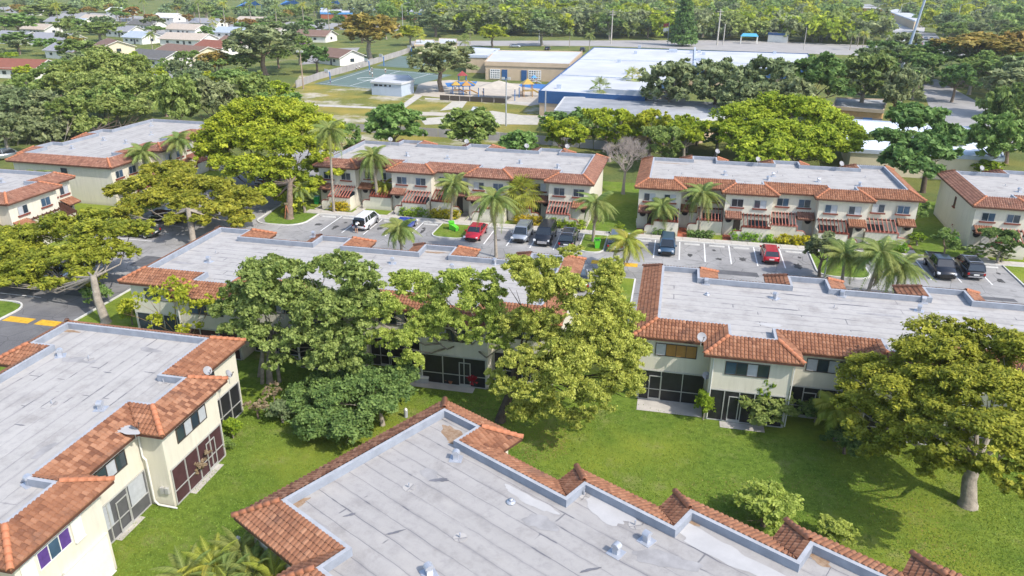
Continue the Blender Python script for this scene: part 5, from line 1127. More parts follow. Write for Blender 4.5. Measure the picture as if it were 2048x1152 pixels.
# ---- trees filling the neighbourhoods
rg = random.Random(77)
def inpoly(p, poly):
    c = False; n = len(poly)
    for i in range(n):
        a, b = poly[i], poly[i - 1]
        if (a[1] > p[1]) != (b[1] > p[1]) and p[0] < (b[0] - a[0]) * (p[1] - a[1]) / (b[1] - a[1]) + a[0]: c = not c
    return c
ZONES = [  # photo polygon of the ground, count, heights, leaf kinds, shapes, label, group
 ([(0, 215), (150, 190), (330, 175), (560, 215), (600, 240), (420, 255), (300, 232), (150, 300), (0, 330)], 20, (6.5, 9), ('green', 'lime', 'green', 'oak'), 'tree in the green belt between the left blocks and the houses', 'trees of the green belt behind the left blocks'),
 ([(0, 110), (60, 105), (240, 135), (430, 130), (590, 150), (600, 190), (330, 180), (0, 200)], 22, (4.5, 7), ('green', 'lime', 'oak', 'green'), 'garden tree among the cottages at the upper left', 'garden trees at the near side of the cottages'),
 ([(0, 20), (800, 30), (860, 80), (620, 100), (0, 125)], 88, (5.5, 9), ('green', 'oak', 'green', 'rust'), 'small garden tree between the pitched roofs of the upper left', 'garden trees among the pitched roofs'),
 ([(700, 282), (1210, 300), (1290, 310), (1790, 330), (1900, 345), (1900, 320), (1400, 292), (1000, 268), (700, 262)], 30, (4.2, 6), ('green', 'lime', 'green', 'dark'), 'tree in the strip between the terraces and the school grounds', 'trees in the strip behind the terraces'),
 ([(860, 62), (1000, 88), (1620, 84), (1700, 70), (1600, 55), (860, 50)], 20, (8, 12), ('oak', 'green', 'oak', 'dark'), 'tree in the front line of the far wood beyond the school road', 'front trees of the far wood'),
 ([(1640, 50), (1700, 60), (1760, 100), (1640, 95)], 6, (6, 9), ('oak', 'green'), 'tree beside the pale kiosk across the far road', 'trees beside the far kiosk'),
 ([(1880, 60), (2048, 70), (2048, 180), (1980, 190), (1900, 150), (1870, 110)], 20, (8, 12), ('dark', 'green', 'oak'), 'tree in the park strip right of the lane', 'trees of the park strip right of the lane'),
 ([(1740, 10), (2048, 12), (2048, 70), (1880, 60), (1860, 40)], 28, (7, 11), ('green', 'oak', 'dark', 'green'), 'tree among the roofs at the top right', 'trees among the roofs at the top right'),
]
ZONES += [([(540, 50), (700, 60), (690, 95), (600, 140), (520, 140)], 12, (6, 9), ('green', 'oak', 'dark'), '', 'trees between the cottages and the court fence'),
 ([(1640, 150), (1835, 140), (1850, 200), (1780, 212), (1650, 200)], 11, (8, 10.5), ('dark', 'oak', 'green'), '', 'dark trees around the end of the school hall'),
 ([(1890, 170), (2048, 150), (2048, 260), (2010, 245)], 9, (9, 12), ('dark', 'green', 'oak'), '', 'trees along the right side of the lane'),
 ([(2000, 300), (2048, 280), (2048, 330), (1990, 325)], 4, (4.5, 7), ('green', 'dark'), 'tree beside the blue-white roof at the right edge', 'trees beside the blue-white roof'),
]
LAND = [(at(h[0], h[1]), h[6].split(',')[0].replace(' with', ' having').split(' having')[0]) for h in HOUSES] + [(at(x, y), n_) for x, y, n_ in ((150, 260, 'upper left block'), (735, 160, 'near basketball court'), (820, 120, 'farther court'), (785, 190, 'blue-grey hut'), (930, 180, 'play tower'), (1030, 160, 'gridded windows'), (800, 300, 'palm-fronted terrace'), (1100, 310, 'bare grey tree'), (1400, 320, 'orange-tiled terrace'), (1560, 320, 'lime tree mass'), (1845, 385, 'big dark rounded tree'), (1497, 87, 'blue-canopied shelter'), (1222, 88, 'tall utility pole'), (1335, 90, 'flagpole'), (1434, 90, 'concrete pole'), (1802, 142, 'thick light mast'), (1743, 99, 'far white SUV'), (1365, 92, 'conical pine'), (1078, 86, 'school car park pole'), (1820, 80, 'crowded car park'), (1890, 190, 'shaded lane'), (1965, 150, 'orange-tinged umbrella tree'), (806, 60, 'grey mast'), (497, 60, 'third royal palm'), (655, 60, 'sixth royal palm'), (1750, 30, 'sunlit road'), (25, 410, 'dark pale-forked tree'), (200, 300, 'big dense tree'), (520, 150, 'large grey-green tree'), (735, 130, 'tall olive tree'), (420, 240, 'green belt tree clump'), (607, 178, 'wooden floodlight pole'), (1180, 95, 'white roof rear corner'))]
TN = {'green': 'green', 'oak': 'grey-green', 'lime': 'yellow-green', 'dark': 'dark green', 'rust': 'brownish'}; KN = {'round': 'round', 'loose': 'airy', 'umbrella': 'flat-topped'}; USED = set()
def tree_label(p, kind, mt_, h):
    q = Vector((p[0], p[1], 0)); ls = sorted(LAND, key=lambda l: (l[0] - q).length)
    for l in ls[:4]:
        d = q - l[0]; rel = ('right of' if d.x > 0 else 'left of') if abs(d.x) > abs(d.y) else ('behind' if d.y > 0 else 'in front of'); near = 'just ' if d.length < 14 else ''
        for sz in (('small' if h < 6.2 else 'tall' if h > 9 else 'mid-sized'),):
            lb = f'{sz} {KN[kind]} {TN[mt_]} tree {near}{rel} the {l[1]}'
            if lb not in USED and len(lb.split()) <= 16: USED.add(lb); return lb
    sh = lambda t: ' '.join(t.split()[:5])
    for a_ in range(5):
        for b_ in range(a_ + 1, 7):
            lb = f'{KN[kind]} {TN[mt_]} tree between {sh(ls[a_][1])} and {sh(ls[b_][1])}'
            if lb not in USED: USED.add(lb); return lb
    return lb
for zi, (poly, cnt, hr, mts, lb, grp) in enumerate(ZONES):
    pl = [tuple(at(x, y)[:2]) for x, y in poly]; xs = [p[0] for p in pl]; ys = [p[1] for p in pl]; k = 0; tries = 0; placed = []
    while k < cnt and tries < 4000:
        tries += 1; p = (rg.uniform(min(xs), max(xs)), rg.uniform(min(ys), max(ys)))
        if not inpoly(p, pl) or any((p[0] - q[0]) ** 2 + (p[1] - q[1]) ** 2 < 20 for q in placed) or blocked(p): continue
        placed.append(p); h = rg.uniform(*hr); mt_ = mts[k % len(mts)]; s = rg.randrange(4); kind = ('round', 'round', 'loose', 'umbrella')[rg.randrange(4)]
        far = p[1] > 240; me, tr = templ(kind, mt_, s, 5200 if not far else 1600, 1. if not far else 1.9); sc = h / 8 * rg.uniform(1.0, 1.4)
        o = empty('shade_tree', (p[0], p[1], 0), rg.uniform(0, 6.3), tree_label(p, kind, mt_, h), 'tree', grp); o.scale = (sc, sc, h / 8); link('trunk', tr, o); link('crown', me, o); k += 1
# the wood beyond counts as one mass: real crowns joined in one object
def wood(name, poly, cnt, mts, hr, label, seed):
    rg2 = random.Random(seed); pl = [tuple(p) for p in poly]; xs = [p[0] for p in pl]; ys = [p[1] for p in pl]
    for mi, mt_ in enumerate(mts):
        lob = []
        while len(lob) < cnt:
            p = (rg2.uniform(min(xs), max(xs)), rg2.uniform(min(ys), max(ys)))
            if inpoly(p, pl) and not blocked(p):
                r = rg2.uniform(3, 5.5); h = rg2.uniform(*hr); lob.append((p[0], p[1], h - r * .7, r, r, r * .75)); lob.append((p[0] + rg2.uniform(-2, 2), p[1] + rg2.uniform(-2, 2), h * .42, r * 1.15, r * 1.15, h * .42))
        me = foliage(name, lob, cnt * 170, (1.15, .6), mt_, seed + mi, .5, .3, persub=12); link(name, me, label=label[mi], cat='wood', kind='stuff')

# ---- short grass tufts and fallen leaves on the near lawn
def tufts(name, polyg, n, col, h, seed, label, spread=.03, flat=False):
    rg = np.random.default_rng(seed); xs = [p[0] for p in polyg]; ys = [p[1] for p in polyg]; P = []
    clump = rg.uniform((min(xs), min(ys)), (max(xs), max(ys)), (n // 60, 2))
    while len(P) < n:
        c = clump[rg.integers(len(clump))] + rg.normal(0, 1.1, 2)
        if inpoly(c, polyg): P.append(c)
    P = np.array(P); a = rg.uniform(0, 6.28, n); w = rg.uniform(.5, 1.2, n) * spread * 1.3; hh_ = h * rg.uniform(.5, 1.3, n)
    d = np.stack([np.cos(a), np.sin(a)], 1) * w[:, None]; le = rg.normal(0, h * .5, (n, 2)); z0 = np.full(n, .006)
    if flat: V = np.stack([np.c_[P - d, z0], np.c_[P + d, z0], np.c_[P + d[:, ::-1] * np.array([1, -1]) * 1.4, z0 + .01]], 1)
    else: V = np.stack([np.c_[P - d, z0], np.c_[P + d, z0], np.c_[P + le, z0 + hh_]], 1)
    me = bpy.data.meshes.new(name); me.vertices.add(3 * n); me.vertices.foreach_set('co', V.astype('f').ravel()); me.loops.add(3 * n); me.loops.foreach_set('vertex_index', np.arange(3 * n, dtype='i'))
    me.polygons.add(n); me.polygons.foreach_set('loop_start', np.arange(0, 3 * n, 3, dtype='i')); me.polygons.foreach_set('loop_total', np.full(n, 3, dtype='i'))
    at_ = me.attributes.new('tint', 'FLOAT', 'POINT'); at_.data.foreach_set('value', np.repeat(np.clip(rg.normal(.5, .25, n), 0, 1), 3).astype('f')); me.materials.append(col); me.update(calc_edges=True); link(name, me, kind='stuff', label=label, cat='grass' if not flat else 'leaves')
LAWN = [(-27, 14), (-28.5, 36), (-28, 47), (-6, 47), (-1, 48.5), (9, 46), (24, 46), (30, 20), (8, 24), (-5, 33), (-13, 38), (-20, 28)]
tufts('grass_tufts', LAWN, 90000, leaf_mat('grass_blades', (.13, .22, .03), (.31, .43, .07), .3, 0), .07, 3, 'short uneven grass blades on the near lawn')
tufts('fallen_leaves', [(-16, 40), (-13.5, 47), (-6, 47), (-5, 41), (-9, 38)], 2200, leaf_mat('leaf_litter', (.16, .09, .03), (.38, .26, .10), .1, 0), .02, 4, 'dry leaves lying under the middle trees', .035, True)
tufts('fallen_leaves', [(2, 28), (2, 40), (16, 44), (20, 30)], 1800, MATS['leaf_litter'], .02, 5, 'dry leaves lying under the huge yellow-green tree', .035, True)
# ---------------------------------------------------------------- cottages
WHITEW = mat('cottage_wall', (.72, .70, .64), .9, .06, 1.)
CREAMW = mat('cottage_wall_cream', (.66, .58, .42), .9, .06, 1.)
for i, (px, py, L, Dp, rot, rc, lb) in enumerate(HOUSES):
    p = at(px, py); o = empty('cottage', (p.x, p.y + Dp * .5, 0), -R(rot), lb, 'house'); hx, hy = L * .56, Dp * .56; hw, rh = 2.9, 4.9
    w = MB(); w.box(-hx, -hy, 0, hx, hy, hw); w.add([(-hx, -hy, hw), (-hx, hy, hw), (-hx, 0, rh - .12)], [(0, 1, 2)]); w.add([(hx, -hy, hw), (hx, hy, hw), (hx, 0, rh - .12)], [(0, 1, 2)]); w.build('wall', CREAMW if i in (4, 11) else WHITEW, o)
    r = MB(); e = .6
    for sg in (-1, 1): r.add([(-hx - e, sg * (hy + e), hw - .25), (hx + e, sg * (hy + e), hw - .25), (hx + e, 0, rh), (-hx - e, 0, rh), (-hx - e, sg * (hy + e), hw - .4), (hx + e, sg * (hy + e), hw - .4), (hx + e, 0, rh - .15), (-hx - e, 0, rh - .15)], [(0, 1, 2, 3), (7, 6, 5, 4), (0, 4, 5, 1), (1, 5, 6, 2), (3, 2, 6, 7), (0, 3, 7, 4)])
    r.build('roof', RG[rc], o)
    for sx in (-1, 1):
        tr = MB(); tr.tube([(sx * (hx + e + .02), -(hy + e), hw - .33), (sx * (hx + e + .02), 0, rh - .08), (sx * (hx + e + .02), hy + e, hw - .33)], .11, 4); tr.build('gable_board', WHITEW, o)
    wm = None
    for x in (-hx * .62, -hx * .1, hx * .5):
        if wm is None: g = MB(); g.box(-.75, -.05, 1.0, .75, 0, 2.1, 0).box(-.66, -.06, 1.08, .66, -.045, 2.02, 1); wm = g.mesh('window', [WHITEW, GLASS])
        link('window', wm, o, loc=(x, -hy, 0))
    g = MB(); g.box(-.02, -.8, 1.0, .05, .8, 2.1); g.build('window', GLASS, o, loc=(hx, 0, 0))
    d = MB(); d.box(-.5, -.05, 0, .5, 0, 2.05); d.build('door', RG['dark'], o, loc=(hx * .2, -hy, 0))
# ---------------------------------------------------------------- school
WROOF = mat('school_roof_white', (.55, .56, .57), .8, .07, .12, col2=(.42, .43, .45)); BLUEF = mat('school_blue', (.03, .09, .22), .6, .1); TANW = mat('school_tan', (.50, .39, .27), .9, .08, .5); TRW = mat('school_trim', (.42, .47, .55), .7, .1)
GREYR = mat('school_roof_grey', (.44, .445, .45), .85, .1, .12, col2=(.20, .21, .225), detail=7)
def flat_building(name, label, top, h, wallm, roofm, fascia=None, fh=1.2, cat='building'):
    """flat-roofed building; top: photo corners of the roof edge (near-left, near-right, far-right, far-left...)"""
    P = [at(x, y, h) for x, y in top]; c = sum(P, Vector()) / len(P); o = empty(name, (c.x, c.y, 0), 0, label, cat); Q = [(p.x - c.x, p.y - c.y) for p in P]
    if sum(Q[i - 1][0] * Q[i][1] - Q[i][0] * Q[i - 1][1] for i in range(len(Q))) < 0: Q.reverse()
    I = offs(Q, -.25); w = MB(); n = len(Q)
    for i in range(n): a, b = I[i - 1], I[i]; w.quad((a[0], a[1], 0), (b[0], b[1], 0), (b[0], b[1], h - .1), (a[0], a[1], h - .1))
    w.build('wall', wallm, o); r = MB(); r.poly([(p[0], p[1], h) for p in I]); r.build('roof', roofm, o)
    f = MB()
    for i in range(n):
        a, b, ai, bi = Q[i - 1], Q[i], I[i - 1], I[i]
        f.quad((a[0], a[1], h - fh), (b[0], b[1], h - fh), (b[0], b[1], h + .2), (a[0], a[1], h + .2)); f.quad((a[0], a[1], h + .2), (b[0], b[1], h + .2), (bi[0], bi[1], h + .2), (ai[0], ai[1], h + .2)); f.quad((a[0], a[1], h - fh), (b[0], b[1], h - fh), (bi[0], bi[1], h - fh), (ai[0], ai[1], h - fh)); f.quad((ai[0], ai[1], h + .2), (bi[0], bi[1], h + .2), (bi[0], bi[1], h), (ai[0], ai[1], h))
    f.build('fascia', fascia or TRW, o); return o
S1 = flat_building('school_building', 'huge white-roofed school hall with a blue front band above the sand yard', [(1077, 183), (1290, 195), (1375, 132), (1632, 142), (1617, 108), (1188, 95)], 5.2, TANW, WROOF, BLUEF, 2.4)
for y0, xa, xb in ((150, 1119, 1335), (119.5, 1160, 1590)):
    a, b = at(xa, y0, 5.2), at(xb, y0 + (12 if y0 > 130 else 10), 5.2); m = MB(); m.tube([a - S1.location, b - S1.location], .28, 4); m.build('roof_joint', TRW, S1)
a, b = at(1390, 96, 5.3), at(1389, 131, 5.3); m = MB(); m.tube([a - S1.location, b - S1.location], .4, 4); m.build('roof_joint', TRW, S1)
for x, y in ((1279, 96), (1271, 108), (1346, 104), (1382, 107), (1398, 106), (1407, 110), (1238, 125), (1118, 177), (1253, 148), (1400, 122), (1549, 108)):
    p = at(x, y, 5.2) - S1.location; s = 1.3 if x in (1346, 1400) else .5; m = MB(); m.box(-s, -s, 0, s, s, .9); m.build('rooftop_unit', TRW, S1, loc=(p.x, p.y, 5.2))
p = at(1084, 222) - S1.location
m = MB(); m.box(-1, -.1, 0, 1, .1, 2.2); m.build('door', BLUEF, S1, loc=(p.x + 1.2, p.y + .35, 0))
S2 = flat_building('school_building', 'tan school wing with gridded windows and white roof facing the playground', [(969, 124), (1139, 129), (1165, 104), (990, 101)], 5.0, TANW, WROOF, TANW, 1.0)
S3_ = flat_building('school_building', 'set-back tan school wing with white roof left of the gridded windows', [(930, 111), (975, 112), (1000, 98), (945, 95)], 5.2, TANW, WROOF, TRW, .6)
GRID = mat('window_grid', (.7, .7, .68), .7)
for x0, x1, y0, y1, dr in ((983, 1002, 140, 160, 1010), (1060, 1084, 143, 162, 1054)):
    pl, pr = at(x0, y1), at(x1, y1); fl, fr = at(969, 161), at(1139, 166.5); d = (fr - fl).normalized(); nrm = Vector((d.y, -d.x, 0))
    base_ = at(969, 124, 5.0); base_.z = 0; L = (pr - pl).length; s0 = (pl - fl).dot(d); o = empty('window', tuple((base_ + d * s0 - S2.location)[:2]) + (0,), math.atan2(d.y, d.x)); o.parent = S2
    m = MB(); m.box(0, .1, .4, L, .22, 3.0); m.build('pane', GLASSB, o)
    m = MB()
    for k in range(6): m.box(k * L / 5 - .1, .0, .4, k * L / 5 + .1, .16, 3.0)
    for k in range(5): m.box(-.1, -.01, .4 + k * .62, L + .1, .15, .6 + k * .62)
    m.build('frame', GRID, o); m = MB(); m.box(0, -.03, 0, 1.6, .2, 3); m.build('door', BLUEF, o, loc=(L + .6 if dr > x1 else -2.2, 0, 0))
S4_ = flat_building('school_building', 'low grey stained-roof hall with raised curved white front, in front of the huge white roof', [(1108, 222), (1385, 243), (1462, 231), (1462, 209), (1375, 203), (1205, 196), (1128, 195)], 4.4, TANW, GREYR, WROOF, .5)
m = MB(); PA = []
for k in range(13): q = at(1206 + (1374 - 1206) * k / 12, 196 + 7 * k / 12 + 3.2 * math.sin(math.pi * k / 12) - 2.5, 4.4) - S4_.location; PA.append(q)
for a, b in zip(PA, PA[1:]): m.add([(a.x, a.y, 4.3), (b.x, b.y, 4.3), (b.x, b.y, 6.2), (a.x, a.y, 6.2), (a.x, a.y + 1.2, 4.3), (b.x, b.y + 1.2, 4.3), (b.x, b.y + 1.2, 6.2), (a.x, a.y + 1.2, 6.2)], [(0, 1, 2, 3), (3, 2, 6, 7), (5, 4, 7, 6), (0, 3, 7, 4), (1, 5, 6, 2)])
m.build('curved_parapet', WROOF, S4_)
S5 = flat_building('school_building', 'long low building with blue-white roof partly behind trees at the right', [(1700, 300), (2010, 318), (1985, 258), (1678, 238)], 3.8, CREAMW, mat('roof_bluewhite', (.66, .72, .80), .7, .08, .15), TRW, .4)
S6 = flat_building('school_building', 'orange-tan wall with blue doors under the dark oaks', [(1665, 214), (1768, 222), (1775, 200), (1672, 196)], 4.0, mat('tan_orange', (.50, .30, .12), .9, .1), GREYR, TANW, .5)
for k in range(5):
    m = MB(); m.box(-.9, -.1, 0, .9, .1, 2.5); p = at(1678 + 20 * k, 215.5 + 1.7 * k, 4.0) - S6.location; m.build('door', BLUEF if k % 2 else RG['dark'], S6, loc=(p.x, p.y - .0, 0))
S7 = flat_building('restroom_hut', 'blue-grey restroom hut with white roof on the school field', [(740, 164), (803, 168), (829, 161), (818, 151), (768, 150)], 3.2, mat('hut_bluegrey', (.42, .48, .56), .85, .06, .6), WROOF, WROOF, .25, 'hut')
for k in range(4): p = at(752 + 10 * k, 166 + .6 * k, 3.0) - S7.location; m = MB(); m.box(-.5, -.05, 2.3, .5, .3, 2.7); m.build('vent_window', DARK, S7, loc=(p.x, p.y - .1, 0))
flat_building('utility_shed', 'white flat-roofed shed by the footpath on the school field', [(942, 222), (952, 224), (956, 216), (946, 215)], 2.6, MATS['hut_bluegrey'], WROOF, WROOF, .3, 'shed')
flat_building('filling_station', 'station canopy with pale roof beyond the school road', [(1536, 66), (1578, 68), (1582, 62), (1540, 61)], 4.0, WHITEW, WROOF, BLUEF, .8, 'building')
flat_building('long_roof', 'long pale industrial roof beside the sunlit road at the top right', [(1775, 22), (1830, 42), (1845, 34), (1795, 18)], 5.0, TANW, WROOF, TRW, .5)
flat_building('low_building', 'low white roofs behind the small bright tree', [(828, 90), (875, 90), (868, 80), (832, 80)], 3.2, CREAMW, WROOF, TANW, .4); flat_building('low_building', 'pale low roof left of the bright lime tree', [(876, 88), (915, 88), (914, 78), (878, 77)], 3.2, CREAMW, WROOF, TANW, .4)
o = empty('bus_shelter', at(1497, 87), 0, 'small shelter with bright blue canopy by the school road', 'shelter'); m = MB(); m.add([(-4, -2, 3.2), (4, -2, 3.2), (4, 2, 3.2), (-4, 2, 3.2), (-3, -1.2, 4.4), (3, -1.2, 4.4), (3, 1.2, 4.4), (-3, 1.2, 4.4)], [(3, 2, 1, 0), (4, 5, 6, 7), (0, 1, 5, 4), (1, 2, 6, 5), (2, 3, 7, 6), (3, 0, 4, 7)]); m.build('canopy', mat('canopy_blue', (.08, .36, .55), .6), o)
for x in (-3.6, 3.6):
    for y in (-1.6, 1.6): m = MB(); m.box(-.15, -.15, 0, .15, .15, 3.2); m.build('post', WHITEW, o, loc=(x, y, 0))
# blue shade sails over the far water park
SAIL = mat('sail_blue', (.10, .30, .62), .7); REDB = mat('brick_red', (.36, .12, .06), .9)
for i, (x, y, w, lb) in enumerate([(500, 20, 16, 'blue shade sail farthest left at the top edge'), (580, 16, 14, 'blue shade sail above the second royal palm from the right'), (660, 18, 18, 'blue shade sail left of the pale round structure'), (740, 18, 18, 'blue shade sail at the middle of the top edge'), (800, 16, 16, 'blue swooping sail above the spreading oak'), (860, 14, 16, 'rightmost blue swooping sail at the top edge')]):
    p = at(x, y + 8); o = empty('shade_sail', p, 0, lb, 'shade sail'); m = MB(); m.add([(-w / 2, -4, 5), (w / 2, -5, 9), (w * .4, 6, 6), (-w * .4, 6, 8), (0, 0, 5.6)], [(0, 1, 4), (1, 2, 4), (2, 3, 4), (3, 0, 4), (4, 1, 0), (4, 2, 1), (4, 3, 2), (4, 0, 3)]); m.build('canvas', SAIL, o)
    for q in ((-w / 2, -4, 5.2), (w / 2, -5, 9.4), (w * .4, 6, 6.3), (-w * .4, 6, 8.3)): m = MB(); m.tube([(q[0], q[1], 0), q], .18, 6); m.build('post', BLUEF, o)
flat_building('pool_building', 'long brick-red building under the blue sails at the top', [(640, 25), (880, 27), (890, 20), (640, 16)], 4, REDB, WROOF, SAIL, 1.0)
# ---- playground
def playset(x, y, label, cols, s=1.):
    o = empty('play_structure', at(x, y), R(20), label, 'play structure'); o.scale = (s, s, s)
    for q in ((-1, -1), (1, -1), (1, 1), (-1, 1)): m = MB(); m.tube([(q[0], q[1], 0), (q[0], q[1], 3)], .09, 6); m.build('post', cols[1], o)
    m = MB(); m.box(-1.1, -1.1, 1.3, 1.1, 1.1, 1.42); m.build('deck', cols[2], o); m = MB(); m.add([(-1.4, -1.4, 2.9), (1.4, -1.4, 2.9), (1.4, 1.4, 2.9), (-1.4, 1.4, 2.9), (0, 0, 4.1)], [(0, 1, 4), (1, 2, 4), (2, 3, 4), (3, 0, 4), (3, 2, 1, 0)]); m.build('roof', cols[0], o)
    m = MB(); m.add([(1.1, -.4, 1.4), (1.1, .4, 1.4), (3.6, .4, .2), (3.6, -.4, .2), (1.1, -.45, 1.75), (1.1, .45, 1.75), (3.6, .45, .5), (3.6, -.45, .5)], [(0, 1, 2, 3), (0, 3, 7, 4), (1, 5, 6, 2)]); m.build('slide', cols[2], o)
    m = MB(); [m.box(-1.9, -.4, .3 * k, -1.2, .4, .3 * k + .06) for k in range(1, 5)]; m.build('ladder', cols[1], o)
PR, PY, PO = mat('play_red', (.28, .05, .05), .5), mat('play_yellow', (.45, .30, .07), .5), mat('play_orange', (.42, .22, .06), .5)
playset(925, 172, 'red and blue play tower on the left blue rubber surface', (PR, PBLUE, PY), 1.0); playset(933, 190, 'orange and yellow play set in front of the red tower', (PO, PBLUE, PO), .85); playset(912, 188, 'small yellow play set nearest the spreading oak', (PY, PBLUE, PO), .8); playset(1055, 193, 'yellow climbing set beside the blue-banded hall', (PY, PO, PY), 1.1); playset(1068, 168, 'little pale play boat on the right blue rubber surface', (SAIL, PR, WHITEW), .6)
o = empty('shade_shelter', at(998, 197), 0, 'beige four-post shade roof over the playground sand', 'shelter'); m = MB(); m.add([(-5, -3, 2.8), (5, -3, 2.8), (5, 3, 2.8), (-5, 3, 2.8), (0, 0, 4.4)], [(0, 1, 4), (1, 2, 4), (2, 3, 4), (3, 0, 4), (3, 2, 1, 0)]); m.build('canopy', SAND, o)
for q in ((-4.6, -2.6), (4.6, -2.6), (4.6, 2.6), (-4.6, 2.6)): m = MB(); m.tube([(q[0], q[1], 0), (q[0], q[1], 2.9)], .12, 6); m.build('post', PBLUE, o)
def hoop(x, y, label):
    o = empty('basketball_hoop', at(x, y), R(-30), label, 'basketball hoop'); m = MB(); m.tube([(0, 0, 0), (0, 0, 2.9), (0, -1, 3.3)], .16, 6); m.build('post', PBLUE, o)
    m = MB(); m.box(-.9, -1.1, 2.8, .9, -1.03, 3.9); m.build('backboard', WHITEW, o); m = MB(); m.tube([(.23 * math.cos(a * math.pi / 6), -1.35 + .23 * math.sin(a * math.pi / 6), 3.05) for a in range(13)], .03, 4, cap=False); m.build('rim', PR, o)
hoop(661, 166, 'basketball hoop nearest the grey fence corner'); hoop(739, 142, 'basketball hoop at the far side of the near court'); hoop(768, 132, 'basketball hoop between the two courts'); hoop(823, 112, 'basketball hoop on the farther court')
# fences
def fence(L, h, m_, label, step=2.4, name='board_fence'):
    P = [at(x, y) for x, y in L]; o = empty(name, P[0], 0, label, 'fence')
    for a, b in zip(P, P[1:]):
        d = b - a; n = max(1, int(d.length / step)); a0 = a - P[0]
        for k in range(n):
            u, v = a0 + d * k / n, a0 + d * (k + .96) / n; q = Vector((-d.y, d.x, 0)).normalized() * .04; b_ = MB(); vs = []
            for w in (u, v): vs += [w - q, w + q, w + q + Vector((0, 0, h)), w - q + Vector((0, 0, h))]
            b_.add(vs, [(0, 1, 2, 3), (7, 6, 5, 4), (0, 4, 5, 1), (1, 5, 6, 2), (2, 6, 7, 3), (3, 7, 4, 0)]); b_.build('panel', m_, o)
FG = mat('fence_grey', (.34, .32, .31), .9, .15, .4)
fence([(592, 176), (640, 158), (700, 142), (742, 130), (800, 112), (832, 100)], 1.9, FG, 'grey board fence along the left side of the basketball courts'); fence([(690, 262), (1000, 282), (1215, 300)], 1.6, FG, 'low grey fence between the palm-fronted terrace and the school field')
o = fence([(880, 200), (940, 203), (1013, 207)], 1.2, BRZ, 'dark low rail fence along the playground front', name='rail_fence')
# ---- poles
def pole(x, yb, h, label, kind, m_=ALU, r=.12, name='lamp_post', base_=None, cat='pole', lean=0):
    o = empty(name, base_ or at(x, yb), 0, label, cat); m = MB(); m.tube([(0, 0, 0), (lean, 0, h)], [r * 1.25, r * .8], 8); m.build('shaft', m_, o)
    if kind == 'flood':
        for s in (-.6, .6): m = MB(); m.box(-.3, -.2, -.2, .3, .2, .25); m.build('floodlight', ALU, o, loc=(s, -.2, h))
    elif kind == 'arm': m = MB(); m.tube([(lean, 0, h), (lean + 1.6, 0, h + .6), (lean + 4, 0, h + 1)], .09, 5); m.build('arm', m_, o); m = MB(); m.box(-.5, -.18, -.1, .5, .18, .08); m.build('lamp_head', ALU, o, loc=(lean + 4.2, 0, h + 1))
    elif kind == 'cross': m = MB(); m.box(-1.5, -.1, h - 1, 1.5, .1, h - .8).box(-1.1, -.1, h - 2.2, 1.1, .1, h - 2.0); m.build('crossarm', m_, o)
    elif kind == 'disc': m = MB(); m.tube([(0, 0, h), (0, 0, h + .12)], [.42, .38], 14); m.tube([(0, 0, h - .12), (0, 0, h)], [.12, .34], 12); m.build('lamp_shade', BRZ, o)
    elif kind == 'flag':
        f = MB(); n = 8
        for q, (z0, z1) in enumerate(((h - 1.7, h - .2), (h - 3.6, h - 2.1))):
            f = MB(); vs = []
            for k in range(n + 1): vs += [(-2.4 * k / n, .18 * math.sin(k * 1.3), z0 - .35 * k / n), (-2.4 * k / n, .18 * math.sin(k * 1.3), z1 - .35 * k / n)]
            f.add(vs, [(2 * k, 2 * k + 2, 2 * k + 3, 2 * k + 1) for k in range(n)]); f.build('flag', WHITEW if q else PR, o)
        return o
    return o
WOODP = mat('pole_wood', (.33, .25, .19), .9, .15)
pole(607, 178, 9.6, 'brown wooden floodlight pole at the corner of the school field', 'flood', WOODP, .17); pole(1012, 252, 9.5, 'white floodlight pole in front of the playground', 'flood', METW, .14); pole(1090, 240, 6.2, 'short pale post before the blue band of the hall', '', METW, .16)
pole(1648, 556, 2.9, 'parking lamp with dark disc shade on the grassed island', 'disc', ALU, .07)
for x, yb, h, lb, kd, mm, r in ((1222, 88, 14.5, 'tall utility pole behind the middle of the school roof', 'cross', CONC, .22), (1434, 90, 15, 'concrete utility pole with cross arms left of the blue canopy', 'cross', CONC, .28), (1446, 90, 9, 'thinner pole next to the concrete utility pole', '', CONC, .2),
        (1078, 86, 8, 'thin white pole in the school car park', '', METW, .14), (1600, 54, 9, 'utility pole above the far dark trees', 'cross', CONC, .2), (806, 60, 13, 'grey pole above the spreading oak', 'arm', ALU, .15), (1752, 40, 10, 'lamp mast over the sunlit road, left one', 'arm', ALU, .18), (1798, 42, 11, 'lamp mast over the sunlit road, second one', 'arm', ALU, .18),
        (1836, 36, 12, 'lamp mast over the sunlit road, third one', 'arm', ALU, .18), (1880, 34, 12, 'lamp mast over the sunlit road, right one', 'arm', ALU, .18), (1912, 55, 13, 'white lamp mast near the orange-tinged trees', 'arm', METW, .18), (1945, 50, 9, 'curved-arm lamp above the orange-tinged trees', 'arm', METW, .15), (1607, 100, 9, 'slim pole at the right end of the huge white roof', '', CONC, .12)):
    pole(x, yb, h, lb, kd, mm, r)
pole(1802, 142, 25, 'very tall thick blue-grey light mast leaning right beside the lane', '', mat('mast_bluegrey', (.36, .42, .52), .5, .05), .42, name='light_mast', lean=3.2); pole(1335, 90, 9.5, 'flagpole with two flags behind the school roof', 'flag', METW, .14, name='flagpole')
pts = [at(1000, 20, 0)] ; wl = MB(); T = [at(1222, 88), at(1434, 90), at(1600, 54)]; T = [Vector((t.x, t.y, 13.8)) for t in T]; T = [Vector((-110, 345, 13.8))] + T + [Vector((140, 480, 13.8))]
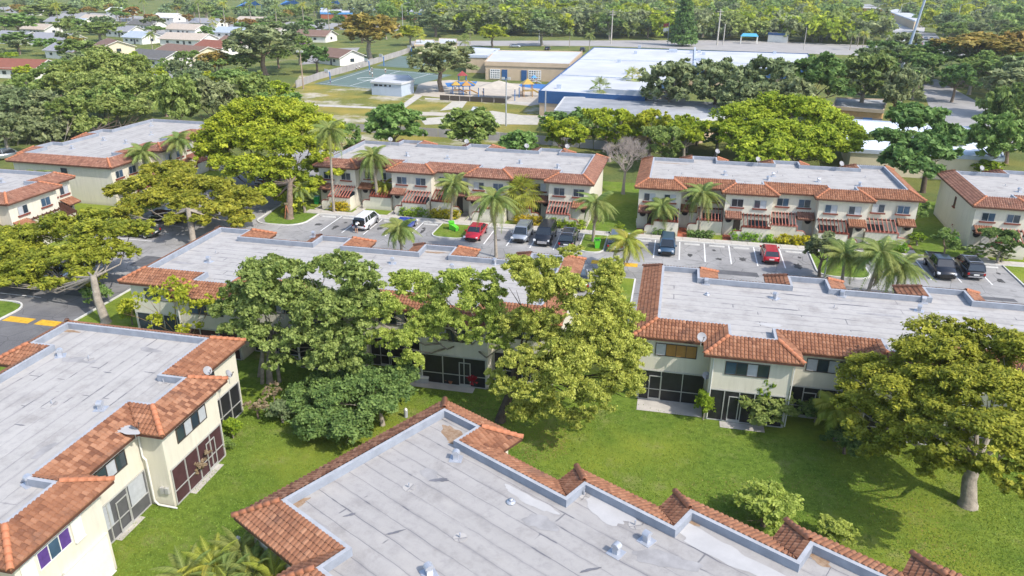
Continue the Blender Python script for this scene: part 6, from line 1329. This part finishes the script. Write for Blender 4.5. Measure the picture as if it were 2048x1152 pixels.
for a, b in zip(T, T[1:]):
    for s in (-1.2, 1.2): wl.tube([a.lerp(b, k / 8) + Vector((0, s, -3.5 * (.25 - (k / 8 - .5) ** 2))) for k in range(9)], .05, 3, cap=False)
wl.build('power_line', BRZ, label='thin power lines strung between the utility poles at the top', cat='power line')
# ---------------------------------------------------------------- vehicles
def paint(n, c, metal=.3): 
    m = mat(n, c, .28, .02, 1., spec=.6, metal=metal); m.node_tree.nodes['Principled BSDF'].inputs['Coat Weight'].default_value = .6; return m
TYRE = mat('tyre_rubber', (.02, .02, .02), .8); RIM = mat('wheel_rim', (.45, .45, .46), .35, .05, metal=.7); LAMPW = mat('headlamp_glass', (.7, .72, .74), .15); LAMPR = mat('tail_lamp_red', (.35, .01, .01), .25); CARG = mat('car_glass', (.015, .02, .025), .06, .1, spec=1.); PLATE = mat('licence_plate', (.7, .7, .66), .5); BLK = mat('black_trim', (.02, .02, .02), .5); CHR = mat('chrome', (.6, .6, .62), .2, .03, metal=.9)
CP = {'suv': dict(L=4.7, W=1.88, H=1.72, hood=1.02, belt=1.06, gx=(-2.2, -1.95, 1.05, 1.75)[:], rear=.95),
      'big': dict(L=5.2, W=2.02, H=1.92, hood=1.18, belt=1.2, gx=(-2.5, -2.3, 1.0, 1.65), rear=1.1),
      'sedan': dict(L=4.75, W=1.84, H=1.44, hood=.92, belt=.95, gx=(-1.9, -1.1, .55, 1.35), rear=.98),
      'hatch': dict(L=4.2, W=1.76, H=1.5, hood=.95, belt=.98, gx=(-1.95, -1.55, .75, 1.5), rear=.98),
      'van': dict(L=4.4, W=1.8, H=1.75, hood=1.05, belt=1.08, gx=(-2.1, -1.85, .95, 1.75), rear=1.0),
      'pickup': dict(L=5.6, W=1.98, H=1.86, hood=1.16, belt=1.18, gx=(-.75, -.6, 1.15, 1.8), rear=1.1)}
def car(kind, p, rz, paintm, label, open_hatch=False, rack=False, grille=BLK, name=None, z=.01):
    """nose points to local +X"""
    c = CP[kind]; o = empty(name or {'pickup': 'pickup_truck'}.get(kind, 'parked_car'), (p[0], p[1], z), rz, label, 'car' if kind != 'pickup' else 'pickup truck'); L, Wd, H = c['L'] / 2, c['W'] / 2, c['H']
    g0, g1, g2, g3 = c['gx']; hd, bl = c['hood'], c['belt']; gc = .24
    # body: stations along the length (x, half width, z bottom, z shoulder, z top)
    st = [(-L, Wd * .80, .42, .62, .70), (-L + .06, Wd * .9, .34, bl * .84, c['rear'] * .93), (-L + .35, Wd * .98, .25, bl * .88, c['rear']), (g1, Wd, .22, bl * .9, bl), (0, Wd, .22, bl * .88, bl), (g3, Wd, .22, bl * .88, hd + .02), (L - .9, Wd * .98, .22, hd * .86, hd * .96), (L - .3, Wd * .92, .25, hd * .76, hd * .85), (L - .05, Wd * .82, .32, hd * .62, hd * .68), (L, Wd * .72, .38, hd * .5, hd * .55)]
    if kind == 'pickup': st[2:4] = [(-L + .3, Wd * .98, .3, 1.0, 1.16), (-1.0, Wd * .98, .3, 1.0, 1.16), (-.9, Wd, .3, 1.03, bl)]
    vs = []
    for x, w, zb, zs, zt in st: vs += [(x, y, z_) for y, z_ in ((-w * .86, zb), (-w, zb + .16), (-w, zs * .75 + .1), (-w * .97, zs), (-w * .84, zt), (0, zt + .03), (w * .84, zt), (w * .97, zs), (w, zs * .75 + .1), (w, zb + .16), (w * .86, zb))]
    n = 11; k = len(st); fs = [(i * n + j, i * n + (j + 1) % n, (i + 1) * n + (j + 1) % n, (i + 1) * n + j) for i in range(k - 1) for j in range(n)]
    fs = [tuple(reversed(f)) for f in fs] + [tuple(range(n)), tuple(range(k * n - 1, (k - 1) * n - 1, -1))]
    m = MB(); m.add(vs, fs); b = m.build('body', paintm, o, True)
    # greenhouse glass and roof skin
    wt = Wd * .74; wb = Wd * .88
    def gh(inset, z0, z1):
        v = []
        for x, y, z_ in ((g0, wb, z0), (g3, wb, z0), (g2, wt, z1), (g1, wt, z1)): v += [(x, -y + inset, z_), (x, y - inset, z_)]
        return v
    m = MB(); m.add(gh(0, bl - .02, H - .05), [(0, 2, 4, 6), (1, 7, 5, 3), (2, 3, 5, 4), (0, 6, 7, 1), (6, 4, 5, 7)]); m.build('glasshouse', CARG, o)
    m = MB(); m.add([(g1 - .04, -wt - .01, H - .07), (g2 + .04, -wt - .01, H - .07), (g2 + .04, wt + .01, H - .07), (g1 - .04, wt + .01, H - .07), (g1 + .1, -wt + .12, H), (g2 - .12, -wt + .12, H), (g2 - .12, wt - .12, H), (g1 + .1, wt - .12, H)], [(4, 5, 6, 7), (0, 1, 5, 4), (1, 2, 6, 5), (2, 3, 7, 6), (3, 0, 4, 7)])
    for sg in (-1, 1):
        for (xa, xb) in ((g0, g1), (g3, g2)): m.tube([(xa, sg * wb, bl - .02), (xb, sg * wt, H - .06)], .05, 4)
        xm = (g1 + g2) / 2 - .05; m.tube([(xm, sg * (wb + .0), bl - .02), (xm, sg * wt, H - .06)], .04, 4)
        if kind in ('suv', 'big', 'van'): m.tube([(g1 + .75, sg * wb, bl - .02), (g1 + .7, sg * wt, H - .06)], .06, 4)
    m.build('roof', paintm, o)
    wr = .37 if kind in ('big', 'pickup') else .33
    for sx in (-L + .95, L - .95):
        for sg in (-1, 1):
            w = empty('wheel', (sx, sg * (Wd - .1), wr)); w.parent = o
            m = MB(); m.tube([(0, -.11, 0), (0, .11, 0)], wr, 16); m.build('tyre', TYRE, w); m = MB(); m.tube([(0, -.125, 0), (0, .125, 0)], wr * .62, 10); m.build('rim', RIM, w)
            a = MB(); a.add([(wr * 1.18 * math.cos(q * math.pi / 8), 0, wr * 1.18 * math.sin(q * math.pi / 8)) for q in range(9)], [tuple(range(9))]); q = a.build('wheel_arch', BLK, o); q.location = (sx, sg * (Wd * .995 + .008), wr - .03)
    for sg in (-1, 1):
        m = MB(); m.box(L - .3, sg * Wd * .82 - .2, hd * .58, L - .03, sg * Wd * .82 + .08 * (1 if sg < 0 else 0), hd * .74); m.build('headlight', LAMPW, o)
        m = MB(); m.box(-L - .01, sg * Wd * .8 - .1, c['rear'] * .68, -L + .16, sg * Wd * .8 + .1, c['rear'] * .9); m.build('tail_light', LAMPR, o)
        m = MB(); m.box(g3 - .45, sg * (Wd + .08) - .1, bl - .02, g3 - .28, sg * (Wd + .08) + .08, bl + .14); m.build('mirror', paintm, o)
    m = MB(); m.box(L - .06, -Wd * .55, hd * .36, L + .015, Wd * .55, hd * .62); m.build('grille', grille, o)
    m = MB(); m.box(L - .1, -Wd * .74, .3, L + .03, Wd * .74, .42); m.build('front_bumper', BLK, o); m = MB(); m.box(-L - .05, -Wd * .8, .38, -L + .1, Wd * .8, .52); m.build('rear_bumper', BLK if kind != 'suv' else CHR, o)
    m = MB(); m.box(-L - .03, -.26, c['rear'] * .62, -L + .08, .26, c['rear'] * .62 + .15); m.build('licence_plate', PLATE, o)
    if rack:
        for sg in (-1, 1): m = MB(); m.tube([(g1 + .2, sg * wt * .9, H + .06), (g2 - .2, sg * wt * .9, H + .06)], .03, 5); m.build('roof_rail', CHR, o)
        for x in (g1 + .5, g2 - .6): m = MB(); m.tube([(x, -wt * .9, H + .08), (x, wt * .9, H + .08)], .025, 5); m.build('roof_rail', CHR, o)
    if kind == 'pickup':
        m = MB(); m.box(-L + .12, -Wd * .76, 1.17, -.95, Wd * .76, 1.2); m.build('cargo_bed', BLK, o)
        for sg in (-1, 1): m = MB(); m.box(-L + .08, sg * Wd * .86 - .07, 1.1, -.85, sg * Wd * .86 + .07, 1.3); m.build('bed_side', paintm, o)
        m = MB(); m.box(-L, -Wd * .8, 1.1, -L + .08, Wd * .8, 1.3); m.build('tailgate', paintm, o)
    if open_hatch:
        m = MB(); m.box(-L - .03, -wb * .85, .72, -L + .12, wb * .85, H - .3); m.build('boot_opening', BLK, o)
        h = MB(); h.add([(g0 + .05, -wb * .9, H + .02), (g0 + .05, wb * .9, H + .02), (g0 - .95, wb * .85, H + .42), (g0 - .95, -wb * .85, H + .42), (g0 + .05, -wb * .9, H - .06), (g0 + .05, wb * .9, H - .06), (g0 - .95, wb * .85, H + .34), (g0 - .95, -wb * .85, H + .34)], [(0, 1, 2, 3), (7, 6, 5, 4), (0, 4, 5, 1), (1, 5, 6, 2), (2, 6, 7, 3), (3, 7, 4, 0)]); h.build('tailgate', paintm, o)
    return o
WHI = paint('paint_car_white', (.75, .75, .76), 0.); BLU = paint('paint_car_blue', (.02, .06, .42)); RED_ = paint('paint_car_red', (.50, .015, .03)); SIL = paint('paint_car_silver', (.42, .45, .49), .6); BLA = paint('paint_car_black', (.012, .014, .02)); NAV = paint('paint_car_bluegrey', (.05, .10, .16)); GRN = paint('paint_car_darkgrey', (.07, .085, .09)); MAU = paint('paint_car_mauve', (.22, .06, .2))
AW, TC = R(90), R(-90)
car('suv', (-36.2, 83.1), AW, WHI, 'white SUV with its tailgate open in the left half of the lot', True); car('sedan', (-31.15, 82.9), AW, BLU, 'bright blue coupe parked nose-in by the clipped hedge')
car('sedan', (-22.0, 82.4), TC, RED_, 'red car facing the camera behind the hanging palm fronds'); car('suv', (-16.5, 83.2), TC, SIL, 'silver SUV facing the camera', rack=True); car('big', (-13.7, 83.0), TC, BLA, 'big black SUV with chrome grille and white headlamps', grille=CHR); car('suv', (-10.9, 82.4), AW, BLA, 'black SUV seen from behind with red tail lamps', rack=True)
car('suv', (-5.4, 82.9), AW, GRN, 'dark grey car behind the yellowing palm'); car('van', (.35, 82.6), TC, NAV, 'blue-grey compact van facing the camera'); car('hatch', (11.5, 82.5), AW, RED_, 'red hatchback seen from behind, alone in the right half of the lot')
car('pickup', (28.85, 82.7), TC, BLA, 'black pickup truck with open cargo bed'); car('suv', (31.75, 83.0), AW, BLA, 'black crossover with silver roof rails next to the pickup', rack=True); car('sedan', (-8.1, 70.4), R(100), GRN, 'dark car half hidden behind the tall loose tree by the drive')
for i, (x, y, m_, kd, lb) in enumerate([(-60.7, 59.3, SIL, 'sedan', 'silver car under the umbrella tree at the left, nearest one'), (-60.7, 64.9, WHI, 'suv', 'white car under the umbrella tree at the left, second one'), (-60.7, 73.3, GRN, 'sedan', 'grey car half under the crown over the road'), (-60.7, 78.9, BLA, 'suv', 'dark car beneath the far umbrella tree')]): car(kd, (x, y), R(180), m_, lb)
FC = [(1743, 99, 0, WHI, 'suv', 'white SUV driving on the far school road'), (345, 146, 20, SIL, 'sedan', 'pale blue car parked before the large brown-roofed cottage'), (610, 90, 25, MAU, 'sedan', 'mauve car parked before the brown-roofed white cottage'), (1095, 100, 90, BLA, 'sedan', 'dark car in the school car park'), (1165, 103, 90, BLA, 'suv', 'dark car by the left rear corner of the white roof'), (1030, 95, 10, SIL, 'sedan', 'pale car left of the school car park trees'),
      (520, 342, 80, BLA, 'suv', 'dark car glimpsed through the lime tree'), (540, 366, 80, WHI, 'sedan', 'white car glimpsed under the lime tree'), (12, 318, 60, MATS['paint_car_silver'], 'suv', 'pale car at the left edge under the dark rounded tree')]
for i, (x, y, a, m_, kd, lb) in enumerate(FC): car(kd, at(x, y), R(a), m_, lb, name='far_car' if i == 0 else None)
rgc = random.Random(8); cidx = [rgc.randrange(6) for _ in range(16)]; ORD = ['first', 'second', 'third', 'fourth', 'fifth', 'sixth', 'seventh', 'eighth']
for i in range(16):
    x, y = 1785 + (i % 8) * 11, 70 + (i // 8) * 16 + (i % 8) * 1.5; car(('sedan', 'suv', 'hatch')[i % 3], at(x, y), R(75), [WHI, SIL, BLA, NAV, WHI, RED_][cidx[i]], ['white', 'silver', 'black', 'blue-grey', 'pale', 'red'][cidx[i]] + ' ' + ('sedan', 'SUV', 'hatchback')[i % 3] + ', ' + ORD[i % 8] + ' from the left in the ' + ('far', 'near')[i // 8] + ' row of the upper right car park').__setitem__('group', 'cars in the crowded upper right car park')
# ---- bins
def bin_(p, m_, label, rz=0, tilt=0, open_=False):
    o = empty('wheelie_bin', p, rz, label, 'bin'); o.rotation_euler = (tilt, 0, rz); m = MB(); a, b = .24, .32
    m.add([(-a, -a, .04), (a, -a, .04), (a, a, .04), (-a, a, .04), (-b, -b, 1.02), (b, -b, 1.02), (b, b, 1.02), (-b, b, 1.02)], [(3, 2, 1, 0), (0, 1, 5, 4), (1, 2, 6, 5), (2, 3, 7, 6), (3, 0, 4, 7)]); m.box(-b - .03, -b - .03, .98, b + .03, b + .03, 1.03); m.build('bin_body', m_, o)
    l = MB(); l.box(-b - .02, -b - .04, 0, b + .02, b + .06, .06); q = l.build('lid', m_, o); q.location = (0, 0, 1.04) if not open_ else (0, b + .3, .75)
    if open_: q.rotation_euler = (R(100), 0, 0); m = MB(); m.box(-b + .05, -b + .05, 1.032, b - .05, b - .05, 1.036); m.build('bin_opening', DARK, o)
    for s in (-1, 1): m = MB(); m.tube([(s * .27, .22, .12), (s * .33, .22, .12)], .12, 10); m.build('wheel', TYRE, o)
    return o
LIME = mat('bin_lime', (.12, .55, .04), .45, .05); BGRN = mat('bin_green', (.02, .30, .08), .45, .05)
bin_(at(903, 460), LIME, 'lime green bin upright on the grassed island left of the red car', R(20)); b2 = bin_(at(915, 464), LIME, 'lime green bin tipped over beside the upright one', R(60), R(-78)); b2.location.z = .32; bin_(at(1194, 497), LIME, 'open lime green bin on the island right of the black cars', R(10), 0, True); bin_(at(634, 408), BGRN, 'darker green bin at the left end of the palm-fronted terrace'); bin_(at(1906, 492), LIME, 'lime green bin against the right-edge terrace side wall')
# hydrant-like red post, small things on the lawn and patios
o = empty('swing_frame', at(575, 438), 0, 'small red-brown post frame on the grass corner left of the lot', 'post frame')
for s in (-.35, .35): m = MB(); m.tube([(s, 0, 0), (0, 0, 2.0)], .06, 6); m.build('leg', CAP, o)
m = MB(); m.box(-.2, -.1, 1.9, .2, .1, 2.1); m.build('head', BARE, o)
def box_cabinet(p, label, s=(.5, .4, .45)):
    o = empty('storage_box', p, R(10), label, 'box'); m = MB(); m.box(-s[0], -s[1], .0, s[0], s[1], s[2]); m.build('box_body', PARA, o); m = MB(); m.box(-s[0] - .04, -s[1] - .04, s[2], s[0] + .04, s[1] + .04, s[2] + .08); m.build('lid', WHITEW, o)
box_cabinet(at(845, 762), 'white chest on the grass beside the open porch'); 
def marker(p, label): o = empty('utility_post', p, 0, label, 'post'); m = MB(); m.tube([(0, 0, 0), (0, 0, .62)], .14, 10); m.build('post', PARA, o); m = MB(); m.tube([(0, 0, .62), (0, 0, .74)], [.15, .05], 10); m.build('cap', ALU, o)
marker(at(812, 834), 'small pale utility post on the lawn above the foreground roof edge'); marker(at(478, 1094), 'grey cylindrical utility post at the corner of the foreground roof')
def pot(p, label, col, plant=True):
    o = empty('flower_pot', p, 0, label, 'flower pot'); m = MB(); m.tube([(0, 0, 0), (0, 0, .34)], [.14, .22], 12); m.build('pot', col, o)
    if plant: link('plant', foliage('plant', [(0, 0, .5, .22, .22, .2)], 300, (.1, .05), 'hedge', 3, persub=10), o)
pot(at(1319, 796), 'white flower pot with a small plant on the patio slab', WHITEW); pot(at(893, 766), 'terracotta pot left of the red bush', CAP, False); pot(at(902, 768), 'terracotta pot right of its twin by the red bush', CAP, False)
o = empty('lattice_fence', at(1600, 832), 0, 'white diagonal lattice panels in front of the porch', 'lattice')
for k, (x0, h) in enumerate(((-1.1, .95), (.15, .95), (1.4, .6))):
    m = MB(); n = 9
    for j in range(-n, n + 1):
        for sg in (1, -1):
            a = Vector((x0 + .6 + j * .14, 0, h / 2)); dx = h / 2; u, v = a + Vector((-dx * sg, 0, -h / 2)), a + Vector((dx * sg, 0, h / 2))
            if min(u.x, v.x) < x0 or max(u.x, v.x) > x0 + 1.2: continue
            m.tube([u, v], .018, 4, cap=False)
    m.box(x0, -.02, 0, x0 + 1.2, .02, .05).box(x0, -.02, h, x0 + 1.2, .02, h + .05).box(x0 - .05, -.03, 0, x0, .03, h + .05); m.build('panel', WHITEW, o)
for i, (dx, dy, lb, cc_) in enumerate(((-1.2, .9, 'white chair inside the open screened porch, left one', WHITEW), (.5, .9, 'white chair inside the open porch, right one', WHITEW))):
    pass
o = empty('garden_chair', at(1277, 452), R(30), 'white plastic chair on the red-paved entry', 'chair'); m = MB(); m.box(-.25, -.25, .42, .25, .25, .46); m.build('seat', WHITEW, o); m = MB(); m.box(-.25, .22, .46, .25, .27, .95); m.build('backrest', WHITEW, o)
for q in ((-.22, -.22), (.22, -.22), (.22, .22), (-.22, .22)): m = MB(); m.box(q[0] - .02, q[1] - .02, 0, q[0] + .02, q[1] + .02, .42); m.build('leg', WHITEW, o)
# ---------------------------------------------------------------- people
SKIN = mat('skin', (.45, .26, .17), .6); HAIR = mat('hair_dark', (.03, .02, .015), .7); SHW = mat('shirt_white', (.7, .7, .68), .8); SHB = mat('shorts_dark', (.04, .04, .06), .8)
def figure(p, rz, label, J, top=SHW, bot=SHB, scale=1.):
    """one continuous skinned body; J maps joints to positions"""
    o = empty('person', p, rz, label, 'person'); o.scale = (scale,) * 3
    names = ['pel', 'belly', 'chest', 'neck', 'head', 'crownp', 'shl', 'ell', 'hal', 'shr', 'elr', 'har', 'hil', 'knl', 'anl', 'tol', 'hir', 'knr', 'anr', 'tor']; rad = [.15, .14, .16, .065, .10, .085, .075, .05, .035, .075, .05, .035, .105, .07, .045, .04, .105, .07, .045, .04]
    E = [(0, 1), (1, 2), (2, 3), (3, 4), (4, 5), (2, 6), (6, 7), (7, 8), (2, 9), (9, 10), (10, 11), (0, 12), (12, 13), (13, 14), (14, 15), (0, 16), (16, 17), (17, 18), (18, 19)]
    me = bpy.data.meshes.new('body'); me.from_pydata([J[n] for n in names], E, []); b = link('body', me, o); md = b.modifiers.new('skin', 'SKIN'); sv = me.skin_vertices[0].data
    for i, r in enumerate(rad): sv[i].radius = (r, r); 
    sv[0].use_root = True
    b.modifiers.new('sub', 'SUBSURF').levels = 1; b.modifiers['sub'].render_levels = 1
    dg = bpy.context.evaluated_depsgraph_get(); em = bpy.data.meshes.new_from_object(b.evaluated_get(dg)); b.modifiers.clear(); b.data = em; em.name = 'body'; em.materials.clear(); em.materials.append(SKIN); em.materials.append(top); em.materials.append(bot)
    jp = [Vector(J[n]) for n in names]
    for f in em.polygons:
        k = min(range(20), key=lambda i: (jp[i] - f.center).length - rad[i]); f.material_index = 1 if k in (1, 2, 6, 9) else 2 if k in (0, 12, 16) else 0; f.use_smooth = True
    h = MB(); c = Vector(J['crownp']); h.tube([c + Vector((0, 0, -.1)), c, c + Vector((0, 0, .07))], [.115, .118, .05], 10); h.build('hair', HAIR, o, True)
    for s, hn in ((1, 'hal'), (-1, 'har')):
        hd_ = MB(); q = Vector(J[hn]); d = (q - Vector(J['ell' if s > 0 else 'elr'])).normalized(); pn = d.orthogonal().normalized(); hd_.tube([q, q + d * .09], [.035, .04], 6)
        for k in range(4): hd_.tube([q + d * .08 + pn * (.03 - .02 * k), q + d * (.16 - .01 * abs(k - 1)) + pn * (.035 - .023 * k)], [.01, .008], 5)
        hd_.tube([q + d * .02 + pn * .03, q + d * .07 + pn * .075], [.012, .009], 5); hd_.build('hand', SKIN, o)
    return o
STAND = dict(pel=(0, 0, .93), belly=(0, 0, 1.1), chest=(0, 0, 1.32), neck=(0, 0, 1.5), head=(0, .01, 1.6), crownp=(0, 0, 1.7), shl=(.18, 0, 1.42), ell=(.25, .02, 1.14), hal=(.27, .1, .9), shr=(-.18, 0, 1.42), elr=(-.25, .02, 1.14), har=(-.27, .1, .9), hil=(.1, 0, .88), knl=(.11, .03, .48), anl=(.11, 0, .08), tol=(.12, .15, .04), hir=(-.1, 0, .88), knr=(-.11, .03, .48), anr=(-.11, 0, .08), tor=(-.12, .15, .04))
LEAN = dict(pel=(0, 0, .95), belly=(0, .12, 1.08), chest=(0, .32, 1.2), neck=(0, .48, 1.26), head=(0, .58, 1.26), crownp=(0, .66, 1.3), shl=(.18, .38, 1.22), ell=(.24, .55, 1.0), hal=(.2, .78, .95), shr=(-.18, .38, 1.22), elr=(-.24, .55, 1.0), har=(-.2, .78, .95), hil=(.1, 0, .9), knl=(.11, .0, .48), anl=(.11, -.06, .08), tol=(.12, .1, .04), hir=(-.1, 0, .9), knr=(-.11, .02, .48), anr=(-.12, -.02, .08), tor=(-.13, .14, .04))
figure((-36.25, 80.15, .01), 0, 'person in white top and shorts leaning into the open white SUV', LEAN)
WALK = dict(STAND); WALK.update(knl=(.11, .2, .5), anl=(.11, .22, .1), tol=(.12, .36, .06), knr=(-.11, -.08, .5), anr=(-.11, -.3, .14), tor=(-.12, -.2, .04), hal=(.27, .25, 1.05), har=(-.27, -.1, .95))
for i, (x, y, lb) in enumerate([(713, 142, 'child in white on the far side of the near court, left one of the pair'), (719, 140, 'child in white on the far side of the near court, right one of the pair'), (740, 150, 'child in white at the hoop on the near court'), (744, 143, 'child in white right behind the far hoop'), (771, 146, 'child in white near the hut roof on the court'), (745, 154, 'child in white closest to the hut'), (661, 168, 'child in blue under the corner hoop'), (910, 182, 'child beside the small yellow play set'), (966, 190, 'child by the low rail fence')]):
    figure(at(x, y, .0), R(50 * i), lb, WALK if i % 2 else STAND, SHW if i != 6 else SAIL, SHB, .9)
# ---- the far wood, one mass
P = lambda L: [tuple(at(x, y)[:2]) for x, y in L]
wood('far_wood', [(-120, 380), (95, 388), (120, 440), (-140, 430)], 110, ('green', 'lime', 'oak'), (9, 13), ['mid-green trees along the front of the far wood', 'yellow-green trees along the front of the far wood', 'grey-green trees along the front of the far wood'], 33)
wood('far_wood', [(-150, 385), (110, 390), (240, 560), (330, 1000), (-330, 900), (-230, 520)], 420, ('green', 'lime', 'oak'), (9, 14), ['mid-green trees of the far wood at the top', 'yellow-green trees of the far wood at the top', 'grey-green trees of the far wood at the top'], 21)
wood('far_trees', [(-700, 420), (-240, 470), (-330, 900), (-900, 1000)], 160, ('green', 'oak'), (5, 9), ['green tree belt beyond the blue sails', 'grey-green tree belt beyond the blue sails'], 25)
wood('far_trees', [(190, 420), (700, 500), (1100, 1700), (330, 1300)], 260, ('green', 'oak'), (5, 9), ['green treetops among far roofs at the top right', 'grey-green treetops among far roofs at the top right'], 28)
# ---------------------------------------------------------------- air
hz = MB(); hz.box(-3100, -300, -1, 3100, 5100, 33); m_ = bpy.data.materials.new('haze'); m_.use_nodes = True; t = m_.node_tree; t.nodes.clear()
pv = nd(t, 'ShaderNodeVolumePrincipled', Density=.00013); pv.inputs['Color'].default_value = (.92, .95, 1, 1); pv.inputs['Anisotropy'].default_value = .3; oo = nd(t, 'ShaderNodeOutputMaterial'); t.links.new(pv.outputs[0], oo.inputs['Volume'])
hz.build('haze', m_, kind='stuff', label='thin pale haze softening the far houses and trees', cat='haze')
SC.cycles.volume_bounces = 1
